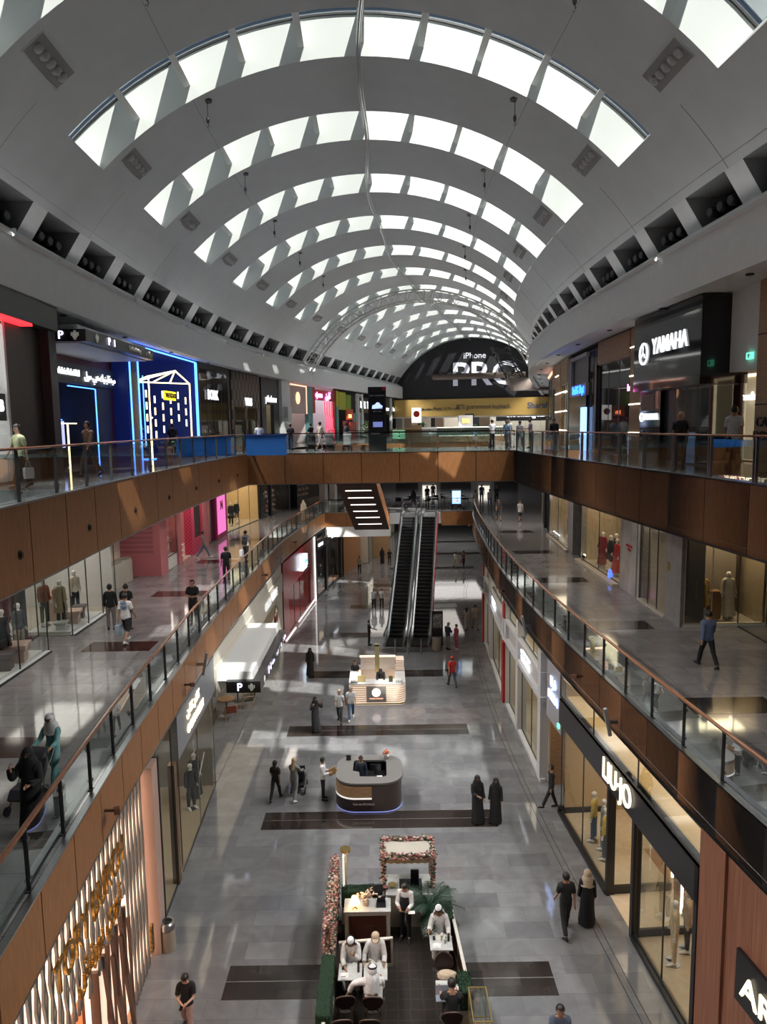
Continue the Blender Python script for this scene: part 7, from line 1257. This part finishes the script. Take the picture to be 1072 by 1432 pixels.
# big potted palm
t = thing('potted_palm', 'large dark potted palm beside the waiter', 'plant', (1.12, 18.45, 0)); MB().lathe([(.03, .3), (.05, .8)], 8).build('stem', mat('bark', (.1, .06, .04), .8), t); MB().lathe([(.2, 0), (.26, .4), (.23, .4)], 16).build('pot', DTAUPE, t); r2 = random.Random(21)
PL = mat('palm_green', (.012, .04, .02), .45, noise=.3, nscale=10)
for k in range(24):
    a = k * 2.399; b = MB(); e = r2.uniform(.35, 1.2); L = r2.uniform(.85, 1.15); sp = []
    for j in range(9): q = j / 8; sp.append(Vector((math.cos(a) * L * q * math.cos(e * (1 - q * .3)), math.sin(a) * L * q * math.cos(e * (1 - q * .3)), .75 + L * (math.sin(e) * q * 1.1 - .55 * q * q))))
    b.tube(sp, [.015 - .001 * j for j in range(9)], 4)
    for j in range(1, 9):
        for i_ in (0, .5):
            p = sp[j - 1].lerp(sp[j], i_); tt = (sp[j] - sp[j - 1]).normalized(); sd_ = tt.cross(Vector((0, 0, 1))).normalized()
            for sg in (-1, 1): d = (sd_ * sg + tt * .7 - Vector((0, 0, .35))).normalized() * (.30 * math.sin(PI * (j / 8) ** .7 * .9) + .06); w_ = tt * .02; b.add([p - w_, p + d * .5 - w_ * .6, p + d, p + d * .5 + w_ * .6, p + w_], [(0, 1, 2, 3, 4)])
    b.build('frond', PL, t)
# low walls / rails
def rail(a, c, label, zt=.82, glassy=True):
    a, c = Vector(a), Vector(c); d = c - a; L = d.length; rz = math.atan2(d.y, d.x); t = thing('low_partition', label, 'partition', (a.x, a.y, 0), rz); MB().box((0, -.04, zt - .05), (L, .04, zt)).build('top_rail', mat('rail_cream', (.52, .49, .44), .5), t, bevel=.006); MB().box((0, -.03, 0), (L, .03, .1)).box((0, -.03, .1), (.06, .03, zt - .05)).box((L - .06, -.03, .1), (L, .03, zt - .05)).box((L / 2 - .03, -.03, .1), (L / 2 + .03, .03, zt - .05)).build('frame', POSTW, t); MB().box((.06, -.015, .1), (L - .06, .015, zt - .05)).build('panel', mat('mahogany', (.06, .018, .012), .35), t)
rail((1.85, 15.9, 0), (1.72, 18.3, 0), 'cream railed mahogany partition along cafe right side'); rail((-1.32, 17.1, 0), (.08, 17.25, 0), 'cream railed partition in front of the lamp counter'); rail((-1.55, 12.6, 0), (-1.52, 14.6, 0), 'cream railed partition at bottom left of cafe')
t = thing('glass_case', 'brass edged glass display case at bottom right of cafe', 'display case', (2.0, 14.6, 0)); w_, l_, z0, z1 = .2, .48, .45, 1.2; b = MB(); cs = [(sx * w_, sy * l_) for sx, sy in ((-1, -1), (1, -1), (1, 1), (-1, 1))]
for i in range(4):
    x_, y_ = cs[i]; x2, y2 = cs[(i + 1) % 4]; b.bar((x_, y_, 0), (x_, y_, z1), .025); b.bar((x_, y_, z1), (x2, y2, z1), .025); b.bar((x_, y_, z0), (x2, y2, z0), .02)
b.build('brass_frame', BRASS, t); b = MB(); b.box((-w_, -l_, z0), (w_, l_, z1)); b.build('glass', SGLASS, t); MB().box((-w_ + .01, -l_ + .01, .05), (w_ - .01, l_ - .01, z0 - .01)).build('plinth', POSTW, t)
for k in range(4): one('pastry', MB().ell((0, 0, .05), (.07, .07, .05), 10, 6), mat('pastry', (.4, .22, .16), .6), 'small pastry inside the brass edged glass case', 'pastry', loc=(2.0 + .06 * (-1) ** k, 14.3 + .18 * k, .46), group='pastries in the glass case')
# cafe furniture
def marble_table(x, y, label): return cafe_table(x, y, .02, label, top=MARB, w=(.58, .55))
marble_table(-.98, 16.15, 'square marble table in front of man in white headscarf'); marble_table(-.36, 16.15, 'square marble table in front of man in beige cap'); marble_table(1.33, 17.1, 'square marble table beside the seated man at right'); marble_table(1.38, 15.55, 'square marble table with the open laptop')
LEA = mat('dark_leather', (.02, .012, .011), .3); LED = mat('leather_edge', (.07, .04, .03), .5)
def round_chair(x, y, rz, label):
    t = thing('dining_chair', label, 'chair', (x, y, .02), rz)
    MB().lathe([(.22, .42), (.24, .46), (.20, .50), (.01, .51)], 18).build('seat', LEA, t, smooth=True)
    for sx in (-1, 1):
        for sy in (-1, 1): b = MB(); b.tube([(sx * .15, sy * .15, .43), (sx * .19, sy * .19, 0)], .016, 6); b.build('leg', mat('chair_wood', (.06, .03, .02), .4), t)
    b = MB(); rs = []
    for i, d_ in ((0, -.02), (1, .02)):
        rs.append([(.235 * math.cos(a), -.22 - .05 * math.sin(a) + d_ - .07 * math.cos(a) ** 2 * -1, .70 + .21 * math.sin(a)) for a in [2 * PI * k / 20 for k in range(20)]])
    b.rings(rs); b.build('backrest', LEA, t, smooth=True); b = MB(); b.tube([(.24 * math.cos(a), -.22 - .05 * math.sin(a) + .07 * math.cos(a) ** 2, .70 + .215 * math.sin(a)) for a in [2 * PI * k / 20 for k in range(21)]], .018, 5); b.tube([(-.13, -.18, .45), (-.13, -.2, .55)], .014); b.tube([(.13, -.18, .45), (.13, -.2, .55)], .014); b.build('back_frame', LED, t, smooth=True); return t
for a in ((-.98, 16.75, PI, 'round backed leather chair under man in white headscarf, left table'), (-.36, 16.8, PI, 'round backed leather chair under man in beige cap'), (-.42, 15.42, 0, 'round backed leather chair under man seen from behind'), (-1.08, 15.45, .1, 'empty round backed leather chair under outstretched hand'), (-1.12, 14.78, .1, 'empty leather chair at bottom edge, left one'), (-.48, 14.78, 0, 'empty leather chair at bottom edge, right one'), (1.33, 17.75, PI, 'round backed leather chair under seated man at right'), (1.36, 16.3, .1 + PI, 'leather chair with a beige jacket, cafe right side'), (1.40, 14.95, 0, 'leather chair under the man with laptop')): round_chair(*a)
b = MB(); b.rings([[(q * math.cos(a) * (1 + .15 * math.cos(3 * a)), q * .55 * math.sin(a), z_) for a in [2 * PI * k / 14 for k in range(14)]] for q, z_ in ((.24, 0), (.27, .05), (.2, .12), (.08, .15))]); one('folded_jacket', b, CBE, 'beige jacket lying on an empty leather chair', 'jacket', loc=(1.4, 16.2, .54))
def tset(x, y, z, items):
    for nm, dx, dy, lab in items:
        if nm == 'napkin': b = MB(); b.add([(-.11, -.07, 0), (.10, -.09, .01), (.12, .06, .02), (-.02, .10, .01), (-.10, .05, .025)], [(0, 1, 2, 3, 4)]); b.add([(-.08, -.05, .03), (.05, -.06, .05), (.06, .05, .04), (-.06, .06, .03)], [(0, 1, 2, 3)]); m = WHITEW
        elif nm == 'phone': b = MB().box((-.035, -.07, 0), (.035, .07, .01)); m = BLACK
        elif nm == 'bottle': b = MB().lathe([(.03, 0), (.03, .14), (.012, .18), (.012, .22)], 10); m = BLACK
        elif nm == 'glass': b = MB().lathe([(.02, 0), (.03, .12)], 10); m = mat('cup_grey', (.35, .36, .34), .2)
        else: b = MB(); b.lathe([(.025, 0), (.03, .1)], 10); b.ell((0, 0, .14), (.035, .035, .03), 8, 6); m = mat('posy_cream', (.5, .45, .28), .6); nm = 'posy'
        one(nm if nm != 'phone' else 'mobile_phone', b, m, lab, nm, loc=(x + dx, y + dy, z))
tset(-.98, 16.15, .772, (('phone', -.18, .12, 'black phone at left on the left marble table'), ('napkin', -.15, -.14, 'crumpled white napkin on left marble table'), ('bottle', .2, .08, 'black bottle on left marble table, back one'), ('bottle', .2, -.02, 'black bottle on left marble table, front one')))
tset(-.36, 16.15, .772, (('posy', -.14, .18, 'cream rose posy at the gap between left tables'), ('glass', -.13, .04, 'small glass beside the cream rose posy')))
tset(1.33, 17.1, .772, (('phone', -.17, .15, 'phone lying on right marble table, far left'), ('napkin', -.12, -.12, 'crumpled napkin at front of right marble table'), ('posy', .02, .06, 'cream posy on the right marble table'), ('glass', .1, -.05, 'tall glass on the right marble table, front'), ('glass', .14, .08, 'tall glass on the right marble table, back'), ('bottle', .2, .05, 'black bottle at right marble table edge')))
tset(1.38, 15.55, .772, (('napkin', .2, -.02, 'white napkin right of the laptop'), ('bottle', .2, .18, 'black bottle behind napkin on laptop table')))
t = thing('laptop', 'open silver laptop seen from its lid', 'laptop', (1.22, 15.36, .775)); MB().box((-.16, -.2, 0), (.16, .0, .012)).build('keyboard_base', mat('laptop_silver', (.40, .44, .52), .3, .5), t); b = MB(); b.X = Matrix.Rotation(-.25, 4, 'X'); b.box((-.16, 0, 0), (.16, .01, .22)); b.build('lid', mat('laptop_silver', (.40, .44, .52), .3, .5), t); 
# ------------------------------------------------------------------ people on the ground floor
AW, TC, TL, TR_ = 0, PI, PI / 2, -PI / 2       # facing away, to camera, left, right
CM = cloth('mauve', (.33, .22, .20)); CSL = cloth('slate', (.07, .09, .13)); CRED = cloth('red', (.45, .03, .02)); CPK = cloth('raspberry', (.42, .05, .11)); CJ = cloth('jeans', (.07, .13, .22)); CLJ = cloth('light_jeans', (.16, .22, .30))
CMINT = cloth('mint', (.14, .33, .34)); CLIME = cloth('pale_green', (.42, .46, .28)); CBR = cloth('brown', (.055, .038, .03)); CGL = cloth('light_grey', (.42, .42, .43)); CCR = cloth('cream', (.52, .46, .38)); CDG = cloth('charcoal', (.05, .05, .055)); CPAT = cloth('patterned', (.16, .14, .13)); CBS = cloth('blue_shirt', (.10, .14, .24)); CSK = cloth('steel_blue', (.20, .30, .42)); CLIL = cloth('lilac', (.45, .30, .42))
WSH = mat('trainer_white', (.6, .6, .6), .5)
def phone(J, M, n='R'): pass
def held(name, label, cat, x, y, z, mb, m): return one(name, mb, m, label, cat, loc=(x, y, z))
def inhand(r, J, n='R', off=(0, 0, 0)):
    M_ = Matrix.Translation(r.location) @ Matrix.Rotation(r.rotation_euler.z, 4, 'Z') @ Matrix.Scale(r.scale[0], 4)
    return M_ @ (J['ha' + n] + J['fd' + n] * .05 + Vector(off))
r, J = person(-4.75, 15.18, 0, TC + .1, 'woman in black top and mauve trousers walking while looking at her phone', {**WALK, **dict(armL=(20, 8, 70, 38), armR=(20, 8, 70, 38), nod=30)}, CB, CM, hair='long', fem=True, h=1.66, skin=0)
p = inhand(r, J, 'R', (.06, 0, 0)); b = MB(); b.cbox((0, 0, 0), (.075, .15, .01)); one('mobile_phone', b, BLACKG, 'black phone held by the woman in mauve trousers', 'phone', loc=p)
person(4.9, 18.4, 0, .1, 'man all in black short sleeves walking away beside woman in beige veil', WALK2, CB, CB, h=1.82, skin=1)
person(5.57, 18.68, 0, -.15, 'woman in long beige veil over black abaya walking away', STAND, robe=CB, head='hijab', headm=CBE, h=1.65)
person(3.64, 13.97, 0, TC, 'man in slate blue T-shirt with dark crossbody strap at bottom edge', WALK, CSL, CDG, h=1.75, skin=1)
person(6.02, 24.9, 0, TL, 'man in black suit striding left past the shop entrance', {**WALK, **dict(legL=(26, 3), legR=(-12, 8), armL=(0, 5, 12, 0), armR=(-5, 5, 12, 0))}, CB, CB, sleeve='long', h=1.68, skin=1, longtop=True)
person(3.19, 24.08, 0, TC + .3, 'taller woman in black abaya talking beside the dark floor band', {**STAND, **dict(armR=(18, 8, 70, 30))}, robe=CB, head='shayla', h=1.72)
person(3.85, 24.06, 0, TC - .3, 'shorter woman in black abaya with small bag at her side', STAND, robe=CB, head='shayla', h=1.62)
person(-4.26, 25.8, 0, -.2, 'woman in black T-shirt and leggings walking away carrying small black bag', WALK2, CB, CB, hair='long', fem=True, h=1.60)
r, J = person(-3.54, 25.8, 0, -.3, 'woman with long blonde hair in loose grey outfit pushing a pushchair', PUSH, CG, CG, sleeve='long', hair='vlong', haircol=HAIRL, fem=True, h=1.66, shoes=WSH, skin=0, longtop=True, fat=1.15)
r, J = person(-2.45, 25.77, 0, TR_, 'man in white shirt and black trousers holding a brown envelope', CARRY, CW, CB, sleeve='long', h=1.68)
b = MB(); b.X = Matrix.Rotation(-.5, 4, 'Y'); b.cbox((0, 0, 0), (.36, .04, .26)); one('brown_envelope', b, mat('kraft', (.42, .25, .11), .7), 'brown paper envelope held by man in white shirt at the desk', 'envelope', loc=(-2.08, 25.77, 1.12), bevel=.006)
person(-1.0, 25.95, 0, PI, 'receptionist in navy jacket with hair bun behind the grey desk', STAND, CN, CN, sleeve='long', hair='bun', fem=True, h=1.62)
person(-2.24, 32.92, 0, TC - .1, 'person in white tee and dark trousers walking left in a pair', {**WALK, **dict(armR=(25, 8, 50, 20))}, CW, CDG, haircol=HAIRL, fem=True, h=1.66, skin=0)
person(-1.71, 33.24, 0, TC + .1, 'man in white tee and blue jeans walking right in a pair', WALK2, CW, CJ, haircol=HAIRG, h=1.68, skin=0, shoes=WSH)
person(-3.32, 31.98, 0, TC + .6, 'woman in dark speckled abaya raising both hands to her head', {**STAND, **dict(armL=(35, 30, 125, 30), armR=(35, 30, 125, 30))}, robe=CDG, head='shayla', h=1.63)
person(-4.3, 39.45, 0, TC, 'woman in black abaya and scarf with handbag standing near the red shop', STAND, robe=CB, head='shayla', h=1.62)
person(-1.65, 37.1, 0, TC, 'barista in black uniform with folded hands standing left of coffee kiosk', {**STAND, **dict(armL=(15, 5, 55, 45), armR=(15, 5, 55, 45))}, CB, CB, hair='bun', fem=True, h=1.66)
person(-.27, 36.05, 0, TC, 'barista in black apron bending over counter inside the coffee kiosk', {**STAND, **dict(armL=(40, 8, 30, 15), armR=(40, 8, 30, 15), lean=14, nod=40)}, CB, CB, sleeve='long', head='cap', headm=CB, h=1.68)
person(3.59, 37.44, 0, .3, 'man in red polo and red cap walking on phone past the kiosk', {**WALK, **dict(armR=(35, 15, 110, 20))}, CRED, CDG, head='cap', headm=CRED, h=1.72)
person(3.95, 43.94, 0, -.9, 'older man in navy shirt and grey trousers looking at phone', {**PHONE, **dict(armL=(5, 8, 12, 0))}, CN, CG, sleeve='long', haircol=HAIRG, h=1.74)
person(4.49, 43.92, 0, .5 + PI * .5, 'woman in raspberry sweater vest and raspberry trousers facing the navy shirt man', STAND, CPK, CPK, fem=True, h=1.62, shoes=WSH)
person(5.62, 48.2, 0, .1, 'woman with black ponytail and cream trousers walking away in a pair', WALK2, CCR, CCR, hair='long', fem=True, h=1.62)
person(6.24, 48.32, 0, .1, 'tall man in beige shirt and shorts walking away in a pair', WALK, CCR, CBE, legs='shorts', h=1.8)
person(7.14, 70.33, 0, .2, 'far woman in cream dress walking away on ground floor', WALK, CCR, CBE, fem=True, legs='shorts', hair='long', h=1.62, detail=False)
r, J = person(7.92, 70.28, 0, .2, 'far man in brown shirt carrying a red bag', WALK2, CBR, CB, h=1.7, detail=False)
bag(J, 'L', r, 'small dark red shopping bag carried by far man in brown shirt', (.3, .03, .03))
person(-1.05, 45.05, 0, TR_, 'man in black standing beside the foot of the escalator', {**STAND, **dict(armR=(50, 8, 25, 0))}, CB, CB, h=1.65)
person(-.85, 54.4, 0, TC, 'person in white shirt and black trousers walking left of the escalator', WALK, CW, CB, sleeve='long', h=1.64, detail=False)
person(-.25, 54.6, 0, TC, 'person in white shirt walking beside escalator, nearer to its handrail', WALK2, CW, CB, h=1.6, hair='long', fem=True, detail=False)
person(-2.4, 68.2, 0, TC, 'man in beige jacket walking under the far middle floor bridge', WALK, CBE, CB, sleeve='long', h=1.68, detail=False)
person(-.2, 72.8, 0, AW, 'far person in black coat left of the escalator underside', STAND, robe=CB, head='shayla', h=1.6, detail=False)
person(.55, 72, 0, AW, 'far person in dark clothes closest to escalator flank', WALK, CB, CB, h=1.65, detail=False)
# middle floor
r, J = person(-9.05, 24.39, Z1, -.15, 'man in white printed T-shirt and black shorts walking away on left gallery', WALK, CW, CB, legs='shorts', h=1.80, skin=1, shoes=WSH)
b = MB(); b.X = Matrix.Translation((0, 0, 0))
M_ = Matrix.Rotation(0, 4, 'Z')
for k, (wd, zz) in enumerate(((.20, 1.44), (.24, 1.40), (.18, 1.36), (.22, 1.27), (.22, 1.23), (.10, 1.19))): b.box((-wd / 2, -.150, zz - .015), (wd / 2, -.138, zz + .012))
o = b.build('shirt_print', mat('print_blue', (.05, .12, .25), .7), r)
bag(J, 'L', r, 'pale blue shopping bag carried by man in white printed T-shirt', (.30, .38, .45), (.16, .34, .36))
person(-10.2, 26.0, Z1, TC * 0 + .2, 'woman with black hair in patterned trousers by the left shop window', STAND, CB, CPAT, hair='bun', sleeve='long', fem=True, h=1.72)
person(-9.6, 26.0, Z1, 0, 'man in black T-shirt half hidden behind white printed T-shirt', STAND, CB, CB, h=1.72)
person(-7.25, 26.45, Z1, TC, 'man in black uniform with folded arms behind the left railing', FOLD, CB, CB, h=1.75)
person(-7.6, 33.86, Z1, TC * .1, 'man in black seen from behind beside left middle railing', STAND, CB, CB, h=1.75)
r, J = person(-7.75, 39.6, Z1, -.1, 'man in white tee with black backpack carrying a white bag', WALK, CGL, CB, h=1.75)
bag(J, 'L', r, 'white plastic bag carried by man with black backpack', (.55, .55, .58), (.15, .35, .34))
b = MB(); b.rings([[(-.15 * k, -.10, z), (.15 * k, -.10, z), (.15 * k, -.24 * k2, z), (-.15 * k, -.24 * k2, z)] for z, k, k2 in ((.95, .9, .95), (1.15, 1, 1.08), (1.36, .8, .85))]); o = b.build('backpack', CB, None, (-7.75, 39.6, Z1), -.1, bevel=.03); tag(o, 'black backpack on the man in white tee on left gallery', 'backpack')
person(-10.35, 40.47, Z1, TR_, 'woman in grey sweater and light jeans striding right past pink shop', {**WALK, **dict(legL=(28, 6), legR=(-24, 12))}, CG, CLJ, sleeve='long', hair='bun', fem=True, h=1.64, shoes=WSH)
person(-6.95, 14.2, Z1, TC - .2, 'woman in mint trouser suit and white headscarf pushing a pushchair', {**PUSH, **dict(armL=(32, 10, 50, 0), armR=(32, 10, 50, 0))}, CMINT, CMINT, sleeve='long', head='hijab', headm=CW, fem=True, h=1.60, longtop=True)
r, J = person(-6.55, 12.45, Z1, TC, 'woman in black abaya holding a phone to her ear by left railing', TALK, robe=CB, head='shayla', h=1.65)
person(-6.35, 56.5, Z1, 0, 'far woman in pale veil and robe on left gallery', STAND, robe=CCR, head='hijab', headm=CCR, h=1.62, detail=False)
person(9.73, 20.96, Z1, .12, 'man in navy shirt and black trousers walking away on right gallery', WALK, CBS, CB, sleeve='long', h=1.79)
person(8.91, 54.94, Z1, TC, 'man in charcoal T-shirt and shorts walking on right gallery', WALK, CDG, CDG, legs='shorts', h=1.70)
person(10.5, 54.6, Z1, TC, 'woman in white blouse and black skirt on right gallery', WALK2, CGL, CB, legs='shorts', fem=True, h=1.62, longtop=True)
for i, (x, y, tp, lb) in enumerate(((8.3, 64, CCR, 'person in cream at end of right middle railing'), (9.3, 67.3, CSL, 'tall man in blue shirt beyond right middle railing'), (9.6, 64.2, CGL, 'person in light grey with jeans beyond right middle railing'), (10.6, 66.7, CDG, 'person pushing a dark trolley beyond right middle railing'), (4.2, 68, CB, 'man in black near the blue screen'), (4.9, 70, CDG, 'man in charcoal near the blue screen'))):
    person(x, y, Z1, (0, PI)[i % 2], 'far ' + lb, (WALK, STAND)[i % 2], tp, (CCR, CB, CJ, CB, CB, CB)[i], h=(1.6, 1.8, 1.65, 1.7, 1.72, 1.74)[i], detail=False)
person(2.73, 64.4, Z1, 0, 'woman in black abaya stepping off at the escalator head', STAND, robe=CB, head='shayla', h=1.66, detail=False)
# top floor
r, J = person(-9.25, 18.26, Z2, TC - .5, 'young woman in pale green crop top walking at left edge', WALK, CLIME, CB, hair='bun', fem=True, h=1.66, skin=0)
bag(J, 'L', r, 'white paper bag carried by woman in pale green top', (.6, .62, .63), (.1, .26, .28), drop=.16)
person(-9.25, 22.6, Z2, TC - .5, 'man in brown sweater with white backpack straps on top left gallery', WALK2, CBR, CDG, sleeve='long', h=1.76)
person(-3.86, 44.6, Z2, -.8, 'man in cream T-shirt and shorts walking left on the bridge', WALK, CCR, CCR, legs='shorts', h=1.80, shoes=WSH)
person(10.75, 22.0, Z2, TR_ * .35, 'man in white T-shirt and black shorts on top right gallery', WALK2, CW, CB, legs='shorts', h=1.93, fat=1.2)
person(9.28, 22.4, Z2, TR_ * .2, 'bald man in black polo on top right gallery', STAND, CB, CDG, h=1.74, hair='short', fat=1.15, haircol=SKIN[1])
person(8.7, 36.5, Z2, TC, 'person in black sweatshirt in front of the dark blue shop', STAND, CB, CB, sleeve='long', h=1.70)
for i, (x, y, tp, bt, lb) in enumerate(((6.9, 45.2, CW, CB, 'man in white shirt furthest left of the bridge group'), (7.7, 44.6, CSK, CDG, 'man in steel blue shirt in the bridge group'), (8.1, 46.2, CW, CG, 'man in white shirt in middle of the bridge group'), (8.6, 45, CGL, CJ, 'person in light grey shirt in the bridge group'), (9.1, 44.2, CLIL, CDG, 'person in lilac shirt furthest right of the bridge group'))):
    person(x, y, Z2, (.5, 2.4, PI, -.4, 1.2)[i], lb, (STAND, WALK, STAND, WALK2, PHONE)[i], tp, bt, h=(1.75, 1.72, 1.78, 1.7, 1.76)[i], detail=False)
for i, (x, y, tp, lb) in enumerate(((-5.9, 46.2, CB, 'person in black behind the bridge railing, left end'), (-4.6, 46.4, CB, 'person in black pushing a pushchair on the bridge'), (-2.3, 45.6, CN, 'person in navy behind white pushchair on the bridge'), (-6.6, 45.2, CW, 'attendant in white shirt behind the blue counter'))):
    person(x, y if i != 3 else 38.6, Z2, (0, 1, -1, PI)[i], lb, (WALK, PUSH, PUSH, STAND)[i], tp, (CB, CB, CN, CB)[i], h=1.7, detail=False)
person(-10.1, 34.6, Z2, .3, 'person in dark clothes looking at the first dark shop window on left', STAND, CB, CB, h=1.7, detail=False)
# ------------------------------------------------------------------ people in the flower cafe
person(.44, 18.21, .02, TC - .25, 'waiter in black waistcoat over white shirt holding a notepad', {**STAND, **dict(armL=(20, 8, 72, 20), armR=(25, 8, 70, 30), nod=28)}, CW, CB, sleeve='long', h=1.70, extra=lambda r, J, HM: MB().rings([[(.165 * math.cos(a) * q, J['chest'].y + .142 * math.sin(a) * q, z) for a in [2 * PI * k / 20 for k in range(20)]] for z, q in ((.95, 1.0), (1.1, .98), (1.25, 1.08), (1.36, .95))], cap=False).build('waistcoat', CB, r, smooth=True))
one('notepad', MB().box((-.09, -.06, 0), (.09, .06, .01)), WHITEW, 'white notepad held by the waiter', 'notepad', loc=(.60, 17.86, 1.06))
SEAT = {**SIT}
def seated(x, y, rz, label, **k):
    pose = {**SIT, **k.pop('pose', {})}; return person(x, y, .04, rz, label, pose, **k)
KAN = cloth('kandura_white', (.58, .57, .56))
seated(1.33, 17.72, TC, 'seated man in white robe and headscarf gesturing, cafe right side', robe=KAN, head='ghutra', headm=CW, pose=dict(armL=(25, 14, 60, 10), armR=(40, 20, 70, 0), turn=20), h=1.75)
seated(-.98, 16.72, TC, 'seated man in white robe and headscarf with hand to mouth', robe=KAN, head='ghutra', headm=CW, pose=dict(armL=(45, 8, 112, 40), armR=(40, 8, 45, 20), nod=26, lean=10), h=1.75)
seated(-.36, 16.78, TC, 'seated man in white robe and beige baseball cap', robe=KAN, head='cap', headm=CBE, pose=dict(armL=(30, 12, 55, 10), armR=(20, 25, 60, 10), nod=18, lean=6), h=1.75)
seated(-.42, 15.45, 0, 'man in white robe seen from behind, arm over next chair', robe=KAN, head='ghutra', headm=CW, pose=dict(armL=(-5, 78, 10, 0), armR=(35, 12, 45, 10), nod=4), h=1.78)
seated(1.42, 14.98, 0, 'man in black T-shirt working at a silver laptop', top=CB, bottom=CB, pose=dict(armL=(40, 14, 50, 5), armR=(35, 10, 50, 15), nod=18, lean=8), h=1.75)
